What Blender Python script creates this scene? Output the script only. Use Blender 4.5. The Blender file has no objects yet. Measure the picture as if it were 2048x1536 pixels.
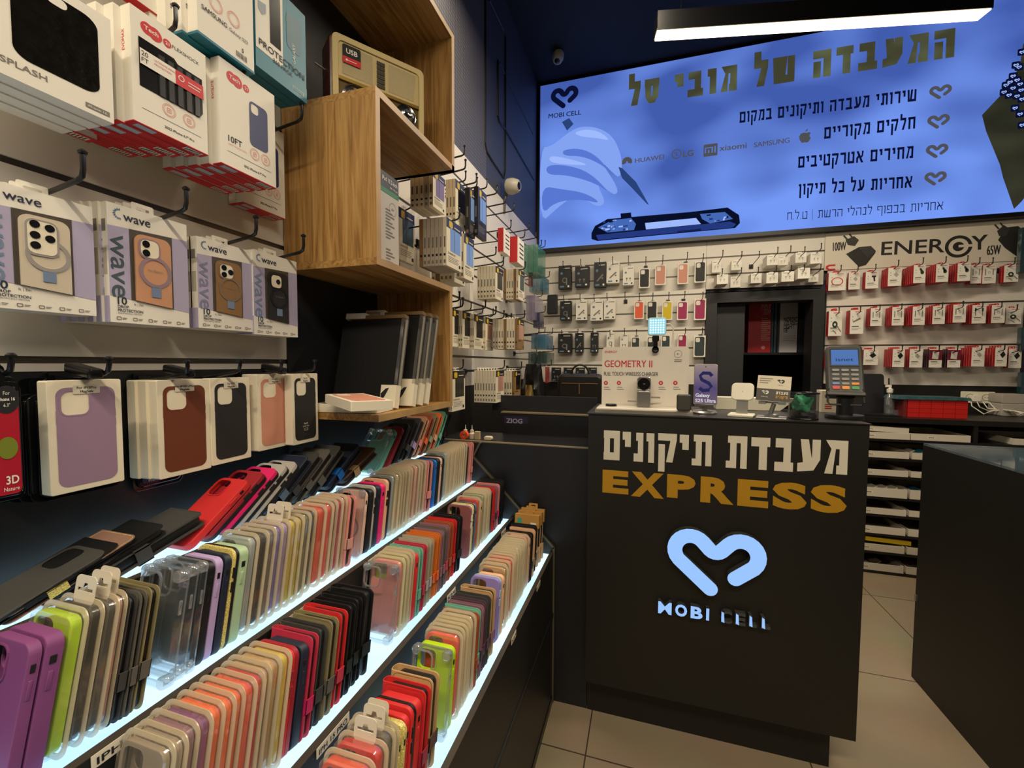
import bpy, math, random
from mathutils import Vector, Matrix
from mathutils.geometry import tessellate_polygon

SC = bpy.context.scene
COL = SC.collection
random.seed(7)

# ------------------------------------------------------------------ camera
H = 1.28                                   # eye height of the photographer
F_PX = 854.8                               # focal length in pixels of a 2048 px wide frame
YAW, PITCH, ROLL = 0.30072, -0.047708, 0.0044368
_cy, _sy = math.cos(YAW), math.sin(YAW)
_f0 = Vector((-_sy, _cy, 0)); _r0 = Vector((_cy, _sy, 0)); _u0 = Vector((0, 0, 1))
FWD = _f0 * math.cos(PITCH) + _u0 * math.sin(PITCH)
_u1 = -_f0 * math.sin(PITCH) + _u0 * math.cos(PITCH)
RIGHT = _r0 * math.cos(ROLL) + _u1 * math.sin(ROLL)
UP = -_r0 * math.sin(ROLL) + _u1 * math.cos(ROLL)
CAM_LOC = Vector((0, 0, H))
cam = bpy.data.cameras.new('camera')
cam.sensor_fit = 'HORIZONTAL'; cam.sensor_width = 36.0
cam.lens = 36.0 * F_PX / 2048.0
cam.clip_start = 0.02; cam.clip_end = 60
cam_ob = bpy.data.objects.new('camera', cam)
COL.objects.link(cam_ob)
M = Matrix((RIGHT, UP, -FWD)).transposed().to_4x4()
M.translation = CAM_LOC
cam_ob.matrix_world = M
SC.camera = cam_ob

# ------------------------------------------------------------------ world, exposure
world = bpy.data.worlds.new('world'); SC.world = world; world.use_nodes = True
world.node_tree.nodes['Background'].inputs[0].default_value = (0.9, 0.8, 0.65, 1)
world.node_tree.nodes['Background'].inputs[1].default_value = 0.02
SC.view_settings.view_transform = 'Standard'
SC.view_settings.look = 'None'
SC.view_settings.exposure = 0.0
SC.view_settings.gamma = 1.0
SC.view_settings.use_curve_mapping = False
SC.cycles.use_denoising = True
SC.cycles.transparent_max_bounces = 24
SC.cycles.max_bounces = 8
SC.cycles.sample_clamp_indirect = 4.0

WARM = (1.0, 0.86, 0.66)
def area_light(name, loc, rot, sx, sy, power, color=WARM):
    l = bpy.data.lights.new(name, 'AREA'); l.shape = 'RECTANGLE'; l.size = sx; l.size_y = sy
    l.energy = power; l.color = color
    o = bpy.data.objects.new(name, l); COL.objects.link(o)
    o.location = loc; o.rotation_euler = rot
    return o

# the linear pendants of the shop, the last standing in for a track light: (centre x, y, underside z, turn, length, watts)
PENDANTS = [(0.70, 2.30, 2.80, 0.2077, 1.39, 34), (-0.05, -0.55, 2.80, 0.2077, 1.39, 46), (1.5, -0.2, 2.80, 0.2077, 1.39, 28), (-0.34, 1.72, 3.08, 0.2077, 1.0, 17)]

# ------------------------------------------------------------------ pixel rays onto real planes
def ray(px, py):
    return RIGHT * ((px - 1024) / F_PX) - UP * ((py - 768) / F_PX) + FWD
def onX(px, py, X):
    v = ray(px, py); return CAM_LOC + v * (X / v.x)
def onY(px, py, Y):
    v = ray(px, py); return CAM_LOC + v * (Y / v.y)
def onZ(px, py, Z):
    v = ray(px, py); return CAM_LOC + v * ((Z - H) / v.z)

# ------------------------------------------------------------------ materials
def lin(c):
    return tuple(((v / 12.92) if v <= 0.04045 else ((v + 0.055) / 1.055) ** 2.4) for v in c)
def hexc(h):
    h = h.lstrip('#'); return lin(tuple(int(h[i:i + 2], 16) / 255 for i in (0, 2, 4)))
_MC = {}
def mat(key, color, rough=0.5, metal=0.0, spec=0.5, coat=0.0):
    if key in _MC: return _MC[key]
    m = bpy.data.materials.new(key); m.use_nodes = True
    b = m.node_tree.nodes['Principled BSDF']
    c = hexc(color) if isinstance(color, str) else color
    b.inputs['Base Color'].default_value = (*c, 1)
    b.inputs['Roughness'].default_value = rough
    b.inputs['Metallic'].default_value = metal
    b.inputs['Specular IOR Level'].default_value = spec
    b.inputs['Coat Weight'].default_value = coat
    m.diffuse_color = (*c, 1)
    _MC[key] = m
    return m
def emis(key, color, strength):
    if key in _MC: return _MC[key]
    m = bpy.data.materials.new(key); m.use_nodes = True
    nt = m.node_tree; nt.nodes.clear()
    o = nt.nodes.new('ShaderNodeOutputMaterial'); e = nt.nodes.new('ShaderNodeEmission')
    c = hexc(color) if isinstance(color, str) else color
    e.inputs[0].default_value = (*c, 1); e.inputs[1].default_value = strength
    nt.links.new(e.outputs[0], o.inputs[0])
    _MC[key] = m; return m
def sheer(key, color, alpha, gloss=0.12, rough=0.1, trans=0.5, edge=0.5):
    """thin plastic film: see-through, partly milky, partly glossy"""
    if key in _MC: return _MC[key]
    m = bpy.data.materials.new(key); m.use_nodes = True
    nt = m.node_tree; nt.nodes.clear(); N = nt.nodes.new; L = nt.links.new
    o = N('ShaderNodeOutputMaterial'); tr = N('ShaderNodeBsdfTransparent'); df = N('ShaderNodeBsdfDiffuse')
    tl = N('ShaderNodeBsdfTranslucent'); gl = N('ShaderNodeBsdfGlossy')
    m1 = N('ShaderNodeMixShader'); m2 = N('ShaderNodeMixShader'); m3 = N('ShaderNodeMixShader'); lw = N('ShaderNodeLayerWeight')
    mm = N('ShaderNodeMath'); mm.operation = 'MULTIPLY_ADD'; mm.inputs[1].default_value = edge; mm.inputs[2].default_value = gloss * 0.5
    c = hexc(color) if isinstance(color, str) else color
    df.inputs[0].default_value = (*c, 1); tl.inputs[0].default_value = (*c, 1)
    gl.inputs[1].default_value = rough; lw.inputs[0].default_value = 0.25
    m1.inputs[0].default_value = trans; L(df.outputs[0], m1.inputs[1]); L(tl.outputs[0], m1.inputs[2])
    m2.inputs[0].default_value = alpha; L(tr.outputs[0], m2.inputs[1]); L(m1.outputs[0], m2.inputs[2])
    L(lw.outputs['Facing'], mm.inputs[0]); L(mm.outputs[0], m3.inputs[0])
    L(m2.outputs[0], m3.inputs[1]); L(gl.outputs[0], m3.inputs[2]); L(m3.outputs[0], o.inputs[0])
    _MC[key] = m; return m
def noise_tint(m, scale, lo, hi, stretch=(1, 1, 1), detail=4.0, bump=0.0, rough=None, coords='Object'):
    """multiply the base colour by a soft procedural grain; optional bump"""
    nt = m.node_tree; N = nt.nodes.new; L = nt.links.new
    b = nt.nodes['Principled BSDF']; tc = N('ShaderNodeTexCoord'); mp = N('ShaderNodeMapping')
    mp.inputs['Scale'].default_value = stretch
    nz = N('ShaderNodeTexNoise'); nz.inputs['Scale'].default_value = scale; nz.inputs['Detail'].default_value = detail
    cr = N('ShaderNodeValToRGB'); base = b.inputs['Base Color'].default_value[:3]
    cr.color_ramp.elements[0].position = 0.3; cr.color_ramp.elements[1].position = 0.7
    cr.color_ramp.elements[0].color = (*[v * lo for v in base], 1); cr.color_ramp.elements[1].color = (*[min(1, v * hi) for v in base], 1)
    L(tc.outputs[coords], mp.inputs[0]); L(mp.outputs[0], nz.inputs['Vector']); L(nz.outputs[0], cr.inputs[0]); L(cr.outputs[0], b.inputs['Base Color'])
    if bump:
        bp = N('ShaderNodeBump'); bp.inputs['Strength'].default_value = bump; bp.inputs['Distance'].default_value = 0.002
        L(nz.outputs[0], bp.inputs['Height']); L(bp.outputs[0], b.inputs['Normal'])
    return m

WHITE = mat('white_card', '#e4dfd2', 0.55)
CREAM = mat('cream_card', '#e2d8bf', 0.6)
GREYC = mat('grey_card', '#b3aa9c', 0.6)
BLACK = noise_tint(mat('black_laminate', '#191816', 0.45), 180, 0.85, 1.15)
DARK = mat('dark_plastic', '#141416', 0.35)
INK = mat('ink_black', '#16161a', 0.6)
INKG = mat('ink_grey', '#77726a', 0.6)
REDP = mat('print_red', '#c8202a', 0.5)
RED2 = mat('print_red_deep', '#a3141f', 0.5)
SLATW = mat('slatwall_white', '#d8d2c6', 0.45)
HOOKM = mat('hook_black', '#111113', 0.3)
CHROME = mat('chrome', '#c9c9cc', 0.15, 1.0)
ALU = mat('aluminium', '#b9b6b0', 0.35, 0.9)
WOOD_EDGE = noise_tint(mat('oak_edge', '#b08d5c', 0.5), 9, 0.8, 1.15, (1, 1, 1))
def wood_mat(key, axis):
    m = mat(key, '#a87b3f', 0.45)
    nt = m.node_tree; N = nt.nodes.new; L = nt.links.new; b = nt.nodes['Principled BSDF']
    tc = N('ShaderNodeTexCoord'); mp = N('ShaderNodeMapping'); st = [26, 26, 26]; st[axis] = 1.3; mp.inputs['Scale'].default_value = st
    nz = N('ShaderNodeTexNoise'); nz.inputs['Scale'].default_value = 2.2; nz.inputs['Detail'].default_value = 7; nz.inputs['Distortion'].default_value = 1.6
    w2 = N('ShaderNodeTexNoise'); w2.inputs['Scale'].default_value = 14; w2.inputs['Detail'].default_value = 3
    cr = N('ShaderNodeValToRGB'); e = cr.color_ramp.elements
    e[0].position = 0.33; e[0].color = (*hexc('#8e6531'), 1); e[1].position = 0.66; e[1].color = (*hexc('#c49a5c'), 1)
    x = cr.color_ramp.elements.new(0.5); x.color = (*hexc('#b08347'), 1)
    mx = N('ShaderNodeMix'); mx.data_type = 'RGBA'; mx.blend_type = 'MULTIPLY'; mx.inputs[0].default_value = 0.35
    L(tc.outputs['Object'], mp.inputs[0]); L(mp.outputs[0], nz.inputs['Vector']); L(mp.outputs[0], w2.inputs['Vector'])
    L(nz.outputs[0], cr.inputs[0]); L(cr.outputs[0], mx.inputs[6]); L(w2.outputs[0], mx.inputs[7]); L(mx.outputs[2], b.inputs['Base Color'])
    return m

# ------------------------------------------------------------------ mesh builder
def rrect(w, h, r, n=5, cx=0.0, cz=None):
    """rounded rectangle outline, counter-clockwise; bottom at z=0 unless cz given"""
    if cz is None: cz = h / 2
    r = min(r, w / 2 - 1e-5, h / 2 - 1e-5); out = []
    for (sx, sz, a0) in ((1, -1, -90), (1, 1, 0), (-1, 1, 90), (-1, -1, 180)):
        for k in range(n + 1):
            a = math.radians(a0 + 90 * k / n)
            out.append((cx + sx * (w / 2 - r) + r * math.cos(a), cz + sz * (h / 2 - r) + r * math.sin(a)))
    return out
def circle(cx, cz, r, n=16):
    return [(cx + r * math.cos(2 * math.pi * k / n), cz + r * math.sin(2 * math.pi * k / n)) for k in range(n)]
_TXT = {}
def text_geo(body, size, bold=0.0, sx=1.0):
    key = (body, size, bold, sx)
    if key not in _TXT:
        c = bpy.data.curves.new('t', 'FONT'); c.body = body; c.size = size; c.offset = bold; c.resolution_u = 3
        o = bpy.data.objects.new('t', c); COL.objects.link(o)
        bpy.context.view_layer.update()
        me = bpy.data.meshes.new_from_object(o.evaluated_get(bpy.context.evaluated_depsgraph_get()))
        vs = [(v.co.x * sx, v.co.y) for v in me.vertices]; fs = [tuple(p.vertices) for p in me.polygons]
        bpy.data.objects.remove(o); bpy.data.curves.remove(c); bpy.data.meshes.remove(me)
        _TXT[key] = (vs, fs)
    return _TXT[key]

class MB:
    """collects shapes; build() links them as ONE mesh object"""
    def __init__(s): s.v = []; s.f = []; s.m = []
    def _add(s, vs, fs, m=0):
        o = len(s.v); s.v += [tuple(v) for v in vs]; s.f += [tuple(i + o for i in f) for f in fs]; s.m += [m] * len(fs); return s
    def box(s, x0, x1, y0, y1, z0, z1, m=0):
        vs = [(x, y, z) for x in (x0, x1) for y in (y0, y1) for z in (z0, z1)]
        return s._add(vs, [(0, 1, 3, 2), (4, 6, 7, 5), (0, 4, 5, 1), (2, 3, 7, 6), (0, 2, 6, 4), (1, 5, 7, 3)], m)
    def hexa(s, p, m=0):
        """8 corners: bottom 4 ccw seen from above, top 4 ccw"""
        return s._add(p, [(3, 2, 1, 0), (4, 5, 6, 7), (0, 1, 5, 4), (1, 2, 6, 5), (2, 3, 7, 6), (3, 0, 4, 7)], m)
    def flat(s, loops, y, m=0):
        """filled outline(s) in the xz plane at depth y, facing -y; extra loops are holes"""
        if isinstance(loops[0][0], (int, float)): loops = [loops]
        vs = [(x, y, z) for l in loops for (x, z) in l]
        tr = tessellate_polygon([[Vector((x, z, 0)) for (x, z) in l] for l in loops])
        fs = []
        for t in tr:
            a, b, c = [vs[i] for i in t]
            n = (b[0] - a[0]) * (c[2] - a[2]) - (b[2] - a[2]) * (c[0] - a[0])
            fs.append(tuple(t) if n > 0 else tuple(reversed(t)))
        return s._add(vs, fs, m)
    def loft(s, rings, m=0, closed=True):
        """rings: lists of 3-D points with equal length, joined by quads"""
        n = len(rings[0]); vs = [p for r in rings for p in r]; fs = []
        for i in range(len(rings) - 1):
            for k in range(n if closed else n - 1):
                a = i * n + k; b = i * n + (k + 1) % n
                fs.append((a, b, b + n, a + n))
        return s._add(vs, fs, m)
    def plate(s, loops, y0, y1, m=0, back=True):
        """outline with holes, given thickness along y (front y0 < back y1)"""
        if isinstance(loops[0][0], (int, float)): loops = [loops]
        s.flat(loops, y0, m)
        if back:
            k = len(s.f); s.flat(loops, y1, m)
            for i in range(k, len(s.f)): s.f[i] = tuple(reversed(s.f[i]))
        for j, l in enumerate(loops):
            s.loft([[(x, y1, z) for (x, z) in l], [(x, y0, z) for (x, z) in l]], m)
        return s
    def slab(s, w, h, r, y0, y1, bev, m=0, n=5, cx=0.0, z0=0.0):
        """rounded slab with bevelled rims"""
        cz = z0 + h / 2
        a = [(x, z) for (x, z) in rrect(w - 2 * bev, h - 2 * bev, max(r - bev, bev * .5), n, cx, cz)]
        b = rrect(w, h, r, n, cx, cz)
        s.flat(a, y0, m); k = len(s.f); s.flat(a, y1, m)
        for i in range(k, len(s.f)): s.f[i] = tuple(reversed(s.f[i]))
        q = bev * .3
        mid = rrect(w - 2 * q, h - 2 * q, max(r - q, bev * .5), n, cx, cz)
        R = lambda l, y: [(x, y, z) for (x, z) in l]
        return s.loft([R(a, y1), R(mid, y1 - q), R(b, y1 - bev), R(b, y0 + bev), R(mid, y0 + q), R(a, y0)], m)
    def tube(s, pts, r, n=8, m=0, cap=True):
        pts = [Vector(p) for p in pts]; rings = []; up = Vector((0.31, 0.17, 0.93))
        for i, p in enumerate(pts):
            t = (pts[min(i + 1, len(pts) - 1)] - pts[max(i - 1, 0)]).normalized()
            a = t.cross(up)
            if a.length < 1e-3: a = t.cross(Vector((1, 0, 0)))
            a.normalize(); b = t.cross(a).normalized()
            rr = r[i] if isinstance(r, (list, tuple)) else r
            rings.append([p + (a * math.cos(2 * math.pi * k / n) + b * math.sin(2 * math.pi * k / n)) * rr for k in range(n)])
        o = len(s.v); s.loft(rings, m)
        if cap:
            s.f += [tuple(o + k for k in range(n)), tuple(o + (len(pts) - 1) * n + n - 1 - k for k in range(n))]; s.m += [m, m]
        return s
    def lathe(s, prof, n=24, m=0, cx=0, cy=0):
        """profile of (radius, z) turned about z"""
        rings = [[(cx + r * math.cos(2 * math.pi * k / n), cy + r * math.sin(2 * math.pi * k / n), z) for k in range(n)] for r, z in prof]
        o = len(s.v); s.loft(rings, m)
        s.f += [tuple(o + n - 1 - k for k in range(n)), tuple(o + (len(prof) - 1) * n + k for k in range(n))]; s.m += [m, m]
        return s
    def text(s, body, x, z, size, y=0.0, m=0, bold=0.0, sx=1.0, align='l', rot=0.0, fit=None):
        fake = bold > .005 and any(c in 'MWmw' for c in body)
        if fake:
            for k in (-1, 1): s.text(body, x + k * bold * size * .8, z, size, y - .00006 * (k + 2), m, 0.0, sx, align, rot, fit)
            bold = 0.0
        vs, fs = text_geo(body, size, bold * size, sx)
        if not vs: return s
        x0 = min(v[0] for v in vs); x1 = max(v[0] for v in vs); k = 1.0
        if fit: k = fit / (x1 - x0)
        off = {'l': x0, 'c': (x0 + x1) / 2, 'r': x1}[align]; c, sn = math.cos(rot), math.sin(rot)
        out = []
        for (a, b) in vs:
            a = (a - off) * k
            out.append((x + a * c - b * sn, y, z + a * sn + b * c))
        return s._add(out, fs, m)
    def xf(s, mtx, start=0):
        for i in range(start, len(s.v)): s.v[i] = tuple(mtx @ Vector(s.v[i]))
        return s
    def build(s, name, mats, parent=None, loc=None, smooth=None, link=True):
        me = bpy.data.meshes.new(name)
        me.from_pydata(s.v, [], s.f)
        if not isinstance(mats, (list, tuple)): mats = [mats]
        for m in mats: me.materials.append(m)
        me.polygons.foreach_set('material_index', s.m)
        if smooth:
            me.polygons.foreach_set('use_smooth', [True] * len(me.polygons))
            me.set_sharp_from_angle(angle=math.radians(smooth))
        me.update()
        o = bpy.data.objects.new(name, me)
        if link: COL.objects.link(o)
        if parent: o.parent = parent
        if loc: o.location = loc
        return o

# ------------------------------------------------------------------ things, labels, copies
PENDING = []
def tag(o, label, cat, group=None, place='', seq=None):
    """label base + place; look-alikes get an ordinal counted along seq when finish_labels() runs"""
    o['category'] = cat
    if group: o['group'] = group
    PENDING.append((o, label, place, seq)); return o
def empty(name, loc=(0, 0, 0), rot=(0, 0, 0), link=True):
    o = bpy.data.objects.new(name, None); o.empty_display_size = 0.02
    if link: COL.objects.link(o)
    o.location = loc; o.rotation_euler = rot; return o
def struct(o):
    o['kind'] = 'structure'; return o
KIDS = {}
def kid(parent, child):
    KIDS.setdefault(parent.name, []).append(child); child.parent = parent; return child
PROTO = {}
def inst(proto, loc, rot=(0, 0, 0), scale=(1, 1, 1), swap=None):
    """copy a thing with its parts (shared meshes); swap = {material: material}"""
    def cp(o, parent):
        c = o.copy(); COL.objects.link(c); c.parent = parent
        if swap and o.type == 'MESH':
            for i, sl in enumerate(c.material_slots):
                if sl.material in swap:
                    new = swap[sl.material]; sl.link = 'OBJECT'; sl.material = new
        for ch in KIDS.get(o.name, []): cp(ch, c)
        return c
    r = cp(proto, None)
    r.location = loc; r.rotation_euler = rot; r.scale = scale
    return r
ORD = ['first', 'second', 'third', 'fourth', 'fifth', 'sixth', 'seventh', 'eighth', 'ninth', 'tenth', 'eleventh', 'twelfth', 'thirteenth',
       'fourteenth', 'fifteenth', 'sixteenth', 'seventeenth', 'eighteenth', 'nineteenth', 'twentieth']
def finish_labels():
    by = {}
    for o, lab, place, seq in PENDING: by.setdefault((lab, place), []).append((o, seq))
    for (lab, place), L in by.items():
        for i, (o, seq) in enumerate(L):
            if len(L) == 1: t = f'{lab} {place}'
            elif seq is None: t = f'{lab} {place}'
            else: t = f'{ORD[i] if i < 20 else str(i + 1) + "th"} {lab} {seq} {place}'
            o['label'] = ' '.join(t.split())
def finish_protos():
    for k, o in PROTO.items():
        for ch in KIDS.get(o.name, []):
            for g in KIDS.get(ch.name, []): bpy.data.objects.remove(g)
            bpy.data.objects.remove(ch)
        bpy.data.objects.remove(o)

# ------------------------------------------------------------------ Hebrew block letters (drawn as bars of thickness t on a unit-high body)
def _R(x0, y0, x1, y1): return [(x0, y0), (x1, y0), (x1, y1), (x0, y1)]
def heb_glyph(ch, t):
    w = {'ו': t + .1, 'י': t + .12, 'ן': t + .1, 'נ': .5, 'ר': .62, 'ד': .66, 'ל': .6, 'כ': .62, 'ש': .92, 'א': .78, '|': t, '.': t, ' ': .34}.get(ch, .72)
    top = _R(0, 1 - t, w, 1); rs = _R(w - t, 0, w, 1); bot = _R(0, 0, w, t)
    G = {
        'א': [[(0, 1), (t * 1.2, 1), (w, 0), (w - t * 1.2, 0)], [(w - t, 1), (w, 1), (w * .9, .52), (w * .62, .36), (w * .56, .5), (w - t, .66)], [(0, 0), (t, 0), (t, .34), (w * .44, .5), (w * .3, .66), (0, .42)]],
        'ב': [_R(.03, 1 - t, w - .1, 1), _R(w - .1 - t, 0, w - .1, 1), bot],
        'ד': [top, _R(w - .1 - t, 0, w - .1, 1)],
        'ה': [top, rs, _R(.02, 0, t + .02, .6)],
        'ו': [_R(w - t, 0, w, 1), _R(0, 1 - t, w, 1)],
        'ח': [top, rs, _R(.04, 0, t + .04, 1)],
        'ט': [_R(0, 0, t, 1), bot, rs, _R(w * .5, 1 - t, w, 1)],
        'י': [_R(w - t, .48, w, 1), _R(0, 1 - t, w, 1)],
        'כ': [top, rs, bot],
        'ל': [_R(0, 1 - t, t, 1.34), top, [(w - t, 1), (w, 1), (w, .72), (w * .5 + t * .5, 0), (w * .5 - t * .6, 0), (w - t, .66)]],
        'מ': [_R(.2, 1 - t, w, 1), rs, _R(w * .52, 0, w, t), [(.02, 1), (t * .9 + .02, 1), (.34, 1 - t), (t, 0), (0, 0), (.2, 1 - t)]],
        'ם': [top, rs, bot, _R(.02, 0, t + .02, 1)],
        'נ': [_R(.12, 1 - t, w, 1), rs, bot],
        'ן': [_R(w - t, -.3, w, 1), _R(0, 1 - t, w, 1)],
        'ס': [top, [(w - t, 1), (w, 1), (w * .94, .25), (w * .7, 0), (w * .5, 0), (w * .5, t), (w * .62, t), (w - t * 1.1, .32)], [(t, 1), (0, 1), (w * .06, .25), (w * .3, 0), (w * .5, 0), (w * .5, t), (w * .38, t), (t * 1.1, .32)]],
        'ע': [[(w - t, 1), (w, 1), (w, .4), (w * .72, .06), (0, 0), (0, t), (w * .55, t + .08), (w - t, .46)], [(.08, 1), (t + .08, 1), (w * .5 + t * .6, .1), (w * .5 - t * .6, .1)]],
        'פ': [top, rs, bot, _R(0, .5, t, 1), _R(0, .46, w * .5, .46 + t * .8)],
        'ף': [top, _R(w - t, -.3, w, 1), _R(0, .5, t, 1), _R(0, .46, w * .5, .46 + t * .8)],
        'ק': [top, [(w - t, 1), (w, 1), (w, .8), (w * .62 + t * .5, 0), (w * .62 - t * .5, 0), (w - t, .72)], _R(.02, -.34, t + .02, .62)],
        'ר': [top, rs],
        'ש': [[(0, 1), (t, 1), (t * 1.25, .28), (.1, 0), (.08, 0)], rs, _R(.08, 0, w, t), [(w * .5 - t * .5, 1), (w * .5 + t * .5, 1), (w * .4 + t * .5, .1), (w * .4 - t * .5, .1)], [(0, 1), (t, 1), (t + .06, 0), (.06, 0)]],
        'ת': [_R(.06, 1 - t, w, 1), rs, _R(.14, t * .5, t + .14, 1), _R(0, 0, t + .14, t)],
        '|': [_R(0, -.2, t * .5, 1.2)], '.': [_R(0, 0, t, t)], ' ': [],
    }
    return w, G.get(ch, [bot])
def hebrew(mb, body, x_right, z, h, t=0.22, y=0.0, m=0, gap=0.16, fit=None, skew=0.0):
    """write right-to-left from x_right; h = body height; fit = total width; skew tilts the baseline"""
    tot = 0.0; seqs = []
    for ch in body:
        w, polys = heb_glyph(ch, t); seqs.append((tot, w, polys)); tot += w + gap
    tot -= gap; kx = (fit / tot) if fit else h
    for (o, w, polys) in seqs:
        for i, p in enumerate(polys):
            pts = [(x_right - (o + w - a) * kx, z + b * h + skew * (-(o + w - a) * kx)) for (a, b) in p]
            mb.flat(pts, y - i * .0002, m)
    return mb

# ------------------------------------------------------------------ the shop's heart mark (a bent band)
def heart_loop(s=1.0, hw=0.078, cx=0.0, cz=0.0):
    c = []
    def arc(x, y, r, a0, a1, n=12):
        for k in range(n + 1):
            a = math.radians(a0 + (a1 - a0) * k / n); c.append(Vector((x + r * math.cos(a), y + r * math.sin(a))))
    c.append(Vector((-.045, -.37))); arc(-.25, .03, .165, 222, 42); arc(0, .118, hw * 1.02, 226, 314, 5); arc(.25, .03, .165, 138, -42); c.append(Vector((.2, -.22)))
    n = len(c); Lf = []; Rt = []
    for i, p in enumerate(c):
        t = (c[min(i + 1, n - 1)] - c[max(i - 1, 0)]).normalized(); q = Vector((-t.y, t.x)) * hw
        Lf.append(p + q); Rt.append(p - q)
    def cap(p, t):
        a0 = math.atan2(t.y, t.x) + math.pi / 2
        return [p + Vector((math.cos(a0 - math.pi * k / 8), math.sin(a0 - math.pi * k / 8))) * hw for k in range(1, 8)]
    out = Lf + cap(c[-1], c[-1] - c[-2]) + Rt[::-1] + cap(c[0], c[0] - c[1])
    return [(cx + p.x * s, cz + p.y * s) for p in out[::-1]]
# ================================================================== THE SETTING
XW = -0.90            # left wall
XS = -0.885           # face of the slatted panels on it
YB = 3.62             # back wall
YS = 3.60             # face of the slatted panels on it
CEIL = 3.60
WALLD = mat('wall_dark', '#33353d', 0.6)
CEILM = mat('ceiling_black', '#0c0c0e', 0.7)

def floor_mat():
    m = mat('floor_tile', '#a8977c', 0.38)
    nt = m.node_tree; N = nt.nodes.new; L = nt.links.new; b = nt.nodes['Principled BSDF']
    tc = N('ShaderNodeTexCoord'); mp = N('ShaderNodeMapping')
    mp.inputs['Location'].default_value = (0.162 / 0.694, -1.352 / 0.730, 0); mp.inputs['Scale'].default_value = (1 / 0.694, 1 / 0.730, 1)
    br = N('ShaderNodeTexBrick'); br.offset = 0; br.inputs['Scale'].default_value = 1.0
    br.inputs['Mortar Size'].default_value = 0.0035; br.inputs['Brick Width'].default_value = 1.0; br.inputs['Row Height'].default_value = 1.0
    br.inputs['Color1'].default_value = (*hexc('#a39278'), 1); br.inputs['Color2'].default_value = (*hexc('#9c8b71'), 1); br.inputs['Mortar'].default_value = (*hexc('#4a4034'), 1)
    nz = N('ShaderNodeTexNoise'); nz.inputs['Scale'].default_value = 3.5; nz.inputs['Detail'].default_value = 6
    mx = N('ShaderNodeMix'); mx.data_type = 'RGBA'; mx.blend_type = 'MULTIPLY'; mx.inputs[0].default_value = 0.3
    L(tc.outputs['Object'], mp.inputs[0]); L(mp.outputs[0], br.inputs['Vector']); L(tc.outputs['Object'], nz.inputs['Vector'])
    L(br.outputs['Color'], mx.inputs[6]); L(nz.outputs['Color'], mx.inputs[7])
    L(mx.outputs[2], b.inputs['Base Color'])
    return m
struct(MB().box(XW - .1, 3.3, -2.7, YB + 1.3, -0.08, 0).build('floor', floor_mat()))
struct(MB().box(XW - .1, 3.3, -2.7, YB + 1.3, CEIL, CEIL + .08).build('ceiling', CEILM))
struct(MB().box(XW - .12, XW, -2.7, YB, 0, CEIL).build('wall_left', WALLD))
struct(MB().box(3.2, 3.3, -2.7, YB, 0, CEIL).build('wall_right', mat('wall_grey', '#6a655d', 0.7)))
struct(MB().box(XW, 3.2, -2.7, -2.6, 0, CEIL).build('wall_front', mat('wall_grey', '#6a655d', 0.7)))
# back wall with the opening into the store room
DX0, DX1, DZ1 = 0.437, 1.2, 1.835
wb = MB(); wb.box(XW, DX0, YB, YB + .1, 0, CEIL); wb.box(DX1, 3.2, YB, YB + .1, 0, CEIL); wb.box(DX0, DX1, YB, YB + .1, DZ1, CEIL)
struct(wb.build('wall_back', WALLD))
# dark textured cladding high on the left wall
def clad_mat():
    m = mat('cladding', '#3a3c45', 0.55)
    nt = m.node_tree; N = nt.nodes.new; L = nt.links.new; b = nt.nodes['Principled BSDF']
    tc = N('ShaderNodeTexCoord'); mp = N('ShaderNodeMapping'); mp.inputs['Rotation'].default_value = (math.radians(45), 0, 0); mp.inputs['Scale'].default_value = (1, 75, 75)
    ck = N('ShaderNodeTexChecker'); ck.inputs['Scale'].default_value = 1.0
    bp = N('ShaderNodeBump'); bp.inputs['Strength'].default_value = 0.7; bp.inputs['Distance'].default_value = 0.004
    mx = N('ShaderNodeMix'); mx.data_type = 'RGBA'; mx.inputs[6].default_value = (*hexc('#43434a'), 1); mx.inputs[7].default_value = (*hexc('#5c5b60'), 1)
    L(tc.outputs['Object'], mp.inputs[0]); L(mp.outputs[0], ck.inputs['Vector']); L(ck.outputs['Fac'], bp.inputs['Height']); L(bp.outputs[0], b.inputs['Normal'])
    L(ck.outputs['Fac'], mx.inputs[0]); L(mx.outputs[2], b.inputs['Base Color'])
    return m
yC = onX(970, 150, XW).y
struct(MB().box(XW, XW + .008, -2.6, yC, 2.335, CEIL).build('wall_cladding', clad_mat()))
struct(MB().box(XW, XW + .008, yC, YB, 2.335, CEIL).build('wall_cladding', mat('cladding_plain', '#3a3c45', 0.55)))
def groove(pts, r=.008):
    g = MB(); g.tube([onX(px, py, XW + .009) for px, py in pts], r, 6)
    struct(g.build('wall_groove', mat('groove', '#0d0d10', 0.5)))
groove([(970, -10), (970, 285), (973, 303), (983, 320), (1007, 356)])
groove([(1007, 356), (1010, 340), (1010, 75), (1006, 60), (978, 0)])
groove([(995, 120), (995, 232), (998, 243), (1012, 262), (1068, 360)])
groove([(999, 125), (1066, 268)], .005)

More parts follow.
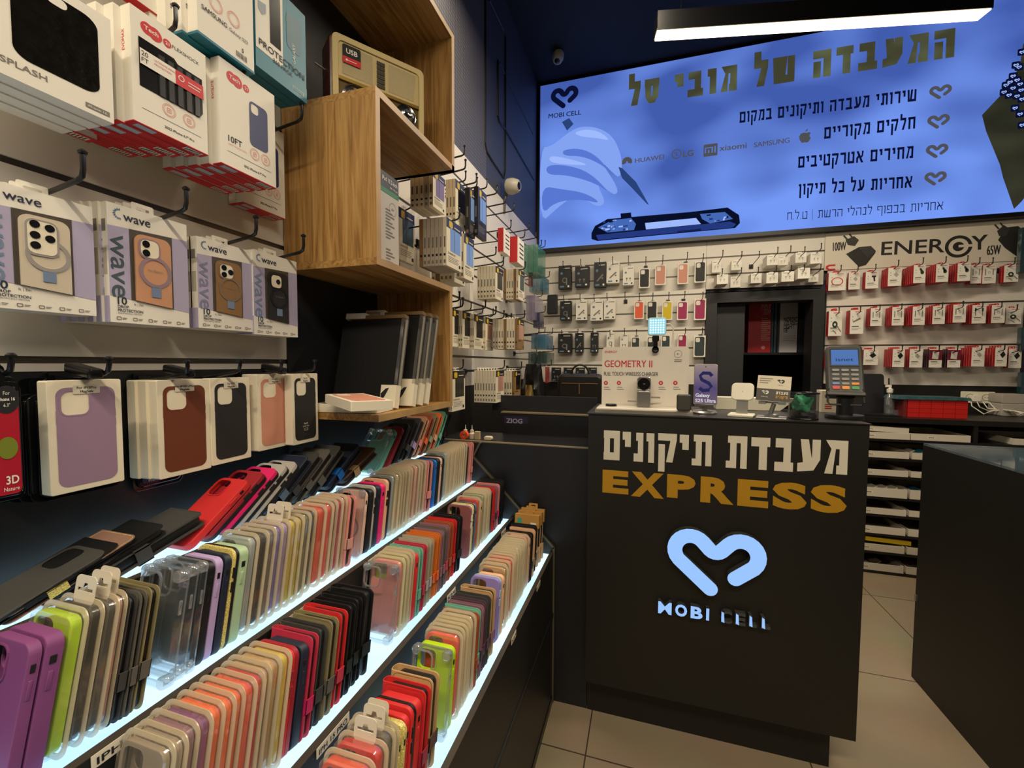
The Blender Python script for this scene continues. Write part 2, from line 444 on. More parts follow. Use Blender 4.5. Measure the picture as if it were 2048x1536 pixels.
# ---- slatted display walls: white boards with dark metal grooves between them
def slat_panel(name, frame, w, zs, depth=.012, gap=.011):
    """frame(u, d, z) -> world; zs = board edges from bottom to top"""
    b = MB(); wid = w
    for i in range(len(zs) - 1):
        z0 = zs[i] + (gap if i else 0); z1 = zs[i + 1]
        p = [frame(u, d, z) for z in (z0, z1) for (u, d) in ((0, 0), (wid, 0), (wid, depth), (0, depth))]
        b.hexa(p, 0)
        if i:
            p = [frame(u, d, z) for z in (zs[i], z0) for (u, d) in ((0, .004), (wid, .004), (wid, depth), (0, depth))]
            b.hexa(p, 1)
    return struct(b.build(name, [SLATW, mat('groove_metal', '#5b554d', 0.35, 0.6)]))
zl1 = onX(560, 490.6, XS).z - .01; zl0 = onX(564, 719.6, XS).z - .01
sp = (zl1 - zl0) / 2
slat_panel('slat_wall', lambda u, d, z: (XS - d, -1.2 + u, z), 0.885 + 1.2, [onX(567, 737, XS).z] + [zl0 + sp * k for k in range(0, 8)])
struct(MB().box(XW, XS + .004, .885, 1.30, .95, 2.333).build('wall_panel', mat('panel_black', '#121316', 0.55)))
struct(MB().box(XW, XS - .002, -1.2, .885, .95, 1.266).build('wall_panel', BLACK))
zf = onX(1075, 480, XS).z
GZ = [zf - .145 * k for k in range(8, -1, -1)]
slat_panel('slat_wall', lambda u, d, z: (XS - d, 1.30 + u, z), YS - 1.30, GZ)
struct(MB().box(XW, XS, 1.30, YS, .1, GZ[0]).build('wall_panel', BLACK))
bz = [onY(1409, y, YS).z - .008 for y in (767, 731, 695, 658.7, 623, 587, 549.9, 515.7)]
XB0, XB1 = -0.885, DX0 - .002
slat_panel('slat_wall', lambda u, d, z: (XB0 + u, YS + d, z), XB1 - XB0, bz + [2.26])
bz2 = [onY(1409, y, YS).z - .008 for y in (549.9, 515.7)]
slat_panel('slat_wall', lambda u, d, z: (DX0 + u, YS + d, z), DX1 + .005 - DX0, [DZ1 + .02] + [z for z in bz2 if z > DZ1 + .03] + [2.26])
XR0 = onY(1650, 690, YS).x; XR1 = onY(2043, 690, YS).x
rz = [onY(1900, y, YS).z for y in (771, 688.8, 605.8)]
rz = [rz[0], rz[1] - .008, rz[2] - .008, rz[2] - .008 + (rz[2] - rz[1])]
slat_panel('slat_wall', lambda u, d, z: (XR0 + u, YS + d, z), XR1 - XR0, rz + [2.26])
struct(MB().box(XR0, 3.2, YS + .004, YB, .1, rz[0]).build('wall_panel', BLACK))
struct(MB().box(XR1, 3.2, YS, YB, rz[0], 2.26).build('wall_panel', mat('wall_dark', '#2d2f33', 0.6)))
struct(MB().box(XW, DX0, YS + .004, YB, .1, bz[0]).build('wall_panel', BLACK))

# ---- dark frame of the opening and the store room behind it
fr = MB()
fx0, fx1, fz1 = onY(1412, 620, YS - .03).x, onY(1648, 620, YS - .03).x, onY(1530, 582, YS - .03).z
for (a, b_, c, d) in ((fx0, fx0 + .075, .9, fz1), (fx1 - .07, fx1, .9, fz1), (fx0 + .075, fx1 - .07, fz1 - .075, fz1)):
    fr.box(a, b_, YS - .04, YB + .1, c, d)
struct(fr.build('door_1_frame', mat('frame_black', '#1c1c1d', 0.5)))
struct(MB().box(fx0 + .075, onY(1487, 650, YB + .06).x, YB + .03, YB + .05, .9, fz1 - .075).build('door_1', mat('door_grey', '#232528', 0.55)))
sr = MB(); sr.box(-.2, 2.2, YB + 1.1, YB + 1.2, 0, 2.6); sr.box(-.3, -.2, YB + .1, YB + 1.2, 0, 2.6); sr.box(2.2, 2.3, YB + .1, YB + 1.2, 0, 2.6); sr.box(-.2, 2.2, YB + .1, YB + 1.2, 2.5, 2.6)
struct(sr.build('wall_store', CEILM))
# ================================================================== STEPPED LIT DISPLAY STAND
LIP = [(-.7153, .9594), (-.5939, .8308), (-.4652, .6949), (-.3120, .5805)]     # front edge (x, z) of each shelf, top to bottom
YP = 1.5446
def lit_mat():
    m = emis('lit_acrylic', (0.55, 0.82, 1.0), 1.5)
    nt = m.node_tree; N = nt.nodes.new; L = nt.links.new; e = [n for n in nt.nodes if n.type == 'EMISSION'][0]
    tc = N('ShaderNodeTexCoord'); nz = N('ShaderNodeTexNoise'); nz.inputs['Scale'].default_value = 5; nz.inputs['Detail'].default_value = 3
    cr = N('ShaderNodeValToRGB'); cr.color_ramp.elements[0].color = (.42, .72, 1.0, 1); cr.color_ramp.elements[1].color = (.66, .90, 1.0, 1)
    cr.color_ramp.elements[0].position = .3; cr.color_ramp.elements[1].position = .7
    L(tc.outputs['Object'], nz.inputs['Vector']); L(nz.outputs[0], cr.inputs[0]); L(cr.outputs[0], e.inputs[0])
    return m
LIT = lit_mat()
stand = empty('display_stand', (-.6, .5, 0))
tag(stand, 'black stepped display stand with four glowing white shelves along the left wall', 'display stand')
def part(o, root):
    o.parent = root; o.matrix_parent_inverse = Matrix.Translation(root.location).inverted(); return o
Y0 = -.9
EDGE = mat('board_edge', '#3a332b', 0.5)
prevx = XS
for k, (x, z) in enumerate(LIP):
    zs = z - .009
    zl = (LIP[k + 1][1] - .02) if k < 3 else .005
    r = MB(); r.box(x - .012, x, Y0, YP, zl, z, 0); r.box(x - .0125, x + .0004, Y0, YP, z - .0006, z + .0006, 1)
    part(r.build('riser', [BLACK, EDGE]), stand)
    part(MB().box(prevx, x - .012, Y0, YP, zs - .008, zs).build('lit_shelf', LIT), stand)
    prevx = x
part(MB().box(-.3121, -.3085, Y0, YP - .002, .335, .35).build('finger_groove', mat('groove', '#0d0d10', .5)), stand)
part(MB().box(-.33, -.3095, Y0, YP - .003, 0, .03).build('toe_kick', DARK), stand)
# end panel with a pale sloping edge strip
ep = MB()
tpts = [(-.885, .972), (-.60, .972)] + [(onY(px, py, YP).x, onY(px, py, YP).z) for px, py in ((950.8, 911.8), (1044.5, 1017.3), (1110.9, 1092.5))] + [(-.306, .004), (-.885, .004)]
ep.plate([(x, z) for x, z in tpts][::-1], YP - .012, YP, 0)
part(ep.build('end_panel', BLACK), stand)
st = MB()
for a, b in zip(tpts[1:5], tpts[2:6]):
    dx, dz = b[0] - a[0], b[1] - a[1]; l = math.hypot(dx, dz); nx, nz = dz / l * .008, -dx / l * .008
    st.plate([(a[0], a[1]), (b[0], b[1]), (b[0] + nx, b[1] + nz), (a[0] + nx, a[1] + nz)], YP - .0135, YP - .0005, 0)
part(st.build('edge_strip', mat('edge_strip', '#57503f', .5)), stand)
# price strips stuck on the shelf edges
def price(k, px, py, ln, txt):
    x, z = LIP[k]; p = onX(px, py, x); b = MB()
    Lc = 0
    b.box(0, ln, -.0006, 0, -.0165, .0, 0)
    if txt: b.text(txt, ln * .06, -.0135, .012, -.0009, 1, .02, fit=ln * .86)
    b.xf(Matrix.Translation((x + .0012, p.y, z + .0006)) @ Matrix.Rotation(math.pi / 2, 4, 'Z'))
    o = part(b.build('price_strip', [CREAM, INK]), stand); return o
price(1, 180, 1520, .085, 'IPH 13/14'); price(1, 560, 1250, .052, '16 PRO'); price(1, 735, 1125, .11, 'IPH 14 PRO'); price(1, 945, 968, .05, 'IPH 16')
price(2, 632, 1532, .075, 'IPH 15 PRO'); price(2, 893, 1207, .05, 'S24'); price(2, 1002, 1066, .05, 'A16')
price(3, 1022, 1270, .04, 'S23'); price(3, 1073, 1158, .045, 'A 54'); price(0, 180, 1182, .05, '')
# ================================================================== BACKLIT SIGN over the back wall
def kidof(o, root):
    o.parent = root; o.matrix_parent_inverse = Matrix.Translation(root.location).inverted(); return o
YG = 3.55
def at(pts, Y): return [(onY(px, py, Y).x, onY(px, py, Y).z) for px, py in pts]
def sign_mat(name, lo, hi, k, sc=1.9):
    m = emis(name, lo, k); nt = m.node_tree; N = nt.nodes.new; L = nt.links.new; e = [n for n in nt.nodes if n.type == 'EMISSION'][0]
    tc = N('ShaderNodeTexCoord'); mp = N('ShaderNodeMapping'); mp.inputs['Scale'].default_value = (1.6, 0, 2.6)
    nz = N('ShaderNodeTexNoise'); nz.inputs['Scale'].default_value = sc; nz.inputs['Detail'].default_value = 1.2; nz.inputs['Roughness'].default_value = .55
    cr = N('ShaderNodeValToRGB'); cr.color_ramp.elements[0].position = .36; cr.color_ramp.elements[1].position = .74
    cr.color_ramp.elements[0].color = (*hexc(lo), 1); cr.color_ramp.elements[1].color = (*hexc(hi), 1)
    L(tc.outputs['Object'], mp.inputs[0]); L(mp.outputs[0], nz.inputs['Vector'])
    sx_ = N('ShaderNodeSeparateXYZ'); mr = N('ShaderNodeMapRange'); mr.inputs[1].default_value = 3.6; mr.inputs[2].default_value = 2.2; mr.inputs[3].default_value = -.12; mr.inputs[4].default_value = .16   # uneven backlight put into the colour, brighter towards the bottom
    ad = N('ShaderNodeMath'); ad.operation = 'ADD'
    L(tc.outputs['Object'], sx_.inputs[0]); L(sx_.outputs['Z'], mr.inputs[0]); L(nz.outputs[0], ad.inputs[0]); L(mr.outputs[0], ad.inputs[1])
    L(ad.outputs[0], cr.inputs[0]); L(cr.outputs[0], e.inputs[0])
    return m
def flat_emis(key, c, k=1.0): return emis(key, c, k)
sign = empty('backlit_sign', (.7, YG, 2.9)); tag(sign, 'wide glowing blue backlit sign with Hebrew headline above the back wall', 'sign')
p0 = onY(1081, 161, YG); p1 = onY(1086, 498, YG)
sx0, sx1, sz0, sz1 = p0.x, 2.62, p1.z, 3.575
fb = MB(); fb.box(sx0 - .02, sx1, YG + .006, YB, sz0 - .028, sz1 + .02, 0); fb.box(sx0 - .02, sx1, YG - .012, YG + .006, sz0 - .028, sz0, 0); fb.box(sx0 - .02, sx0, YG - .012, YG + .006, sz0, sz1 + .02, 0)
kidof(fb.build('frame', mat('sign_frame', '#0c0c12', .4)), sign)
SIGNM = sign_mat('sign_face', '#4560b4', '#7aa0ff', 0.92, 0.9)
kidof(MB().flat([(sx0, sz0), (sx1, sz0), (sx1, sz1), (sx0, sz1)], YG + .004).build('lit_face', SIGNM), sign)
NAVY = flat_emis('sign_navy', '#0c1236', .8); OLIVE = sign_mat('sign_olive', '#4a4a35', '#7a8560', .75); SLATE = flat_emis('sign_slate', '#5a5b60', .75)
# headline and lines of text
def hline(body, pr, pl, top_px, t=.22, m=0, mb=None, y=YG):
    """pr / pl = baseline right / left pixels; top_px = pixel of the top edge above pr"""
    a, b = onY(*pr, y), onY(*pl, y); h = onY(pr[0], top_px, y).z - a.z
    return hebrew(mb, body, a.x, a.z, h, t, y, m, .2, fit=a.x - b.x, skew=(a.z - b.z) / (a.x - b.x))
hb = MB(); hline('המעבדה של מובי סל', (1908, 114), (1257, 213), 56, .3, 0, hb); kidof(hb.build('headline', OLIVE), sign)
for body, pr, pl, tp, th in (('שירותי מעבדה ותיקונים במקום', (1832, 202), (1479, 246), 178, .2), ('חלקים מקוריים', (1830, 257), (1648, 278), 233, .2),
                             ('מחירים אטרקטיבים', (1826, 316), (1596, 336), 292, .2), ('אחריות על כל תיקון', (1824, 375), (1597, 390), 352, .2),
                             ('אחריות בכפוף לנהלי הרשת | ט.ל.ח', (1886, 419), (1574, 440), 403, .11)):
    hb = MB(); hline(body, pr, pl, tp, th, 0, hb); kidof(hb.build('text_line', NAVY), sign)
for px, py in ((1881, 181), (1877, 240), (1874, 299), (1871, 354)):
    hb = MB(); c = onY(px, py, YG); hb.flat(heart_loop(.118, .085, c.x, c.z), YG, 0); kidof(hb.build('bullet_mark', SLATE), sign)
hb = MB(); c = onY(1129, 190, YG); hb.flat(heart_loop(.225, .09, c.x, c.z), YG); a = onY(1097, 237, YG); b = onY(1162, 229, YG)
hb.text('MOBI CELL', a.x, a.z, .052, YG, 0, .018, rot=math.atan2(b.z - a.z, b.x - a.x), fit=(b.x - a.x)); kidof(hb.build('logo', NAVY), sign)
# maker names in grey
hb = MB()
def nm(body, l, r, size, bold=.02):
    a, b = onY(*l, YG), onY(*r, YG); hb.text(body, a.x, a.z, size, YG, 0, bold, rot=math.atan2(b.z - a.z, b.x - a.x), fit=math.hypot(b.x - a.x, b.z - a.z))
nm('HUAWEI', (1270, 326), (1328, 318), .05); nm('LG', (1366, 314), (1387, 311), .06, .03); nm('xiaomi', (1439, 302), (1493, 296), .06); nm('SAMSUNG', (1508, 295), (1579, 285), .05, .016)
c = onY(1254, 321, YG)
for k in range(8):
    a = math.radians(-8 + 196 * k / 7); q = [(0.006, -.006), (.034, -.011), (.042, 0), (.034, .011), (.006, .006)]
    hb.flat([(c.x + x * math.cos(a) - z * math.sin(a), c.z - .012 + x * math.sin(a) + z * math.cos(a)) for x, z in q], YG)
c = onY(1353, 308, YG); hb.flat([circle(c.x, c.z, .036, 24), circle(c.x, c.z, .029, 24)[::-1]], YG); hb.flat(_R(c.x - .004, c.z - .012, c.x + .002, c.z + .018), YG); hb.flat(_R(c.x - .004, c.z - .012, c.x + .012, c.z - .007), YG); hb.flat(circle(c.x - .015, c.z + .01, .005, 8), YG)
c = onY(1421, 300, YG); hb.flat([rrect(.095, .088, .006, 3, c.x, c.z), rrect(.058, .006, .001, 1, c.x - .01, c.z + .018)[::-1], rrect(.008, .034, .001, 1, c.x - .035, c.z - .003)[::-1], rrect(.008, .034, .001, 1, c.x + .012, c.z - .003)[::-1], rrect(.008, .022, .001, 1, c.x - .012, c.z - .009)[::-1], rrect(.008, .046, .001, 1, c.x + .031, c.z + .001)[::-1]], YG)
c = onY(1610, 274, YG)
ap = [(0, -.036), (.012, -.04), (.024, -.034), (.036, -.01), (.028, -.002), (.027, .012), (.035, .022), (.024, .031), (.008, .027), (-.008, .031), (-.026, .027), (-.036, .008), (-.032, -.016), (-.018, -.038)]
hb.flat([(c.x + x, c.z + z) for x, z in ap], YG); hb.flat([(c.x + x, c.z + z) for x, z in [(0, .033), (.004, .048), (.016, .055), (.014, .042)]], YG)
kidof(hb.build('maker_marks', SLATE), sign)
# the printed picture: a gloved hand with tweezers over an opened phone
G1, G2, G3 = flat_emis('sign_glove', '#86a6f6', .95), flat_emis('sign_glove_shade', '#5c7cda', .92), flat_emis('sign_glove_light', '#9fbafc', 1.0)
def soft(pts, n=2):
    for _ in range(n): pts = [q for a, b in zip(pts, pts[1:] + pts[:1]) for q in ((a[0] * .75 + b[0] * .25, a[1] * .75 + b[1] * .25), (a[0] * .25 + b[0] * .75, a[1] * .25 + b[1] * .75))]
    return pts
gl = MB()
gl.flat(at(soft([(1080, 296), (1104, 292), (1140, 262), (1165, 252), (1200, 256), (1228, 275), (1243, 312), (1244, 340), (1238, 356), (1225, 345), (1200, 320), (1238, 378), (1230, 392), (1205, 372), (1195, 372), (1212, 405), (1196, 415), (1165, 395), (1140, 396), (1110, 420), (1080, 448)]), YG - .001), YG - .001, 0)
gl.flat(at(soft([(1124, 300), (1160, 296), (1195, 312), (1224, 350), (1205, 330), (1165, 312), (1128, 312)]), YG - .002), YG - .002, 1)
gl.flat(at(soft([(1092, 330), (1135, 330), (1180, 345), (1222, 388), (1190, 366), (1135, 350), (1094, 350)]), YG - .002), YG - .002, 1)
gl.flat(at(soft([(1084, 372), (1120, 378), (1170, 385), (1205, 408), (1160, 398), (1110, 404), (1084, 430)]), YG - .002), YG - .002, 1)
gl.flat(at(soft([(1146, 266), (1170, 258), (1200, 263), (1222, 282), (1196, 276), (1165, 274)]), YG - .002), YG - .002, 2)
gl.flat(at(soft([(1098, 310), (1140, 318), (1180, 330), (1150, 330), (1100, 326)]), YG - .002), YG - .002, 2)
kidof(gl.build('printed_hand', [G1, G2, G3]), sign)
TW = flat_emis('sign_steel', '#2e4a86', .8)
tz = MB(); tz.flat(at([(1124, 244), (1138, 236), (1147, 248), (1134, 261)], YG - .003), YG - .003); tz.flat(at([(1237, 334), (1244, 336), (1272, 364), (1298, 410), (1293, 407), (1262, 374), (1244, 356)], YG - .003), YG - .003)
kidof(tz.build('printed_tweezers', TW), sign)
ph = MB(); y = YG - .003
ph.flat(at([(1183, 466), (1190, 452), (1215, 438), (1380, 424), (1455, 415), (1478, 430), (1480, 446), (1470, 456), (1195, 482), (1183, 478)], y), y, 0)
y -= .001; ph.flat(at([(1192, 470), (1460, 443), (1472, 448), (1466, 455), (1196, 480)], y), y, 1); ph.flat(at([(1290, 446), (1392, 436), (1402, 448), (1292, 459)], y), y, 2)
ph.flat(at([(1196, 455), (1225, 440), (1262, 436), (1272, 448), (1268, 460), (1215, 465)], y), y, 3); ph.flat(at([(1400, 428), (1450, 424), (1466, 438), (1420, 447), (1404, 438)], y), y, 3); ph.flat(at([(1354, 462), (1402, 457), (1402, 461), (1354, 466)], y), y, 0)
y -= .001
rnd = random.Random(3)
for k in range(26):
    cx, cy = (rnd.uniform(1200, 1264), rnd.uniform(440, 460)) if k < 18 else (rnd.uniform(1406, 1452), rnd.uniform(429, 441))
    w, h = rnd.uniform(3, 9), rnd.uniform(2, 4); ph.flat(at([(cx, cy + h), (cx + w, cy + h - 1), (cx + w, cy - 1), (cx, cy)], y), y, rnd.choice([0, 1, 2]))
ph.flat(at([(1241, 427), (1262, 425), (1263, 436), (1242, 438)], y), y, 0)
kidof(ph.build('printed_phone', [flat_emis('sign_dark', '#0d1430', .7), flat_emis('sign_rim', '#2a3f8c', .8), G3, flat_emis('sign_board', '#4c74c8', .8)]), sign)
# map of the country with small shop pins
mp_ = MB(); mp_.flat(at([(2060, 60), (2046, 90), (2040, 130), (2024, 160), (2000, 192), (1964, 230), (1972, 262), (2000, 330), (2006, 355), (2020, 395), (2028, 418), (2044, 402), (2060, 380)], YG - .001), YG - .001); kidof(mp_.build('printed_map', sign_mat('sign_map', '#2f3026', '#4a4a38', .6)), sign)
pins = MB()
for px, py in ((2044, 104), (2032, 130), (2038, 134), (2026, 152), (2034, 160), (2020, 164), (2040, 168), (2012, 170), (2026, 176), (2042, 180), (2008, 184), (2018, 190), (2034, 192), (2044, 198), (2030, 216), (2040, 228), (2044, 250)):
    c = onY(px, py, YG - .002); pins.flat(rrect(.042, .042, .008, 3, c.x, c.z), YG - .002, 0); pins.flat(heart_loop(.026, .09, c.x, c.z), YG - .003, 1)
kidof(pins.build('shop_pins', [NAVY, G3]), sign)

# ---------------------------------------------------------------- white brand board under the sign
YE = YS - .006
brd = empty('brand_board', (1.7, YE, 2.05)); tag(brd, 'white advertising board with a dark brand name and two printed chargers', 'sign')
ex0, ez0, ez1 = onY(1650, 500, YE).x, onY(1652, 541, YE).z, sz0 - .032
kidof(MB().box(ex0, 2.45, YE, YS, ez0, ez1).build('board', mat('board_cream', '#d9d0bd', .55)), brd)
tb = MB()
def tl(body, l, r, size, bold=.03, m=0, sx=1.0):
    a, b = onY(*l, YE - .001), onY(*r, YE - .001); tb.text(body, a.x, a.z, size, YE - .001, m, bold, rot=math.atan2(b.z - a.z, b.x - a.x), fit=math.hypot(b.x - a.x, b.z - a.z))
tl('ENER', (1762, 510), (1889, 504), .128, .012); tl('Y', (1942, 500), (1976, 497), .128, .02)
tl('100W', (1666, 502), (1692, 500), .085, .02); tl('65W', (1974, 510), (2001, 508), .085, .02)
c = onY(1917, 493, YE - .001)
tb.flat([circle(c.x, c.z, .072, 28), circle(c.x, c.z, .053, 28)[::-1]], YE - .001, 0); tb.flat(circle(c.x, c.z, .030, 20), YE - .001, 0); tb.flat(_R(c.x, c.z - .006, c.x + .074, c.z + .010), YE - .0015, 1)
kidof(tb.build('lettering', [mat('brand_dark', '#2a2724', .5), mat('board_cream', '#d9d0bd', .55)]), brd)
def chg(base, mir=1):
    b = MB(); y = YE - .001
    b.flat(at([(1692, 508), (1718, 494), (1742, 492), (1752, 502), (1750, 507), (1732, 530), (1718, 534), (1708, 524)] if base else [(1996, 480), (2012, 455), (2036, 452), (2060, 470), (2060, 515), (2038, 516), (2010, 496)], y), y, 0)
    b.flat(at([(1691, 480), (1708, 472), (1718, 480), (1710, 492), (1696, 490)] if base else [(1994, 462), (2008, 450), (2020, 458), (2012, 472), (1998, 472)], y - .0005), y - .0005, 1)
    for q in ([(1686, 472), (1689, 470), (1697, 479), (1694, 481)], [(1697, 468), (1700, 467), (1706, 474), (1703, 476)]):
        if not base: q = [(a + 302, c - 22) for a, c in q]
        b.flat(at(q, y - .0006), y - .0006, 1)
    if base: b.flat(at([(1718, 496), (1742, 493), (1751, 503), (1735, 514)], y - .0008), y - .0008, 1)
    return b.build('printed_charger', [mat('chg_a', '#2c2a28', .5), mat('chg_b', '#3a3836', .5)])
kidof(chg(True), brd); kidof(chg(False), brd)
mg = MB(); c = onY(1659, 535, YE - .001); mg.flat([(c.x + x, c.z + z) for x, z in ((.035, .02), (-.005, .02), (-.022, .01), (-.022, -.01), (-.005, -.02), (.035, -.02), (.035, -.009), (0, -.009), (-.01, 0), (0, .009), (.035, .009))][::-1], YE - .001); kidof(mg.build('magnet_mark', REDP), brd)
# ================================================================== SERVICE COUNTER in the middle of the shop
YC = 1.4846
ctl = onY(1177, 828.4, YC); ctr = onY(1739.8, 851.3, YC); cbl = onY(1184.5, 1365.9, YC)
CX0, CX1, CZ = ctl.x, ctr.x, ctl.z
counter = empty('service_counter', (.22, YC, 0)); tag(counter, 'black service counter with white and gold lettering and a glowing heart', 'counter')
CB = noise_tint(mat('counter_black', '#15130f', .5), 200, .85, 1.15)
b = MB(); b.box(CX0, CX1, YC, YC + .36, cbl.z, CZ); kidof(b.build('body', CB), counter)
kidof(MB().box(CX0 - .006, CX1 + .004, YC - .004, YC + .38, CZ, CZ + .004).build('top', mat('counter_top', '#1c1a18', .35)), counter)
kidof(MB().box(CX0 + .001, onY(1659, 1490, YP).x, YP, YC + .34, 0, cbl.z).build('plinth', CB), counter)
WV = mat('vinyl_white', '#d9d2c0', .55); GV = mat('vinyl_gold', '#b98a1d', .45, 0.1)
tb = MB(); yv = YC - .0008
# first line: each letter between its measured edges (left px, right px, top px, bottom px)
LET = [('ם', 1207, 1240, 862, 921), ('י', 1245, 1262, 864, 893), ('נ', 1267, 1287, 866, 924), ('ו', 1292, 1309, 867, 926), ('ק', 1315, 1354, 868, 944), ('י', 1359, 1378, 870, 899), ('ת', 1383, 1424, 871, 933),
       ('ת', 1451, 1495, 873, 958 - 20), ('ד', 1501, 1541, 876, 941), ('ב', 1548, 1588, 878, 944), ('ע', 1594, 1642, 880, 946), ('מ', 1648, 1697, 882, 950)]
for ch, l, r, t, bt in LET:
    w, polys = heb_glyph(ch, {'ת': .22, 'ק': .25, 'ע': .26, 'מ': .26, 'ם': .26}.get(ch, .28))
    A = onY(r, t, yv); B = onY(l, bt, yv)
    zt = A.z; z1 = onY(r, t + (bt - t), yv).z; h = zt - z1; zb = z1
    if ch == 'י': h *= 2; zb = zt - h
    if ch == 'ק': h *= .76; zb = zt - h
    kx = (A.x - B.x) / w
    for i, p in enumerate(polys): tb.flat([(B.x + a * kx, zb + c * h) for a, c in p], yv - i * .0002, 0)
# second line
EL = [('E', 1205, 1257, 938, 990), ('X', 1262, 1328, 942, 998), ('P', 1334, 1391, 947, 1000), ('R', 1401, 1468, 952, 1010), ('E', 1475, 1537, 957, 1017), ('S', 1545, 1614, 963, 1022), ('S', 1621, 1694, 968, 1029)]
for ch, l, r, t, bt in EL:
    vs, fs = text_geo(ch, 1.0, .055, 1.0)
    x0, x1 = min(v[0] for v in vs), max(v[0] for v in vs); z0, z1 = min(v[1] for v in vs), max(v[1] for v in vs)
    A = onY(l, (t + bt) / 2, yv); B = onY(r, (t + bt) / 2, yv); m = (l + r) / 2; zt = onY(m, t + (3 if ch in 'EXPR' else 2), yv).z; zb = onY(m, bt - 3, yv).z
    tb._add([(A.x + (v[0] - x0) / (x1 - x0) * (B.x - A.x), yv, zb + (v[1] - z0) / (z1 - z0) * (zt - zb)) for v in vs], fs, 1)
o = kidof(tb.build('sign_lettering', [WV, GV]), counter); o['label'] = 'white Hebrew words over gold capitals'
# glowing heart, standing off the front
HB = emis('heart_glow', '#9cc6ff', 1.0); hc = onY(1431, 1118, YC - .03)
wl = onY(1331, 1110, YC - .03).x; wr = onY(1531, 1130, YC - .03).x; S = (wr - wl) / .99
hp = heart_loop(S, .078, hc.x, hc.z + .008)
hm = MB(); hm.plate(hp, YC - .028, YC - .004, 1); kidof(hm.build('heart_can', [HB, mat('heart_side', '#3b3a38', .5)]), counter)
hm = MB(); hm.flat(hp, YC - .029, 0); kidof(hm.build('heart_face', HB), counter)
lt = MB(); a = onY(1316, 1226, YC - .02); bb = onY(1542, 1264, YC - .02)
words = [('M', 1316, 1343), ('O', 1350, 1374), ('B', 1381, 1405), ('I', 1412, 1418), ('C', 1441, 1464), ('E', 1470, 1491), ('L', 1497, 1514), ('L', 1522, 1541)]
for i, (ch, l, r) in enumerate(words):
    vs, fs = text_geo(ch, 1.0, .018 if ch in 'MC' else .04, 1.0); x0, x1 = min(v[0] for v in vs), max(v[0] for v in vs); z0, z1 = min(v[1] for v in vs), max(v[1] for v in vs)
    yb = 1226 + (l - 1316) * .152
    A = onY(l, yb, YC - .02); B = onY(r, yb, YC - .02); zt = onY(l, yb - 24, YC - .02).z
    pts = [(A.x + (v[0] - x0) / (x1 - x0) * (B.x - A.x), A.z + (v[1] - z0) / (z1 - z0) * (zt - A.z)) for v in vs]
    lt._add([(x, YC - .020, z) for x, z in pts], fs, 0 if i < 4 else 2)
    # sides: outline edges of the filled letter
    ed = {}
    for f in fs:
        for u, v in zip(f, f[1:] + f[:1]): ed[tuple(sorted((u, v)))] = ed.get(tuple(sorted((u, v))), []) + [(u, v)]
    for e, l2 in ed.items():
        if len(l2) == 1:
            u, v = l2[0]; lt._add([(pts[u][0], YC - .020, pts[u][1]), (pts[v][0], YC - .020, pts[v][1]), (pts[v][0], YC - .001, pts[v][1]), (pts[u][0], YC - .001, pts[u][1])], [(1, 0, 3, 2)], 1)
    if i >= 4:
        lt._add([(A.x + .002, YC - .021, A.z + .004), (A.x + .011, YC - .021, A.z + .001), (A.x + .009, YC - .021, zt - .006), (A.x + .002, YC - .021, zt - .002)], [(0, 1, 2, 3)], 0)  # bright reflection on the dark letters, put in as a glowing strip
kidof(lt.build('raised_letters', [HB, mat('heart_side', '#3b3a38', .5), mat('letter_mirror', '#56626c', .2, .7)]), counter)

# ---------------------------------------------------------------- return panel and hutch left of the counter
ret = empty('return_panel', (-.37, YP, 0)); tag(ret, 'plain black panel between the lit shelves and the counter', 'panel')
rx0 = onY(975, 886, YP).x; rz = onY(1075, 892, YP).z
kidof(MB().box(-.80, CX0 - .0015, YP + .001, YP + .016, 0, rz).build('board', noise_tint(mat('panel_blueblack', '#191a1f', .45), 200, .9, 1.1)), ret)
kidof(MB().box(-.80, CX0 - .008, YP + .001, YP + .018, rz, rz + .004).build('edge_strip', mat('edge_strip2', '#7d7156', .4)), ret)
kidof(MB().box(-.80, CX0 - .008, YP + .017, 1.80, rz - .02, rz - .002).build('worktop', DARK), ret)
YH = 1.80
hut = empty('counter_hutch', (-.3, YH, rz)); tag(hut, 'black raised hutch behind the counter return', 'hutch')
hz = onY(1090, 829, YH); hx0 = onY(1005, 829, YH).x
kidof(MB().box(hx0, CX0 - .008, YH, 2.04, rz - .02, hz.z).build('lower_box', noise_tint(mat('hutch_black', '#14151a', .4), 150, .9, 1.1)), hut)
kidof(MB().box(hx0 - .006, CX0 - .008, YH - .006, 2.06, hz.z, hz.z + .006).build('edge_strip', mat('edge_strip2', '#7d7156', .4)), hut)
q = onY(985, 790, 1.83)
kidof(MB().box(q.x, CX0 - .008, 1.83, 1.845, hz.z + .006, q.z).build('back_panel', mat('hutch_back', '#16171d', .5)), hut)
stk = MB(); yv = YH - .0012; c = at([(1009, 847), (1056, 848), (1056, 833), (1009, 832)], yv); stk.flat(c, yv, 0); stk.text('ZIOG', c[0][0] + .008, c[0][1] + .004, .028, yv - .0006, 1, .03, fit=.075)
o = kidof(stk.build('holographic_sticker', [mat('holo', '#3d3d5c', .25, .6), mat('holo_light', '#b8b6d8', .2, .5)]), hut)

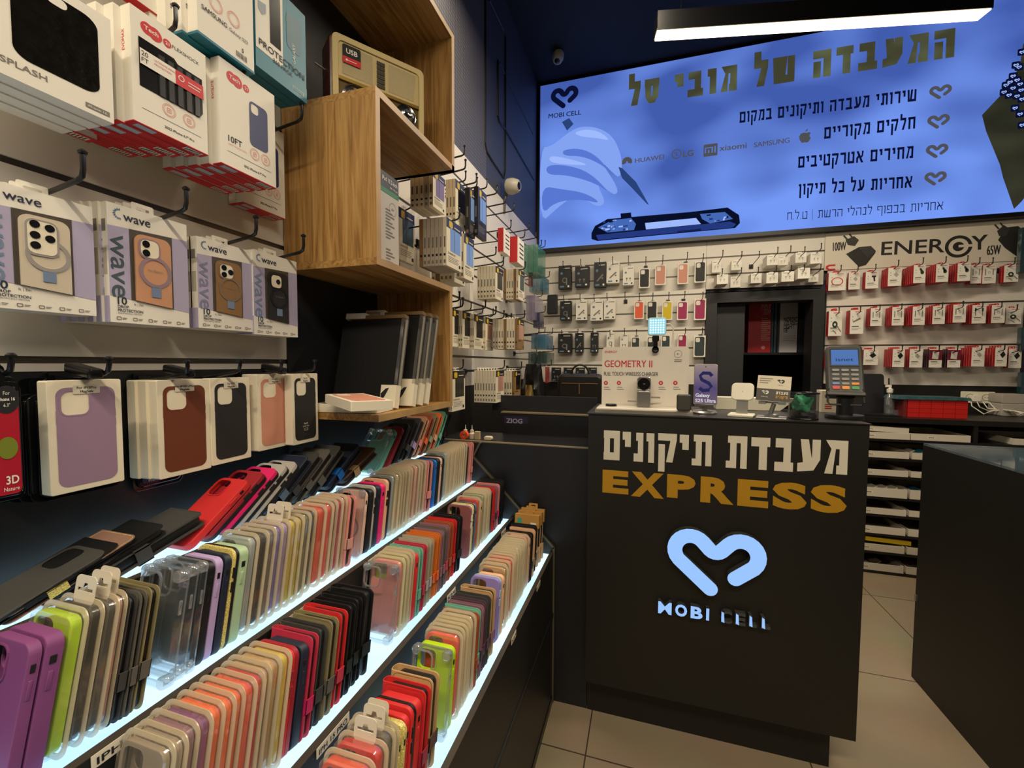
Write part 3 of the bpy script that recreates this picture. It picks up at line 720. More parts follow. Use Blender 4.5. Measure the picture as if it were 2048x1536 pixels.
# ---------------------------------------------------------------- right-hand display cabinet with a glass top
XC = .838 * H; a = onX(1846, 890, XC); far = a.y
cab = empty('display_cabinet', (XC, far, 0)); tag(cab, 'black display cabinet with a glass top at the right edge', 'cabinet')
xr = XC + .9; CBZ = a.z
kidof(MB().box(XC, XC + .018, -.6, far, .0, CBZ).build('side_panel', CB), cab)
kidof(MB().box(XC + .018, xr, far - .018, far, .0, CBZ).build('end_panel', CB), cab)
kidof(MB().box(XC + .018, xr, -.6, far - .018, 0, CBZ - .16).build('plinth', CB), cab)
kidof(MB().box(XC + .001, xr, -.6, far - .001, CBZ + .0005, CBZ + .008).build('glass_top', sheer('glass_top', '#9fc0cc', .10, .35, .04, .2)), cab)
kidof(MB().box(XC + .018, xr, -.6, far - .018, CBZ - .16, CBZ - .152).build('display_tray', emis('tray_glow', (.45, .60, .70), .75)), cab)  # tray glows to give the pale blue brightness under the glass
kidof(MB().box(XC - .006, XC + .001, far - .014, far - .004, onX(1829, 1192, XC).z - .012, onX(1829, 1192, XC).z + .012).build('hinge', ALU), cab)
# ================================================================== PHONE CASES
TINT = mat('case_tint', '#888888', .5)          # stand-in slots, swapped per copy
TINT2 = mat('case_tint_second', '#777777', .5)
FLANGE = sheer('blister_rim', '#e9dcbc', .62, .10, .25, .35)
DOME = sheer('blister_dome', '#efe4cc', .12, .16, .08, .5, .35)
CLEAR = sheer('clear_tpu', '#cfdbe2', .035, .16, .05, .4, .22)
CLEARE = sheer('clear_tpu_edge', '#e6eff3', .26, .5, .05, .6, .5)
SLOT = mat('slot_dark', '#0b0b0c', .6)
def proto(key, fn):
    if key not in PROTO: PROTO[key] = fn()
    return PROTO[key]
def cam_hole(w, h, big=True):
    s = w * .47
    return rrect(s, s * 1.04, s * .28, 4, -w / 2 + w * .08 + s / 2, h - w * .08 - s * .52)[::-1]
def case_shell(b, w, h, d, r, m=0, wall=.0016, hole=True):
    """open phone case, back plate at y=0 with the camera window, rim towards +y"""
    out = rrect(w - .003, h - .003, r - .0012, 5, 0, h / 2); full = rrect(w, h, r, 5, 0, h / 2); inn = rrect(w - 2 * wall, h - 2 * wall, r - wall, 5, 0, h / 2)
    loops = [out] + ([cam_hole(w, h)] if hole else [])
    b.flat(loops, 0, m)
    k = len(b.f); b.flat(loops, .0016, m)
    for i in range(k, len(b.f)): b.f[i] = tuple(reversed(b.f[i]))
    R = lambda l, y: [(x, y, z) for x, z in l]
    b.loft([R(inn, .0016), R(inn, d), R(full, d), R(full, .0016), R(rrect(w - .0012, h - .0012, r - .0005, 5, 0, h / 2), .0004), R(out, 0)], m)
    if hole:
        hl = cam_hole(w, h); b.loft([R(hl, .0016), R(hl, 0)], m)
    return b
def button(w, h, d, m=0):
    b = MB(); b.slab(.0022, .020, .001, d * .32, d * .62, .0006, m, 2, w / 2 + .0002, h * .62); return b
def P_shell(hard=False):
    w, h, d = .076, .152, .0115
    r = case_shell(MB(), w, h, d, .013).build('phone_case', TINT, None, smooth=35, link=False)
    kid(r, button(w, h, d).build('button', TINT, smooth=35, link=False))
    s = MB(); s.slab(.0012, .009, .0005, d * .3, d * .7, .0003, 0, 2, w / 2 + .0001, h * .80); kid(r, s.build('mute_slot', SLOT, link=False))
    hl = rrect(.0385, .040, .0115, 5, -.0138, .1262); hi = rrect(.0345, .036, .0095, 5, -.0138, .1262)
    g = MB(); g.plate([hl, hi[::-1]], -.0016, .0002); kid(r, g.build('camera_rim', TINT, link=False))
    return r
def P_clear():
    w, h, d = .080, .158, .013
    b = MB(); case_shell(b, w, h, d, .014, 0, .002)
    r = b.build('clear_phone_case', CLEAR, None, smooth=35, link=False)
    for sx in (-1, 1):
        for z in (.0, h - .0165):
            c = MB(); c.slab(.017, .017, .007, -.0006, d + .0008, .002, 0, 4, sx * (w / 2 - .0075), z); kid(r, c.build('corner_bumper', CLEARE, smooth=35, link=False))
    hl = cam_hole(w, h)[::-1]; cx = sum(p[0] for p in hl) / len(hl); cz = sum(p[1] for p in hl) / len(hl)
    g = MB(); g.plate([[(cx + (x - cx) * 1.1, cz + (z - cz) * 1.1) for x, z in hl], hl[::-1]], -.0024, .0004); kid(r, g.build('camera_rim', CLEARE, link=False))
    kid(r, button(w, h, d).build('button', CLEARE, smooth=35, link=False))
    o = rrect(w, h, .014, 5, 0, h / 2); i = rrect(w - .004, h - .004, .012, 5, 0, h / 2)
    g = MB(); g.plate([o, i[::-1]], d - .0008, d + .0004); kid(r, g.build('rim', CLEARE, link=False))
    return r
def P_blister(tab=False):
    w, h, d = .086, .166, .015
    b = MB(); fl = rrect(w, h, .016, 6, 0, h / 2); ins = rrect(w - .012, h - .012, .012, 6, 0, h / 2)
    b.plate([fl, ins[::-1]], d - .0022, d - .0006, 0)
    o = rrect(w - .008, h - .008, .013, 6, 0, h / 2); p = rrect(w - .013, h - .013, .011, 6, 0, h / 2)
    R = lambda l, y: [(x, y, z) for x, z in l]
    b.loft([R(o, d - .0024), R(o, .0022), R(p, 0)], 1); b.flat(p, 0, 1)
    r = b.build('blister_packed_case', [FLANGE, DOME], None, smooth=35, link=False)
    c = MB(); case_shell(c, w - .016, h - .016, d - .005, .012); c.xf(Matrix.Translation((0, .0026, .008)))
    kid(r, c.build('phone_case', TINT, smooth=35, link=False))
    if tab:
        t = MB(); outl = rrect(.038, .034, .007, 4, .002, h + .008)
        hole = [(-.012, h + .006), (.016, h + .006), (.016, h + .010), (.007, h + .010), (.005, h + .016), (-.001, h + .016), (-.003, h + .010), (-.012, h + .010)]
        t.plate([outl, hole[::-1]], d - .0026, d - .0016); kid(r, t.build('hang_tab', mat('tab_film', '#d8cfbb', .35), link=False))
    return r
def P_wallet(open_=False):
    w, h, d = .082, .156, .020
    R = lambda l, y: [(x, y, z) for x, z in l]
    b = MB()
    cov = lambda: [(-w / 2, 0.0)] + [(x, z) for x, z in rrect(w, h, .011, 5, 0, h / 2) if x > 0] + [(-w / 2, h)]
    c = cov(); b.plate(c, 0, .0022); b.plate(c, d - .0022, d)
    n = 8; ro, ri = d / 2, d / 2 - .0022
    arc = lambda r_, z: [(-w / 2 - r_ * .55 * math.sin(math.pi * k / n), d / 2 - r_ * math.cos(math.pi * k / n), z) for k in range(n + 1)]
    b.loft([arc(ro, h), arc(ro, 0)], closed=False); b.loft([arc(ri, 0), arc(ri, h)], closed=False); b.loft([arc(ro, 0), arc(ri, 0)], closed=False); b.loft([arc(ri, h), arc(ro, h)], closed=False)
    r = b.build('wallet_phone_case', TINT, None, smooth=40, link=False)
    s = MB(); s.slab(w - .010, h - .006, .010, .0034, d - .0034, .002, 0, 4, .001, .003); kid(r, s.build('inner_shell', mat('tpu_black', '#161618', .4), smooth=35, link=False))
    t = MB(); z0, z1 = h * .27, h * .41; xe = w / 2 + .0022
    t.box(w / 2 - .016, xe, -.0016, .0002, z0, z1); t.box(w / 2 - .022, xe, d - .0002, d + .0016, z0, z1); t.box(w / 2 + .0004, xe, -.0016, d + .0016, z0, z1)
    kid(r, t.build('strap', TINT2, link=False))
    g = MB(); g.plate([rrect(w - .004, h - .004, .010, 5, 0, h / 2), rrect(w - .0052, h - .0052, .0094, 5, 0, h / 2)[::-1]], -.0003, .0001); kid(r, g.build('stitching', TINT2, link=False))
    return r
def P_rugged():
    w, h, d = .080, .156, .014
    b = MB(); case_shell(b, w, h, d * .62, .014)
    r = b.build('rugged_phone_case', TINT, None, smooth=35, link=False)
    o = rrect(w + .001, h + .001, .0145, 5, 0, h / 2 + .0005); i = rrect(w - .005, h - .005, .012, 5, 0, h / 2)
    g = MB(); g.plate([o, i[::-1]], d * .55, d); kid(r, g.build('bumper', TINT2, smooth=35, link=False))
    for z in (.09, .112):
        s = MB(); s.slab(.003, .016, .001, d * .2, d * .55, .0006, 0, 2, w / 2 + .0006, z); kid(r, s.build('button', TINT2, link=False))
    return r
def P_carton():
    w, h, d = .088, .172, .017
    b = MB(); b.box(-w / 2, w / 2, 0, d, 0, .052, 0); b.box(-w / 2, w / 2, 0, d, .128, h, 1); b.box(-w / 2 + .006, w / 2 - .006, d - .003, d, .05, .13, 0)
    r = b.build('carton_packed_case', [mat('kraft_light', '#c9a577', .7), mat('kraft', '#b5853f', .7)], None, link=False)
    s = MB(); s.slab(w - .014, .12, .012, .002, d - .004, .002, 0, 4, 0, .03); kid(r, s.build('phone_case', TINT, smooth=35, link=False))
    t = MB(); t.plate([rrect(.034, .022, .004, 3, 0, h + .008), rrect(.016, .005, .002, 2, 0, h + .010)[::-1]], d * .4, d * .4 + .001); kid(r, t.build('hang_tab', mat('kraft', '#b5853f', .7), link=False))
    l = MB(); l.flat(rrect(.016, .016, .001, 1, -.026, .150), -.0004); kid(r, l.build('label', mat('label_green', '#2f9f86', .5), link=False))
    l = MB(); l.flat(rrect(.020, .013, .001, 1, .024, .140), -.0004); kid(r, l.build('barcode', WHITE, link=False))
    return r
def P_ring():
    r = P_shell(); g = MB(); g.plate([circle(0, .066, .027, 30), circle(0, .066, .0225, 30)[::-1]], -.0012, .0002); kid(r, g.build('magnet_ring', mat('ring_grey', '#8c8580', .4), link=False)); return r
MAKE = dict(ring=P_ring, shell=P_shell, clear=P_clear, blister=P_blister, tab=lambda: P_blister(True), wallet=P_wallet, rugged=P_rugged, carton=P_carton)
DIM = dict(ring=(.076, .0115), shell=(.076, .0115), clear=(.080, .0134), blister=(.086, .015), tab=(.086, .015), wallet=(.082, .022), rugged=(.080, .0145), carton=(.088, .017))
WORD = dict(ring='phone case with a grey ring', shell='phone case', clear='clear phone case', blister='blister-packed phone case', tab='blister-packed phone case with hang tab', wallet='wallet phone case', rugged='two-part phone case', carton='phone case in kraft carton')
PAL = {  # name: (hex, roughness)
    'purple': ('#7c3f74', .6), 'lime': ('#b4d800', .45), 'black': ('#161617', .45), 'dusty pink': ('#d29a8c', .5), 'dark grey': ('#3a3936', .7), 'grey': ('#5c574e', .75),
    'lilac': ('#b39cc8', .5), 'navy': ('#1c2436', .5), 'gold': ('#c4a860', .3), 'pale green': ('#a9c49a', .5), 'frosted grey': ('#a9b3b3', .4), 'brown-grey': ('#7f7562', .5),
    'violet': ('#8f7fc0', .5), 'yellow': ('#d6bd3a', .5), 'olive': ('#857a52', .6), 'dark green': ('#38523f', .5), 'orange-red': ('#e2502f', .5), 'coral': ('#ef5148', .5),
    'sage': ('#98a583', .5), 'magenta': ('#c21f58', .5), 'pink': ('#dc8d86', .5), 'hot pink': ('#e5206c', .5), 'silver': ('#b2aea6', .35), 'peach': ('#e6b18b', .5), 'beige': ('#cdbb96', .5),
    'tan': ('#c09a68', .6), 'taupe': ('#9d8d78', .5), 'blue': ('#1a66b4', .45), 'frosted cream': ('#d8cdae', .5), 'frosted rose': ('#dbb49f', .5), 'red': ('#cf2a2a', .5), 'orange': ('#ee6a30', .5),
    'deep red': ('#9c1f2a', .5), 'crimson': ('#c03048', .6), 'mint': ('#6fb79b', .6), 'stone': ('#aaa188', .65), 'burnt orange': ('#cf6f22', .6), 'mauve': ('#8d6470', .6), 'rust': ('#a3502e', .65),
    'glitter rose': ('#7d4a48', .35), 'slate blue': ('#54697c', .5), 'brown': ('#5a3a2a', .65), 'plum': ('#553a48', .6), 'ice blue': ('#a6bccb', .4), 'white': ('#d9d6cc', .5), 'rose gold': ('#8d6c5c', .4)}
def pm(c):
    h, r = PAL[c]; m = mat('case_' + c.replace(' ', '_').replace('-', '_'), h, r)
    if c in ('glitter rose', 'gold') and not m.get('g'):
        noise_tint(m, 600, .4, 2.2, detail=2); m['g'] = 1
    return m
def place_case(kind, color, x, y, z, lean, depth, group, place, strap=None, seq='from the left', word=None, scale=1.0, rz=0.0):
    p = proto(kind, MAKE[kind]); w, d = DIM[kind]
    sw = {TINT: pm(color), TINT2: pm(strap or color)}
    ky = max(.35, min(1.35, depth / d))
    a = math.radians(lean)
    o = inst(p, (x - w * scale / 2, y, z + d * ky * math.sin(a) + .0002), (-a, 0, rz), (scale, ky, scale), sw)
    cw = '' if kind == 'clear' and color == 'ice blue' else color + ' '
    tag(o, cw + (word or WORD[kind]), 'phone case', group, place, seq); return o
def y_at(px, X, py=1150):
    return onX(px, py, X).y
random.seed(11)
def row(k, items, group, place, py, inset=.034):
    """items: (kind, colour, right-edge pixel[, strap colour])"""
    xr = LIP[k][0] - inset; z = LIP[k][1] - .009
    ys = [y_at(it[2], xr, py(it[2])) - .0125 for it in items]
    lim = YP - .013 - .034 - DIM[items[-1][0]][1]
    if ys[-1] > lim: ys = [y if y < 1.15 else 1.15 + (y - 1.15) * (lim - 1.15) / (ys[-1] - 1.15) for y in ys]
    for i, it in enumerate(items):
        w, d = DIM[it[0]]
        nxt = ys[i + 1] if i + 1 < len(items) else ys[i] + d + .004
        prv = ys[i - 1] if i else ys[i] - d - .004
        gap = min(nxt - ys[i], max(ys[i] - prv, .004) * 1.6)
        place_case(it[0], it[1], xr + random.uniform(-.002, .002) + (.003 if it[0] in ('wallet', 'blister', 'tab') else 0), ys[i], z, 10.6 + random.uniform(-.25, .25), gap * .80, group, place, it[3] if len(it) > 3 else None)
S_, C_, B_, T_, W_, G_, K_ = 'shell', 'clear', 'blister', 'tab', 'wallet', 'rugged', 'carton'
R2 = [(S_, 'purple', 22), (S_, 'purple', 58), (B_, 'lime', 108), (T_, 'black', 153), (T_, 'dark grey', 186), (T_, 'dusty pink', 214), (W_, 'dark grey', 232, 'dark grey'), (W_, 'grey', 256, 'grey'), (W_, 'olive', 273, 'grey'),
      (C_, 'ice blue', 338), (C_, 'ice blue', 364), (C_, 'ice blue', 386), (S_, 'black', 402), (S_, 'lilac', 419), (S_, 'navy', 436), (G_, 'gold', 451, 'black'), (S_, 'pale green', 466), (B_, 'frosted grey', 488), (B_, 'black', 508),
      (B_, 'brown-grey', 525), (B_, 'violet', 541), (T_, 'lilac', 558), (T_, 'yellow', 573), (B_, 'yellow', 586), (B_, 'olive', 599), (B_, 'dark green', 612), (B_, 'orange-red', 628), (B_, 'coral', 648), (B_, 'sage', 659), (B_, 'magenta', 670), (B_, 'pink', 679), (W_, 'pink', 690, 'dusty pink'),
      (C_, 'ice blue', 722), ('ring', 'frosted rose', 726), (S_, 'black', 734), (G_, 'silver', 743, 'black'), (S_, 'navy', 750), (S_, 'hot pink', 759), (G_, 'peach', 769, 'black'), (B_, 'frosted grey', 782), (B_, 'beige', 790), (B_, 'tan', 797), (B_, 'taupe', 804), (B_, 'taupe', 809.5), (B_, 'beige', 815), (B_, 'pink', 822), (B_, 'pink', 829.5), (B_, 'taupe', 836), (B_, 'taupe', 842.5), (W_, 'pink', 852.5, 'pink'),
      (S_, 'blue', 869), (S_, 'black', 874), (S_, 'frosted rose', 880), (S_, 'black', 885), (B_, 'frosted grey', 893)] + [(B_, ('frosted cream', 'frosted rose', 'frosted cream')[i % 3], 897.6 + 4.15 * i) for i in range(10)] + [(S_, 'black', 941), (W_, 'pink', 948.5, 'pink')]
row(1, R2, 'phone cases on the second lit shelf', 'on the second lit shelf', lambda p: 1330 - .42 * p)
R3 = [(B_, 'taupe', 296), (B_, 'taupe', 322), (B_, 'mauve', 348), (B_, 'purple', 378), (B_, 'orange', 405), (B_, 'orange', 431), (B_, 'orange', 452), (B_, 'orange-red', 470), (B_, 'red', 495), (B_, 'tan', 512), (B_, 'tan', 529), (B_, 'yellow', 551),
      (G_, 'red', 567, 'deep red'), (S_, 'navy', 590), (W_, 'crimson', 608, 'magenta'), (W_, 'dark grey', 627, 'dark grey'), (W_, 'olive', 648, 'grey'), (W_, 'red', 668, 'crimson'), (W_, 'black', 687, 'black'), (W_, 'black', 703, 'black'), (W_, 'black', 718, 'black'),
      (C_, 'ice blue', 783), (B_, 'pink', 794), (B_, 'lime', 804), (B_, 'beige', 812), (B_, 'taupe', 818), (S_, 'red', 824.5), (W_, 'mint', 832, 'mint'), (W_, 'crimson', 841, 'crimson'), (W_, 'stone', 849, 'silver'), (W_, 'stone', 857, 'silver'), (W_, 'burnt orange', 864, 'orange'), (W_, 'burnt orange', 870.5, 'orange'),
      (W_, 'mauve', 877, 'mauve'), (W_, 'grey', 883, 'mauve'), (W_, 'mauve', 889, 'crimson'), (W_, 'rust', 896, 'rust'), (W_, 'red', 903.5, 'red'), (W_, 'black', 911, 'black'),
      (G_, 'glitter rose', 940, 'white'), (G_, 'gold', 946.5, 'black'), (S_, 'slate blue', 951.5), (B_, 'red', 957.5), (S_, 'tan', 964), (B_, 'sage', 972)] + [(B_, 'beige', 977 + 3.2 * i) for i in range(4)] + [(S_, 'black', 991), (W_, 'red', 997.5, 'crimson'), (W_, 'mauve', 1002, 'plum'), (W_, 'pink', 1006.5, 'hot pink'), (W_, 'black', 1012, 'black'), (W_, 'black', 1019, 'black')]
row(2, R3, 'phone cases on the third lit shelf', 'on the third lit shelf', lambda p: 1590 - .55 * p)
R4 = [(B_, 'orange-red', 715), (T_, 'red', 743), (T_, 'grey', 766), (T_, 'black', 782), (S_, 'gold', 788.5), (S_, 'gold', 795.5), (S_, 'red', 805), (G_, 'red', 814, 'black'), (S_, 'red', 825), (W_, 'red', 838, 'deep red'), (W_, 'tan', 854, 'brown'),
      (C_, 'ice blue', 892), (S_, 'lime', 901), (B_, 'coral', 912), (B_, 'sage', 919.5), (B_, 'beige', 925), (B_, 'yellow', 930), (B_, 'beige', 935), (B_, 'beige', 939.5), (W_, 'rust', 947, 'rust'), (W_, 'mint', 952.5, 'mint'), (W_, 'mauve', 958, 'plum'), (W_, 'plum', 963, 'plum'), (W_, 'dark grey', 969, 'plum'), (W_, 'tan', 977, 'mauve'),
      (G_, 'violet', 995, 'ice blue'), (S_, 'peach', 1002), (B_, 'tan', 1008), (B_, 'tan', 1013), (B_, 'coral', 1019), (B_, 'coral', 1023)] + [(B_, ('frosted cream', 'sage', 'frosted cream', 'beige')[i % 4], 1027 + 2.9 * i) for i in range(9)] + [(B_, 'coral', 1054), (S_, 'peach', 1058), (W_, 'black', 1061.5, 'black'), (W_, 'peach', 1066, 'tan'), (W_, 'black', 1071, 'black'),
      (K_, 'black', 1080), (K_, 'black', 1085), (K_, 'black', 1090)]
row(3, R4, 'phone cases on the bottom lit shelf', 'on the bottom lit shelf', lambda p: 2150 - 0.95 * p, .032)
# the top shelf: cases lying back on one another like fallen dominoes
R1 = [(G_, 'dark grey', -95, 73, 1235, 'black'), (W_, 'black', -50, 72, 1220, 'black'), (W_, 'rose gold', 5, 72, 1212, 'gold'), (W_, 'black', 92, 73, 1190, 'black'), (W_, 'dark grey', 205, 76, 1152, 'dark grey'), (S_, 'red', 372, 56, 1078, None), (G_, 'deep red', 412, 55, 1066, 'black'), (G_, 'hot pink', 446, 55, 1052, 'black'),
      (G_, 'silver', 474, 54, 1040, 'black'), (G_, 'silver', 500, 54, 1031, 'black'), (W_, 'navy', 531, 53, 1022, 'slate blue'), (W_, 'dark grey', 559, 53, 1010, 'dark grey'), (W_, 'grey', 587, 53, 998, 'grey'), (W_, 'dark grey', 613, 53, 992, 'grey'), (W_, 'navy', 654, 57, 975, 'blue'), (W_, 'brown', 688, 68, 961, 'tan'),
      (C_, 'ice blue', 741, 44, 935, None), (S_, 'mint', 755, 43, 929, None), (S_, 'deep red', 772, 42, 925, None), (G_, 'black', 786, 41, 919, 'black'), (W_, 'black', 801, 40, 914, 'dark grey'), (W_, 'dark grey', 815, 40, 909, 'lilac'), (W_, 'peach', 828, 39, 904, 'pink'), (W_, 'rust', 840, 39, 900, 'orange'), (W_, 'olive', 850, 38, 896, 'sage'), (W_, 'orange', 860, 38, 892, 'peach'), (W_, 'mint', 870, 38, 888, 'mint'), (W_, 'black', 880, 37, 885, 'black')]
z1 = LIP[0][1] - .009
yprev = None
for i, (kd, c, px, ln, py, stp) in enumerate(R1):
    xr = -.748
    y = y_at(px, xr, py); w, d = DIM[kd]
    ny = y_at(R1[i + 1][2], xr, R1[i + 1][4]) if i + 1 < len(R1) else y + .03
    dep = min((ny - y) * math.cos(math.radians(ln)) * .95, d * 1.1)
    place_case(kd, c, xr, y, z1, ln, max(dep, .006), 'phone cases on the top lit shelf', 'lying back on the top lit shelf', stp)
# ================================================================== HOOKS AND BOXES ON THE LEFT WALL
def P_hook(L, r=.0028, tip=.022, drop=.0):
    def f():
        b = MB(); b.box(-.014, .014, -.006, 0, -.028, .004); b.box(-.010, .010, -.012, -.006, -.02, 0)
        b.tube([(0, -.010, -.010), (0, -L * .5, -.008 + .004), (0, -L + .012, .004), (0, -L + .003, .008), (0, -L, .018), (0, -L, .018 + tip)], r, 8)
        b.lathe([(r * 1.5, 0.016 + tip), (r * 1.7, .019 + tip), (r * .9, .022 + tip)], 8, 0, 0, -L)
        return b.build('display_hook', HOOKM, None, smooth=40, link=False)
    return f
def hook(key, L, loc, rz, label, place, group, seq='from the left', **kw):
    o = inst(proto(key, P_hook(L, **kw)), loc, (0, 0, rz)); tag(o, label, 'hook', group, place, seq); return o
def swirl(b, cx, cz, s, y, m):
    for k in range(9):
        a = math.radians(70 + 24 * k); a2 = a + .5
        b.flat([(cx + s * math.cos(a) * .55, cz + s * math.sin(a) * .55), (cx + s * math.cos(a + .25), cz + s * math.sin(a + .25)), (cx + s * math.cos(a2) * .75, cz + s * math.sin(a2) * .75)], y, m)
def icon_row(b, x0, x1, z, n, s, y, m):
    for k in range(n):
        x = x0 + (x1 - x0) * k / (n - 1) if n > 1 else x0
        o = rrect(s, s * .8, s * .2, 2, x, z); i = rrect(s * .7, s * .5, s * .15, 2, x, z); b.flat([o, i[::-1]], y, m)
        b.flat(_R(x + s * .7, z + .0004, x + s * 1.7, z + .0012), y, m); b.flat(_R(x + s * .7, z - .0014, x + s * 1.5, z - .0006), y, m)
LAV = mat('lavender_print', '#a9a1bd', .5); LAVD = mat('lavender_word', '#8296b4', .3, .3)
LENS = mat('lens_black', '#17171b', .15); LENS_R = mat('lens_ring', '#8a8782', .3, .5)
BW, BH = .120, .178
def P_wave(style):
    tintc, word, lens_n, ringc, fancy = style
    def f():
        d = .018; b = MB(); b.box(-BW / 2, BW / 2, 0, d, 0, BH, 0); b.box(-BW / 2 - .0004, -BW / 2, .0005, d - .0005, 0, BH * .22, 1)
        b.box(-BW / 2 - .0003, -BW / 2, .003, d - .003, BH * .4, BH * .62, 2); b.box(-BW / 2 - .0003, -BW / 2, .004, d - .004, BH * .76, BH * .86, 3)
        r = b.build('case_box', [WHITE, LAV, GREYC, INKG], None, link=False)
        y = -.0004
        p = MB(); p.flat([(-BW / 2, .040), (BW / 2, .026), (BW / 2, BH - .028), (-BW / 2, BH - .034)], y, 0)
        kid(r, p.build('colour_panel', LAV, link=False))
        wx0, wx1 = -BW * .26, BW * .28
        zb = lambda x: .040 + (x + BW / 2) / BW * -.014; zt = lambda x: BH - .034 + (x + BW / 2) / BW * .006
        w = MB(); w.flat([(wx0, zb(wx0)), (wx1, zb(wx1)), (wx1, zt(wx1)), (wx0, zt(wx0))], y - .0004); wi = kid(r, w.build('window', mat('win_dark', '#4b443c', .35), link=False))
        c = MB(); cw = wx1 - wx0 - .010; cx = (wx0 + wx1) / 2 + .001; top = zt(cx) - .006
        ol = [(x, z) for x, z in rrect(cw, .2, .012, 5, cx, top - .1)]; ol = [(x, max(z, zb(x) + .0004)) for x, z in ol]
        c.plate(ol, y - .0030, y - .0006); pc = kid(r, c.build('phone_case', tintc, smooth=35, link=False))
        il = MB(); s = .032 if lens_n < 5 else .036; ic = (cx - cw / 2 + .005 + s / 2, top - .005 - s * .5)
        il.plate(rrect(s, s * (1.0 if lens_n < 5 else 1.5), .010, 4, ic[0], ic[1] - (0 if lens_n < 5 else s * .25)), y - .0044, y - .003); isl = kid(pc, il.build('camera_island', ringc, link=False))
        L2 = MB(); L2.plate(rrect(s - .005, (s - .005) * (1.0 if lens_n < 5 else 1.55), .008, 4, ic[0], ic[1] - (0 if lens_n < 5 else s * .25)), y - .0048, y - .0044); kid(pc, L2.build('camera_plate', CREAM, link=False))
        q = {2: ((-.006, .007), (-.006, -.007)), 3: ((-.006, .007), (-.006, -.007), (.008, 0)), 5: ((-.008, .010), (-.008, -.006), (-.008, -.021), (.008, .008), (.008, -.008)), 1: ((.004, .0),)}[lens_n]
        for a, e in q:
            ln = MB(); ln.plate(circle(ic[0] + a, ic[1] + e, .0055, 16), y - .0058, y - .0046, 0); kid(pc, ln.build('lens', LENS, link=False))
        g = MB(); rc = (cx + .002, zb(cx) + .052); g.plate([circle(rc[0], rc[1], .025, 32), circle(rc[0], rc[1], .0195, 32)[::-1]], y - .0042, y - .003)
        kid(pc, g.build('magnet_ring', ringc, smooth=35, link=False))
        g = MB(); g.box(rc[0] - .007, rc[0] + .007, y - .0042, y - .003, max(zb(rc[0]) + .001, rc[1] - .040), rc[1] - .024); kid(pc, g.build('kickstand', LAVD, link=False))
        t = MB(); t.text('wave', -BW * .32, BH - .022, .019, y - .0003, 0, .012); swirl(t, -BW * .365, BH - .014, .009, y - .0003, 1)
        t.text('10', -BW * .42, .028, .016, y - .0003, 0, .02); t.text('ft | 3m', -BW * .23, .028, .005, y - .0003, 0); t.text('DROP', -BW * .42, .0225, .0058, y - .0003, 0, .02); t.text('PROTECTION', -BW * .42, .0170, .0058, y - .0003, 0, .02); t.text('SCIENTIFICALLY PROVEN', -BW * .42, .0135, .0030, y - .0003, 0)
        icon_row(t, -BW * .41, BW * .34, .0065, 5, .0065, y - .0003, 2)
        t.text('For Magnetic', rc[0], rc[1] + .001, .0045, y - .0045, 2, align='c')
        kid(r, t.build('lettering', [mat('ink_navy', '#232b45', .5), mat('ink_blue', '#3f6c9c', .5), INKG], link=False))
        v = MB(); v.text('wave', -BW * .475, BH - .046, .037, y - .0004, 0, .012, rot=-math.pi / 2, fit=.094); kid(r, v.build('side_word', word, link=False))
        hang_tab(r, BH, d); return r
    return f
def hang_tab(r, h, d, m=None, w=.034, hh=.016):
    t = MB(); t.plate([rrect(w, hh, .003, 3, 0, h + hh / 2), rrect(w * .6, hh * .28, .002, 3, 0, h + hh * .45)[::-1]], d - .0016, d - .0006); kid(r, t.build('hang_tab', m or WHITE, link=False))
def fit_left(px_l, px_r, pt, pb, XF, w0, h0):
    """place a w0 x h0 box flat against the left wall so that its front spans these pixels at depth XF"""
    m = (pt + pb) / 2; yl = onX(px_l, m, XF).y; yr = onX(px_r, m, XF).y; z0 = onX(px_l, pb, XF).z; z1 = onX(px_l, pt, XF).z
    return (XF, (yl + yr) / 2, z0), ((yr - yl) / w0, 1, (z1 - z0) / h0)
QT = math.pi / 2
def stack_left(key, fn, fit, n, d, label, label_back, place, group, step=(0, 0), back_key=None, back_fn=None):
    """n boxes on one hook: the front one and those behind it, towards the wall"""
    (x, y, z), sc = fit
    for i in range(n):
        k, f = (key, fn) if i == 0 or not back_fn else (back_key, back_fn)
        o = inst(proto(k, f), (x - i * (d + .0004), y - step[0] * i, z - step[1] * i), (0, 0, QT), sc)
        if i == 0: tag(o, label, 'box', group, place)
        else: tag(o, label_back, 'box', group, place, 'counted back')
XF = -.800
wave_styles = [(mat('film_clear', '#c9bda8', .3), LAVD, 5, mat('ring_silver', '#b9b2ad', .25, .4), 0), (mat('film_peach', '#c6926f', .35), mat('word_foil', '#93abb4', .15, .8), 2, mat('ring_mauve', '#a38a94', .3, .3), 0),
               (mat('film_bronze', '#8a6842', .35), mat('word_slate', '#7d7f9b', .4), 3, mat('ring_bronze', '#a68a6a', .25, .5), 0), (mat('film_smoke', '#2b2926', .35), LAVD, 1, mat('ring_black', '#1c1b1b', .3), 0)]
wave_px = [(-38, 187, 352, 612, 3), (217, 375, 403, 643, 6), (395, 506, 472, 655, 4), (507, 594, 499, 668, 3)]
wn = ['clear ringed phone case', 'peach ringed phone case', 'bronze ringed phone case', 'black ringed phone case']
for i, (l, r_, t, bt, n) in enumerate(wave_px):
    bx = XF + (0.004 if i == 3 else 0)
    stack_left(f'wave{i}', P_wave(wave_styles[i]), fit_left(l, r_, t, bt, bx, BW, BH), n, .0145 if n < 6 else .0125,
               f'lavender-white box with a {wn[i]} in its window', f'lavender-white box behind the {wn[i].split()[0]} ring case,', '', 'white and lavender case boxes', (.004 * (i == 1), .0))
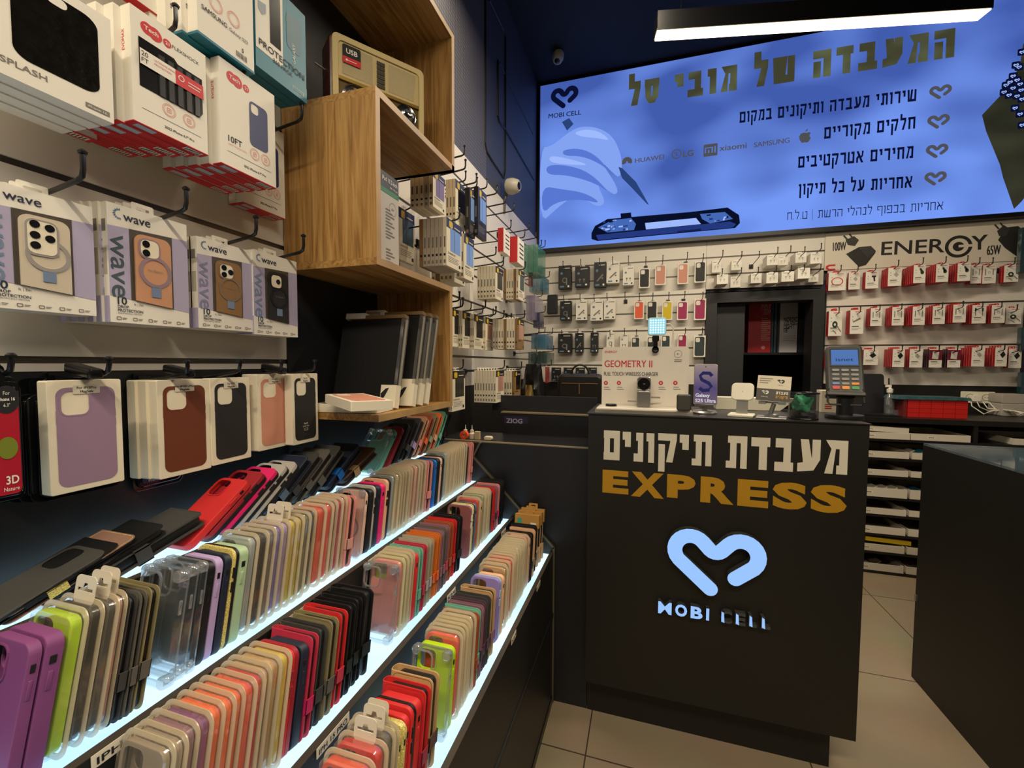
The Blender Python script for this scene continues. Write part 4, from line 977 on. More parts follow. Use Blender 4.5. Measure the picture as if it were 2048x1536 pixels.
# plain card boxes printed with one coloured case (near left wall, shelf and back wall)
CW_, CH_, CD_ = .094, .172, .021
def P_card(texts=(), mark=False):
    def f():
        b = MB(); b.slab(CW_, CH_, .002, 0, CD_, .0006, 0, 1); r = b.build('case_box', CREAM, None, link=False)
        p = MB(); o = rrect(CW_ - .019, CH_ - .020, .0125, 5, 0, CH_ / 2 - .001); hl = rrect(.034, .036, .0095, 5, -.0145, CH_ - .035)
        p.plate([o, hl[::-1]], -.0006, 0); kid(r, p.build('printed_case', TINT, link=False))
        p = MB(); p.plate([rrect(.0385, .0405, .0115, 5, -.0145, CH_ - .035), hl[::-1]], -.0009, -.0006); kid(r, p.build('camera_rim', TINT2, link=False))
        for sx, z, h_ in ((-1, .106, .020), (1, .112, .012), (1, .096, .012)):
            q = MB(); q.box(sx * (CW_ / 2 - .0097) - .0006, sx * (CW_ / 2 - .0097) + .0006, -.0007, 0, z, z + h_); kid(r, q.build('printed_button', TINT, link=False))
        if texts:
            s = MB(); s.plate(rrect(.034, .0135, .001, 2, .000, CH_ - .0145), -.0014, -.0010, 0)
            for k, tx in enumerate(texts): s.text(tx, 0, CH_ - .0135 - .0058 * k, .0052, -.0016, 1, .015, align='c')
            kid(r, s.build('sticker', [mat('sticker_film', '#cfc6b4', .35), INK], link=False))
        if mark:
            s = MB(); s.text('For iP', 0, .047, .0055, -.0009, 0, .02, align='c'); s.text('Leather Case', 0, .041, .0042, -.0009, 0, align='c'); s.flat([rrect(.014, .0055, .002, 3, 0, .0345), rrect(.0126, .0042, .0016, 3, 0, .0345)[::-1]], -.0009); kid(r, s.build('lettering', WHITE, link=False))
        return r
    return f
PAL.update({'lavender': ('#93788f', .55), 'chestnut': ('#6a3116', .6), 'charcoal': ('#201e1d', .6), 'salmon': ('#c98a72', .55), 'deep green': ('#2e3a3a', .6), 'raspberry': ('#9a1d50', .5), 'tangerine': ('#dd5a34', .5), 'sunflower': ('#cdb412', .5)})
def card(key, texts, mark, fit, color, label, place, group, n=1, step=.0, rot=(0, 0, QT)):
    (x, y, z), sc = fit
    for i in range(n):
        o = inst(proto(key, P_card(texts, mark)), (x - i * (CD_ * .96 + .0005), y - step * i, z), rot, sc, {TINT: pm(color), TINT2: pm(color)})
        if i == 0: tag(o, label, 'box', group, place)
        else: tag(o, 'cream card box behind the ' + color + ' one,', 'box', group, place, 'counted back')
Gc = 'cream boxes printed with phone cases'
pl = 'on the lowest near hooks'
card('card_a', ('For iP15Pro', 'MagSafe'), False, fit_left(97, 246, 762, 995, -.800, CW_, CH_), 'lavender', 'cream card box printed with a lavender phone case', pl, Gc, 1)
card('card_b', ('For iP15ProMax', 'MagSafe'), False, fit_left(316, 421, 761, 961, -.808, CW_, CH_), 'chestnut', 'cream card box printed with a chestnut brown phone case', pl, Gc, 3, .004)
card('card_c', ('For iP15', 'MagSafe'), False, fit_left(422, 501, 757, 933, -.806, CW_, CH_), 'charcoal', 'cream card box printed with a plain black phone case', pl, Gc, 1)
card('card_d', ('For iP14', 'MagSafe'), False, fit_left(515, 583, 749, 904, -.800, CW_, CH_), 'salmon', 'cream card box printed with a salmon pink phone case', pl, Gc, 2)
card('card_e', ('For iP', 'MagSafe'), True, fit_left(584, 636, 748, 892, -.775, CW_, CH_), 'charcoal', 'cream card box printed with a black leather phone case', pl, Gc, 1)
# black clamshell packs
def P_clam(face, words):
    def f():
        w, h, d = .105, .205, .013
        b = MB(); b.slab(w, h, .014, d * .4, d * .6, .001, 0, 5); b.slab(w - .014, h - .014, .012, 0, d * .4, .003, 0, 5, 0, .007); r = b.build('clamshell_pack', mat('clam_black', '#0e0f11', .12), None, smooth=35, link=False)
        t = MB(); t.plate([rrect(.05, .034, .010, 4, 0, h + .012), rrect(.024, .006, .003, 3, 0, h + .018)[::-1]], d * .42, d * .55); kid(r, t.build('hang_tab', mat('clam_black', '#0e0f11', .12), link=False))
        if face:
            p = MB(); p.flat(rrect(w - .022, h - .024, .010, 5, 0, h / 2), -.0006); kid(r, p.build('printed_card', face, link=False))
            g = MB(); g.flat(circle(.018, h * .45, .019, 20), -.0012, 1); g.flat(circle(.020, h - .030, .024, 20), -.0010, 0); g.text('For', .020, h - .022, .009, -.0016, 2, align='c'); g.text('phone 16', .020, h - .032, .008, -.0016, 2, .02, align='c'); g.text('6.3"', .020, h - .042, .008, -.0016, 2, align='c')
            g.text(words[0], .036, .030, .020, -.0012, 2, .02, align='r'); g.text(words[1], .036, .018, .010, -.0012, 2, align='r')
            kid(r, g.build('print', [INK, mat('apple_green', '#6f7a22', .5), WHITE], link=False))
        else:
            p = MB(); p.flat(rrect(w - .030, .022, .004, 3, 0, .026), -.0006, 0); p.text('Premium Cover', 0, .017, .008, -.0012, 1, align='c'); p.text('G', .0, .026, .014, -.0012, 1, .03, align='c'); kid(r, p.build('print', [mat('clam_print', '#26324f', .4), WHITE], link=False))
        return r
    return f
(x, y, z), sc = fit_left(-70, 52, 766, 1022, -.772, .105, .205)
o = inst(proto('clam_red', P_clam(mat('clam_red', '#a8182c', .4), ('3D', 'Nature'))), (x, y, z), (0, 0, QT), sc); tag(o, 'glossy black clamshell pack with a red printed card', 'package', 'black clamshell packs', 'at the left edge')
for i in range(3):
    o = inst(proto('clam_blk', P_clam(None, None)), (x - .022 - i * .016, y + .006 + .004 * i, z + .006), (0, 0, QT), sc); tag(o, 'glossy black clamshell pack behind the red one,', 'package', 'black clamshell packs', 'at the left edge', 'counted back')
(x, y, z), sc = fit_left(62, 248, 790, 1012, -.826, .105, .205)
for i in range(4):
    o = inst(proto('clam_blk', P_clam(None, None)), (x - i * .0145, y - .006 * i, z), (0, 0, QT), sc); tag(o, 'black clamshell pack behind the lavender box,', 'package', 'black clamshell packs', pl, 'counted back')
(x, y, z), sc = fit_left(250, 355, 782, 992, -.872, .105, .205)
o = inst(proto('clam_blk', P_clam(None, None)), (x + .0005, y + .012, z), (0, 0, QT), sc); tag(o, 'glossy black clamshell pack peeping out below the chestnut case box', 'package', 'black clamshell packs', pl)
# boxes with red undersides
TW_, TH_, TD_ = .116, .178, .020
def red_logo(b, x, z, s, y):
    b.flat(circle(x, z, s * .52, 16), y, 0); b.flat(circle(x + s * .62, z - s * .06, s * .58, 16), y, 0); b.flat(_R(x, z - s * .5, x + s * .7, z + s * .46), y - .0001, 0); b.flat(circle(x + s * 1.62, z - s * .12, s * .36, 16), y, 0)
    b.text('Tech', x + s * .31, z - s * .16, s * .5, y - .0004, 1, .02, align='c', fit=s * 1.15); b.text('21', x + s * 1.62, z - s * .28, s * .42, y - .0004, 1, .02, align='c')
def P_red(kind):
    def f():
        b = MB(); b.box(-TW_ / 2, TW_ / 2, 0, TD_, .0006, TH_, 0); b.box(-TW_ / 2 - .0004, TW_ / 2 + .0004, -.0004, TD_ + .0004, 0, .0012, 1)
        for x0, x1 in ((-.05, -.022), (.024, .052)): b.box(x0, x1, .004, TD_ - .004, -.0004, 0, 2 if x0 < 0 else 0)
        for k in range(6): b.box(.026 + .0042 * k, .0278 + .0042 * k, .005, TD_ - .005, -.0006, -.0003, 3)
        r = b.build('case_box', [WHITE, REDP, mat('label_blue', '#a8b7c4', .5), INK], None, link=False)
        y = -.0004; t = MB()
        if kind != 'plain':
            red_logo(t, -.035, TH_ - .022, .018, y)
            t.text('EVOMAX' if kind == 'flex' else 'EVOLITE', 0, 0, .008, 0, 0)  # spine word
            n = len(text_geo('EVOMAX' if kind == 'flex' else 'EVOLITE', .008, 0, 1.0)[0]); st = len(t.v) - n
            t.xf(Matrix.Translation((-TW_ / 2 - .0004, TD_ * .68, TH_ * .62)) @ Matrix.Rotation(-math.pi / 2, 4, 'Z') @ Matrix.Rotation(-math.pi / 2, 4, 'Y'), st)
            if kind == 'flex': t.text('FLEXSHOCK', .002, TH_ - .026, .008, y, 2)
            t.flat(_R(-.046, .026, .046, .0266), y, 2)
            t.text('2022 iPhone 6.7" Pro', .010, .012, .0055, y, 2, .02, align='c')
            for cx in ((-.006, .026) if kind == 'flex' else (.010, .034)):
                cz = .044
                for rr in (.0105, .0085): t.flat([circle(cx, cz, rr, 20), circle(cx, cz, rr - .0007, 20)[::-1]], y, 3)
                t.flat([rrect(.007, .008, .001, 2, cx, cz), rrect(.005, .006, .001, 2, cx, cz)[::-1]], y, 3); t.flat(circle(cx, cz, .0015, 8), y, 3)
            if kind != 'flex': t.text('10FT', -.044, .044, .0145, y, 2, .015); t.text('DROP PROTECTION', -.044, .038, .004, y, 3)
            kid(r, t.build('lettering', [REDP, WHITE, INK, mat('ink_rose', '#d98f86', .5)], link=False))
        if kind == 'flex':
            w = MB(); w.flat([(-.048, .060), (.044, .060), (.050, .070), (.050, TH_ - .048), (.010, TH_ - .048), (.004, TH_ - .042), (-.048, TH_ - .042)], y - .0002); kid(r, w.build('window', mat('win_black', '#121214', .2), link=False))
            for k in range(5):
                w = MB(); w.box(-.020 + .014 * k, -.012 + .014 * k, y - .002, y - .0004, .0605, TH_ - .052); kid(r, w.build('case_rib', mat('rib_black', '#232427', .3), link=False))
            w = MB(); w.flat(_R(-.048, .094, .050, .118), y - .0024, 0); w.flat(_R(.004, .094, .050, .118), y - .0027, 1); w.text('20', -.046, .108, .010, y - .0028, 2); w.text('FT', -.046, .098, .010, y - .0028, 2)
            w.text('ULTIMATE IMPACT', -.028, .110, .0042, y - .0028, 3); w.text('PROTECTION', -.028, .104, .0042, y - .0028, 3); w.flat([circle(.013, .108, .005, 14), circle(.013, .108, .0036, 14)[::-1]], y - .003, 0); w.flat(_R(.024, .108, .046, .1095), y - .003, 0); w.flat(_R(.024, .103, .044, .1045), y - .003, 0)
            kid(r, w.build('band', [WHITE, REDP, INK, REDP], link=False))
        if kind == 'lite':
            w = MB(); o_ = rrect(.040, .080, .008, 5, .020, .098); hl = rrect(.016, .017, .005, 4, .0115, .126); w.flat([o_, hl[::-1]], y - .0002); kid(r, w.build('printed_case', mat('print_blue', '#2c3566', .5), link=False))
        hang_tab(r, TH_, TD_); return r
    return f
Gr = 'white boxes with red undersides'; plr = 'upper left'
stack_left('red_flex', P_red('flex'), fit_left(263, 411, 8, 238, -.742, TW_, TH_), 6, .019, 'white box with red underside and a black ribbed case in its window,', 'red-bottomed white box behind the ribbed black case one,', plr, Gr, (.010, .002), 'red_plain', P_red('plain'))
stack_left('red_lite', P_red('lite'), fit_left(440, 549, 113, 324, -.742, TW_, TH_), 5, .020, 'white box with red underside printed with a blue phone case,', 'red-bottomed white box behind the blue-printed one,', plr, Gr, (.008, .003), 'red_plain', P_red('plain'))
(x, y, z), sc = fit_left(484, 568, 215, 404, -.842, TW_, TH_)
for i in range(2):
    o = inst(proto('red_plain' if i else 'red_lite2', P_red('plain') if i else P_red('lite')), (x - i * .0205, y, z), (0, 0, QT), sc); tag(o, 'red-bottomed white box low down right of the blue-printed one,', 'box', Gr, 'beside the oak shelf' if not i else 'and close to the slatted wall')
# white boxes with a large black window, top left corner
def P_splash():
    b = MB(); d = .024; b.box(-TW_ / 2, TW_ / 2, 0, d, 0, TH_, 0); r = b.build('case_box', WHITE, None, link=False)
    p = MB(); p.flat(rrect(.082, .125, .016, 6, .002, .098), -.0005); kid(r, p.build('window', noise_tint(mat('foil_black', '#0f0e0c', .18), 60, .7, 1.6, bump=.6), link=False))
    p = MB(); p.text('SPLASH', -.050, .018, .0125, -.0005, 0, .015); p.flat(rrect(.026, .008, .0005, 1, .040, .012), -.0005, 0); p.text('iPhone 16', .029, .0095, .0052, -.0009, 1); kid(r, p.build('lettering', [INKG, WHITE], link=False))
    p = MB(); p.flat(rrect(.020, .014, .006, 4, .002, .152), -.0009); kid(r, p.build('hole', WHITE, link=False)); hang_tab(r, TH_, d); return r
stack_left('splash', P_splash, fit_left(-28, 219, -120, 132, -.735, TW_, TH_), 4, .0225, 'white box with a big black glossy window,', 'white box behind the black glossy window one,', 'in the top left corner', 'white boxes with a black window', (.004, .002))
(x, y, z), sc = fit_left(-60, 170, -60, 196, -.846, TW_, TH_); o = inst(proto('red_plain', P_red('plain')), (x + .018, y, z + .004), (0, 0, QT), sc); tag(o, 'white box with red underside behind the black-window boxes', 'box', Gr, 'in the top left corner')
# teal boxes at the top
def P_teal(kind):
    def f():
        d = .022; b = MB(); b.box(-TW_ / 2, TW_ / 2, 0, d, .0, TH_, 0 if kind == 's' else 1)
        b.box(-TW_ / 2 - .0005, TW_ / 2 + .0005, -.0005, d + .0005, -.0004, .004 if kind == 's' else .030, 1); r = b.build('case_box', [WHITE, mat('teal_card', '#1f7388', .45)], None, link=False)
        y = -.0009; t = MB()
        if kind == 's':
            for cx in (-.022, .014):
                t.flat([circle(cx, .072, .013, 20), circle(cx, .072, .0118, 20)[::-1]], y, 1); t.flat([circle(cx, .072, .010, 20), circle(cx, .072, .0093, 20)[::-1]], y, 1)
            t.text('SAMSUNG', -.050, .046, .011, y, 0, .015); t.text('Galaxy S23', .004, .046, .009, y, 0); t.text('5', .030, .024, .010, y, 0, .02)
            for k in range(8): t.flat(_R(.018 + .003 * k, .010, .0195 + .003 * k, .020), y, 0)
            kid(r, t.build('lettering', [INK, mat('ink_rose', '#d98f86', .5)], link=False))
        else:
            w = MB(); w.flat([(-TW_ / 2, .034), (.000, .034), (.002, TH_), (-TW_ / 2, TH_)], -.0005, 1); w.flat([(-.028, .062), (-.004, .062), (-.004, TH_ - .015), (-.028, TH_ - .015)], -.0008, 0); w.flat(rrect(.036, .07, .010, 4, .028, .118), -.0005, 2)
            kid(r, w.build('window', [mat('win_black', '#121214', .2), WHITE, mat('teal_dark', '#155a6d', .4)], link=False))
            t.text('PROTECTION', 0, .042, .0165, y - .0004, 0, .012, align='c', fit=.104); t.text('360 PACK', 0, .030, .0105, y - .0004, 0, .012, align='c')
            t.flat([(-.052, .120), (-.036, .124), (-.036, .108), (-.044, .100), (-.052, .106)], y - .0003, 2); t.text('GALAXY', .030, .060, .010, y, 1, rot=QT); t.flat(rrect(.028, .007, .0005, 1, .036, .012), y, 1); t.flat(rrect(.026, .0058, .0005, 1, .036, .012), y - .0002, 3)
            kid(r, t.build('lettering', [INK, WHITE, mat('shield_grey', '#8d9aa3', .5), mat('teal_card', '#1f7388', .45)], link=False))
        hang_tab(r, TH_, d); return r
    return f
stack_left('teal_s', P_teal('s'), fit_left(392, 504, -150, 62, -.735, TW_, TH_), 4, .022, 'white box with teal underside and two ring symbols,', 'teal-bottomed white box behind the ring symbol one,', 'at the top', 'teal and white boxes', (.010, .002))
stack_left('teal_p', P_teal('p'), fit_left(510, 610, -70, 128, -.742, TW_, TH_), 3, .022, 'teal box with a black and white protection front', 'teal box behind the protection pack,', 'at the top', 'teal and white boxes', (.003, .001))
(x, y, z), sc = fit_left(322, 350, -150, 36, -.80, TW_, TH_); o = inst(proto('red_plain', P_red('plain')), (x, y - .05, z), (0, 0, QT), (1, 1, 1)); tag(o, 'red-bottomed white box cut off by the picture top', 'box', Gr, 'left of the teal boxes')
# hooks of the near left wall (tip pixel positions)
HX = -.745
for (px, py, row_, lab) in ((351, 12, 'upper', 0), (488, 118, 'upper', 0), (604, 208, 'upper', 0), (165, 305, 'middle', 0), (372, 378, 'middle', 0), (512, 435, 'middle', 0), (607, 472, 'middle', 0),
                            (22, 712, 'bottom', 0), (218, 718, 'bottom', 0), (375, 724, 'bottom', 0), (480, 722, 'bottom', 0), (563, 722, 'bottom', 0), (630, 722, 'bottom', 0)):
    X = HX if row_ != 'bottom' else (-.765 if px < 600 else -.745)
    p = onX(px, py, X); dz = .040 if row_ != 'bottom' else .026; hook('hook_l' if row_ != 'bottom' else ('hook_lb' if px < 600 else 'hook_lc'), XS * -1 + X, (XS, p.y, p.z - dz), QT, 'black wire hook', f'on the {row_} row of the near left wall', 'hooks on the near left wall', r=.0034, tip=dz - .018)
# black anti-theft clips on two of the hooks
for px, py in ((880 / 5.12 - 4, 741), (358, 742), (548, 738)):
    p = onX(px, py, -.80); b = MB(); b.slab(.020, .060, .005, -.007, .007, .003, 0, 4, 0, -.03); b.xf(Matrix.Rotation(QT, 4, 'Z') @ Matrix.Rotation(math.radians(-80), 4, 'X'))
    o = b.build('security_clip', mat('clip_black', '#101012', .25), smooth=40); o.location = (-.80, p.y, p.z); tag(o, 'black plastic security clip on a hook', 'clip', 'security clips', 'above the cream case boxes', 'from the left')
# ================================================================== OAK SHELF (one zigzag of boards), radio, tablet cases
OX = -.607
WY, WZ = wood_mat('oak_y', 1), wood_mat('oak_z', 2)
oak = empty('oak_shelf', (-.75, 1.08, 1.14)); tag(oak, 'zigzag oak shelf of three open boxes fixed to the left wall', 'shelf')
th = .017
def board(name, x0, x1, y0, y1, z0, z1, m):
    b = MB(); b.box(x0, x1 - .0012, y0, y1, z0, z1, 0); b.box(x1 - .0012, x1, y0, y1, z0, z1, 1); return kidof(b.build(name, [m, WOOD_EDGE]), oak)
ox0 = XS + .004
yA, yB = .880, 1.292
board('top_board', ox0, OX, .30, 1.310, 2.318, 2.318 + th, WY)
board('right_panel', ox0, OX, 1.292, 1.310, 1.905, 2.318, WZ)
board('upper_shelf', ox0, OX, yA, 1.310, 1.905 - .0, 1.905 + th, WY)
board('left_panel', ox0, OX, yA, yA + th, 1.530, 1.905, WZ)
board('middle_shelf', ox0, OX, yA, 1.292, 1.513, 1.530, WY)
board('right_panel', ox0, OX, 1.275, 1.292, 1.155, 1.513, WZ)
board('bottom_shelf', ox0, OX, yA, 1.292, 1.138, 1.155, WY)
# retro radio on the upper shelf
rt = 1.905 + th
rcl, rcr = Vector((-.772, .928)), Vector((-.622, 1.141)); rdir = rcr - rcl; rang = math.atan2(rdir.y, rdir.x)
radio = empty('retro_radio', ((rcl.x + rcr.x) / 2, (rcl.y + rcr.y) / 2, rt + .0005), (0, 0, rang)); tag(radio, 'retro radio with a cream grille and dark red wooden case on the oak shelf', 'radio')
def rk(b, name, m, smooth=None, par=None):
    o = b.build(name, m, None, smooth=smooth); o.parent = par or radio; return o
CRM = mat('radio_cream', '#c9b683', .35); MAH = noise_tint(mat('radio_case', '#3a1512', .35), 8, .7, 1.3, (1, 1, 8)); BRASS = mat('brass', '#b99a52', .3, .8)
w2, hh = rdir.length, .198
b = MB(); b.slab(w2, hh, .016, .006, .078, .006, 0, 5); rk(b, 'case', MAH, 35)
b = MB(); b.plate([rrect(w2 - .010, hh - .010, .014, 6, 0, hh / 2), rrect(w2 - .038, hh - .038, .012, 6, 0, hh / 2)[::-1]], -.004, .008); rk(b, 'front_frame', CRM, 35)
iw, ih = w2 - .038, hh - .038
b = MB(); b.flat(_R(-iw / 2 - .002, .018, iw / 2 + .002, hh - .018), .003); dpan = rk(b, 'dial_panel', mat('dial_olive', '#5d4d22', .4, .3))
zg = hh * .44
def grille_mat():
    m = mat('radio_grille', '#cdbd8e', .5); nt = m.node_tree; N = nt.nodes.new; L = nt.links.new; bs = nt.nodes['Principled BSDF']
    tc = N('ShaderNodeTexCoord'); mp = N('ShaderNodeMapping'); mp.inputs['Scale'].default_value = (115, 115, 115)
    vo = N('ShaderNodeTexVoronoi'); vo.inputs['Randomness'].default_value = 0.0; cr = N('ShaderNodeValToRGB'); cr.color_ramp.elements[0].position = .30; cr.color_ramp.elements[1].position = .42
    cr.color_ramp.elements[0].color = (*hexc('#4a3a22'), 1); cr.color_ramp.elements[1].color = (*hexc('#d2c294'), 1); mp.inputs['Rotation'].default_value = (0, .6, 0)
    L(tc.outputs['Object'], mp.inputs[0]); L(mp.outputs[0], vo.inputs['Vector']); L(vo.outputs['Distance'], cr.inputs[0]); L(cr.outputs[0], bs.inputs['Base Color']); return m
b = MB(); b.plate(rrect(iw - .002, hh - .022 - zg, .006, 4, 0, (hh - .020 + zg) / 2), -.001, .003); gsur = rk(b, 'grille_surround', CRM)
for s in (-1, 1):
    g = MB(); a, c = (.022, iw / 2 - .010) if s > 0 else (-iw / 2 + .010, -.022)
    g.flat([(a, zg + .012), (c if s < 0 else c - .006, zg + .012), (c, hh - .026), (a, hh - .026)] if s > 0 else [(a, zg + .012), (c, zg + .012), (c, hh - .026), (a, hh - .026)], -.0016); rk(g, 'grille', grille_mat(), None, gsur)
for k in range(6):
    z0 = zg + .012 + k * (hh - .040 - zg) / 6; g = MB(); g.box(-.011, .011, -.0035, -.001, z0, z0 + (hh - .040 - zg) / 6 - .003); rk(g, 'button', mat('radio_key', '#3f3c30', .4), None, gsur)
b = MB(); b.box(-iw / 2, iw / 2, -.003, .003, zg - .004, zg + .004); rk(b, 'trim_bar', BRASS)
for s in (-1, 1):
    k = MB(); k.lathe([(.030, 0), (.030, .006), (.025, .009), (.020, .009), (.018, .018), (.013, .020), (.007, .015), (.001, .015)], 28); k.xf(Matrix.Translation((s * (iw / 2 - .040), .003, hh * .26)) @ Matrix.Rotation(QT, 4, 'X')); rk(k, 'knob', CHROME, 40, dpan)
b = MB(); b.flat(_R(-iw / 2 + .078, hh * .16, iw / 2 - .078, hh * .34), .0015); rk(b, 'tuning_scale', mat('scale_black', '#14151a', .15), None, dpan)
b = MB()
for k in range(5): b.flat(_R(-.026 + .011 * k, hh * .27, -.019 + .011 * k, hh * .285), .0008); b.flat(_R(-.026 + .011 * k, hh * .21, -.020 + .011 * k, hh * .22), .0008)
rk(b, 'scale_marks', WHITE, None, dpan)
b = MB(); ux, uz = -iw / 2 + .034, hh - .048; b.plate(rrect(.046, .046, .004, 3, ux, uz), -.0042, -.0018, 0); b.flat(_R(ux - .023, uz - .023, ux + .023, uz - .007), -.0046, 1); b.text('USB', ux, uz + .002, .017, -.0048, 2, .02, align='c'); b.flat([(ux - .012, uz - .016), (ux + .012, uz - .016), (ux + .012, uz - .0145), (ux - .012, uz - .0145)], -.0050, 2); b.flat(circle(ux - .013, uz - .015, .003, 8), -.005, 2)
rk(b, 'usb_sticker', [mat('sticker_black', '#121212', .4), REDP, WHITE])
rk(MB().tube([(-w2 / 2 + .002, .05, hh * .62), (-w2 / 2 - .024, .05, hh * .66)], .0028, 8), 'side_switch', CHROME, 40)
# tall tablet box in the middle compartment
XT = -.655
y0, y1 = onX(762, 430, XT).y, onX(797, 430, XT).y
tb = MB(); d_ = .05; tw = y1 - y0; thh = onX(780, 352, XT).z - 1.530
tb.box(0, tw, 0, .19, 0, thh, 0); tb.box(-.0004, tw + .0004, -.0004, .19, thh - .040, thh + .0004, 1); tb.box(-.0006, tw + .0006, -.0006, .19, thh - .052, thh - .040, 2)
o = tb.build('tablet_box', [mat('box_greywhite', '#bdb6ab', .55), mat('box_slate', '#2a2f2e', .5), mat('box_green', '#1d7a4d', .5)]); o.location = (XT, y0, 1.5305); o.rotation_euler = (0, 0, QT)
tag(o, 'tall grey tablet box with a black and green top standing in the oak shelf', 'box')
t = MB(); t.text('iPad 10.2-inch', tw * .06, thh - .022, .016, -.0012, 1, .01, fit=tw * .85); t.text('8th / 9th gen', tw * .5, thh - .034, .007, -.0012, 1)
t.flat([circle(tw * .66, thh - .085, .017, 20), circle(tw * .66, thh - .085, .016, 20)[::-1]], -.001, 0); t.text('4+', tw * .66, thh - .09, .013, -.001, 0, align='c')
for zz, n in ((thh * .62, 6), (thh * .42, 4), (thh * .20, 6)):
    for k in range(n): t.flat(_R(tw * .25, zz - k * .008, tw * (.5 + .12 * ((k * 7) % 3)), zz - k * .008 + .003), -.001, 0)
q = t.build('lettering', [INKG, WHITE]); q.parent = o
# tablet cases leaning together in the lower compartment
zB = 1.1555
LEA = noise_tint(mat('tablet_leather', '#0e0e10', .6, 0, .3), 90, .8, 1.2)
FOLIO = [(690, 875, .66, .245, 0), (875, 905, .70, .262, 1), (905, 930, .72, .262, 1), (930, 955, .73, .262, 1)]
ys_ = [.985, 1.045, 1.085, 1.122]
for i, y in enumerate(ys_):
    w, h, d = (.20, .262, .016) if i else (.20, .245, .018)
    fo = empty('tablet_case', (OX + .004 - w / 2 - (.030 if i == 0 else .012), y, zB + .0070), (math.radians(-13 - i * 0.6), 0, 0))
    tag(fo, 'black leather tablet case', 'tablet case', 'black tablet cases', 'leaning in the lowest oak box', 'from the left')
    def fk(b, n, m, sm=None): q = b.build(n, m, None, smooth=sm); q.parent = fo; return q
    b = MB(); b.slab(w, h, .008, 0, d * .55, .003, 0, 4); fk(b, 'cover', LEA, 35)
    b = MB(); b.box(-w * .08, -w * .075, -.0006, .0002, 0.004, h - .004); fk(b, 'fold_line', mat('fold', '#0a0a0c', .5))
    b = MB(); b.box(-w / 2 + .004, w / 2 + .001, d * .58, d, 0, h + .012, 0); fk(b, 'card_back', [CREAM])
    b = MB(); b.box(-w / 2 + .02, w / 2 + .002, -.002, d + .001, h + .003, h + .013, 0); fk(b, 'card_top', mat('kraft_dark', '#6d5434', .6))
    b = MB(); b.box(w / 2 - .045, w / 2 + .0025, -.0025, d + .0012, -.001, .075 if i else .06, 0); b.flat([(w / 2 - .044, .036), (w / 2 - .03, .05), (w / 2 - .02, .052), (w / 2 - .03, .03), (w / 2 - .042, .012)], -.0030, 1); fk(b, 'card_foot', [CREAM, INK])
    b = MB(); b.box(w / 2 - .006, w / 2 + .0032, -.0032, d + .0018, .062, h + .004, 0); fk(b, 'film_wrap', sheer('film_wrap', '#cfd2d4', .10, .5, .12, .4))
    if i < 2:
        b = MB(); b.box(-w / 2 + .01, -w / 2 + .075, -.003, d + .001, h + .004, h + .020, 0); b.text('Pouching' if i else '', -w / 2 + .014, h + .008, .013, -.0036, 1, .0) if i else None; fk(b, 'name_tab', [WHITE, INK])
# a pink case box lying across a black one on the lower board
p = onX(700, 822, OX - .03)
o = inst(proto('card_plain', P_card()), (OX - .002, .866 + .07, zB), (0, 0, 0), (1, 1, 1), {TINT: pm('charcoal'), TINT2: pm('charcoal')}); o.rotation_euler = (math.radians(-90), 0, math.radians(97)); o.location = (OX - .024, .944, zB + CD_ + .0006); tag(o, 'cream case box lying flat under the tilted pink one', 'box', Gc, 'on the lowest oak board')
o = inst(proto('card_plain', P_card()), (0, 0, 0), (0, 0, 0), (1, 1, 1), {TINT: pm('salmon'), TINT2: pm('salmon')})
pa, pb_, pd = onZ(650, 788, 1.205), onZ(695, 784, 1.205), onZ(762, 821, 1.193)      # three corners of its upper face
ux = (pb_ - pa).normalized(); lz = (pd - pa).normalized(); nrm = ux.cross(lz).normalized()
if nrm.z < 0: nrm = -nrm
ux = lz.cross(nrm).normalized() * (1 if ux.dot(lz.cross(nrm)) > 0 else -1)
xa = (-lz).cross(nrm) * -1                      # local x so that (x, depth, height) stays right handed
o.matrix_world = Matrix.Translation(pa + ux * CW_ * .5 + lz * CH_) @ Matrix((nrm.cross(-lz) * -1, -nrm, -lz)).transposed().to_4x4()
tag(o, 'cream case box with a salmon print lying tilted', 'box', Gc, 'on the lowest oak board')
# pendants
def pendant(cx, cy, z, turn, ln, watts, label):
    root = empty('pendant_lamp', (cx, cy, z), (0, 0, turn))
    tag(root, label, 'lamp')
    hb = MB(); hb.box(-ln / 2, ln / 2, -.035, .035, .012, .085); hb.box(-ln / 2, ln / 2, -.035, -.031, 0, .012); hb.box(-ln / 2, ln / 2, .031, .035, 0, .012)
    o = hb.build('housing', DARK); o.parent = root
    d = MB(); d.box(-ln / 2 + .004, ln / 2 - .004, -.03, .03, -.004, .012)
    o = d.build('diffuser', emis('lamp_glow', (1.0, .80, .48), 7.0)); o.parent = root
    for sx in (-.42, .42):
        c = MB(); c.tube([(sx * ln, 0, .085), (sx * ln, 0, CEIL - z)], .0025, 6)
        o = c.build('cable', HOOKM); o.parent = root
    l = area_light('lamp_light', (cx, cy, z - .006), (0, 0, turn), ln * .97, .05, watts)
    return root
pendant(*PENDANTS[0], 'long black linear pendant with warm light hanging before the blue sign')
pendant(*PENDANTS[1], 'long black linear pendant with warm light above the middle of the shop')
pendant(*PENDANTS[3], 'short unseen linear lamp in place of a track light above the oak shelf')  # added out of view to warm the upper left wall, pendant form assumed
pendant(*PENDANTS[2], 'long black linear pendant with warm light on the right of the shop')
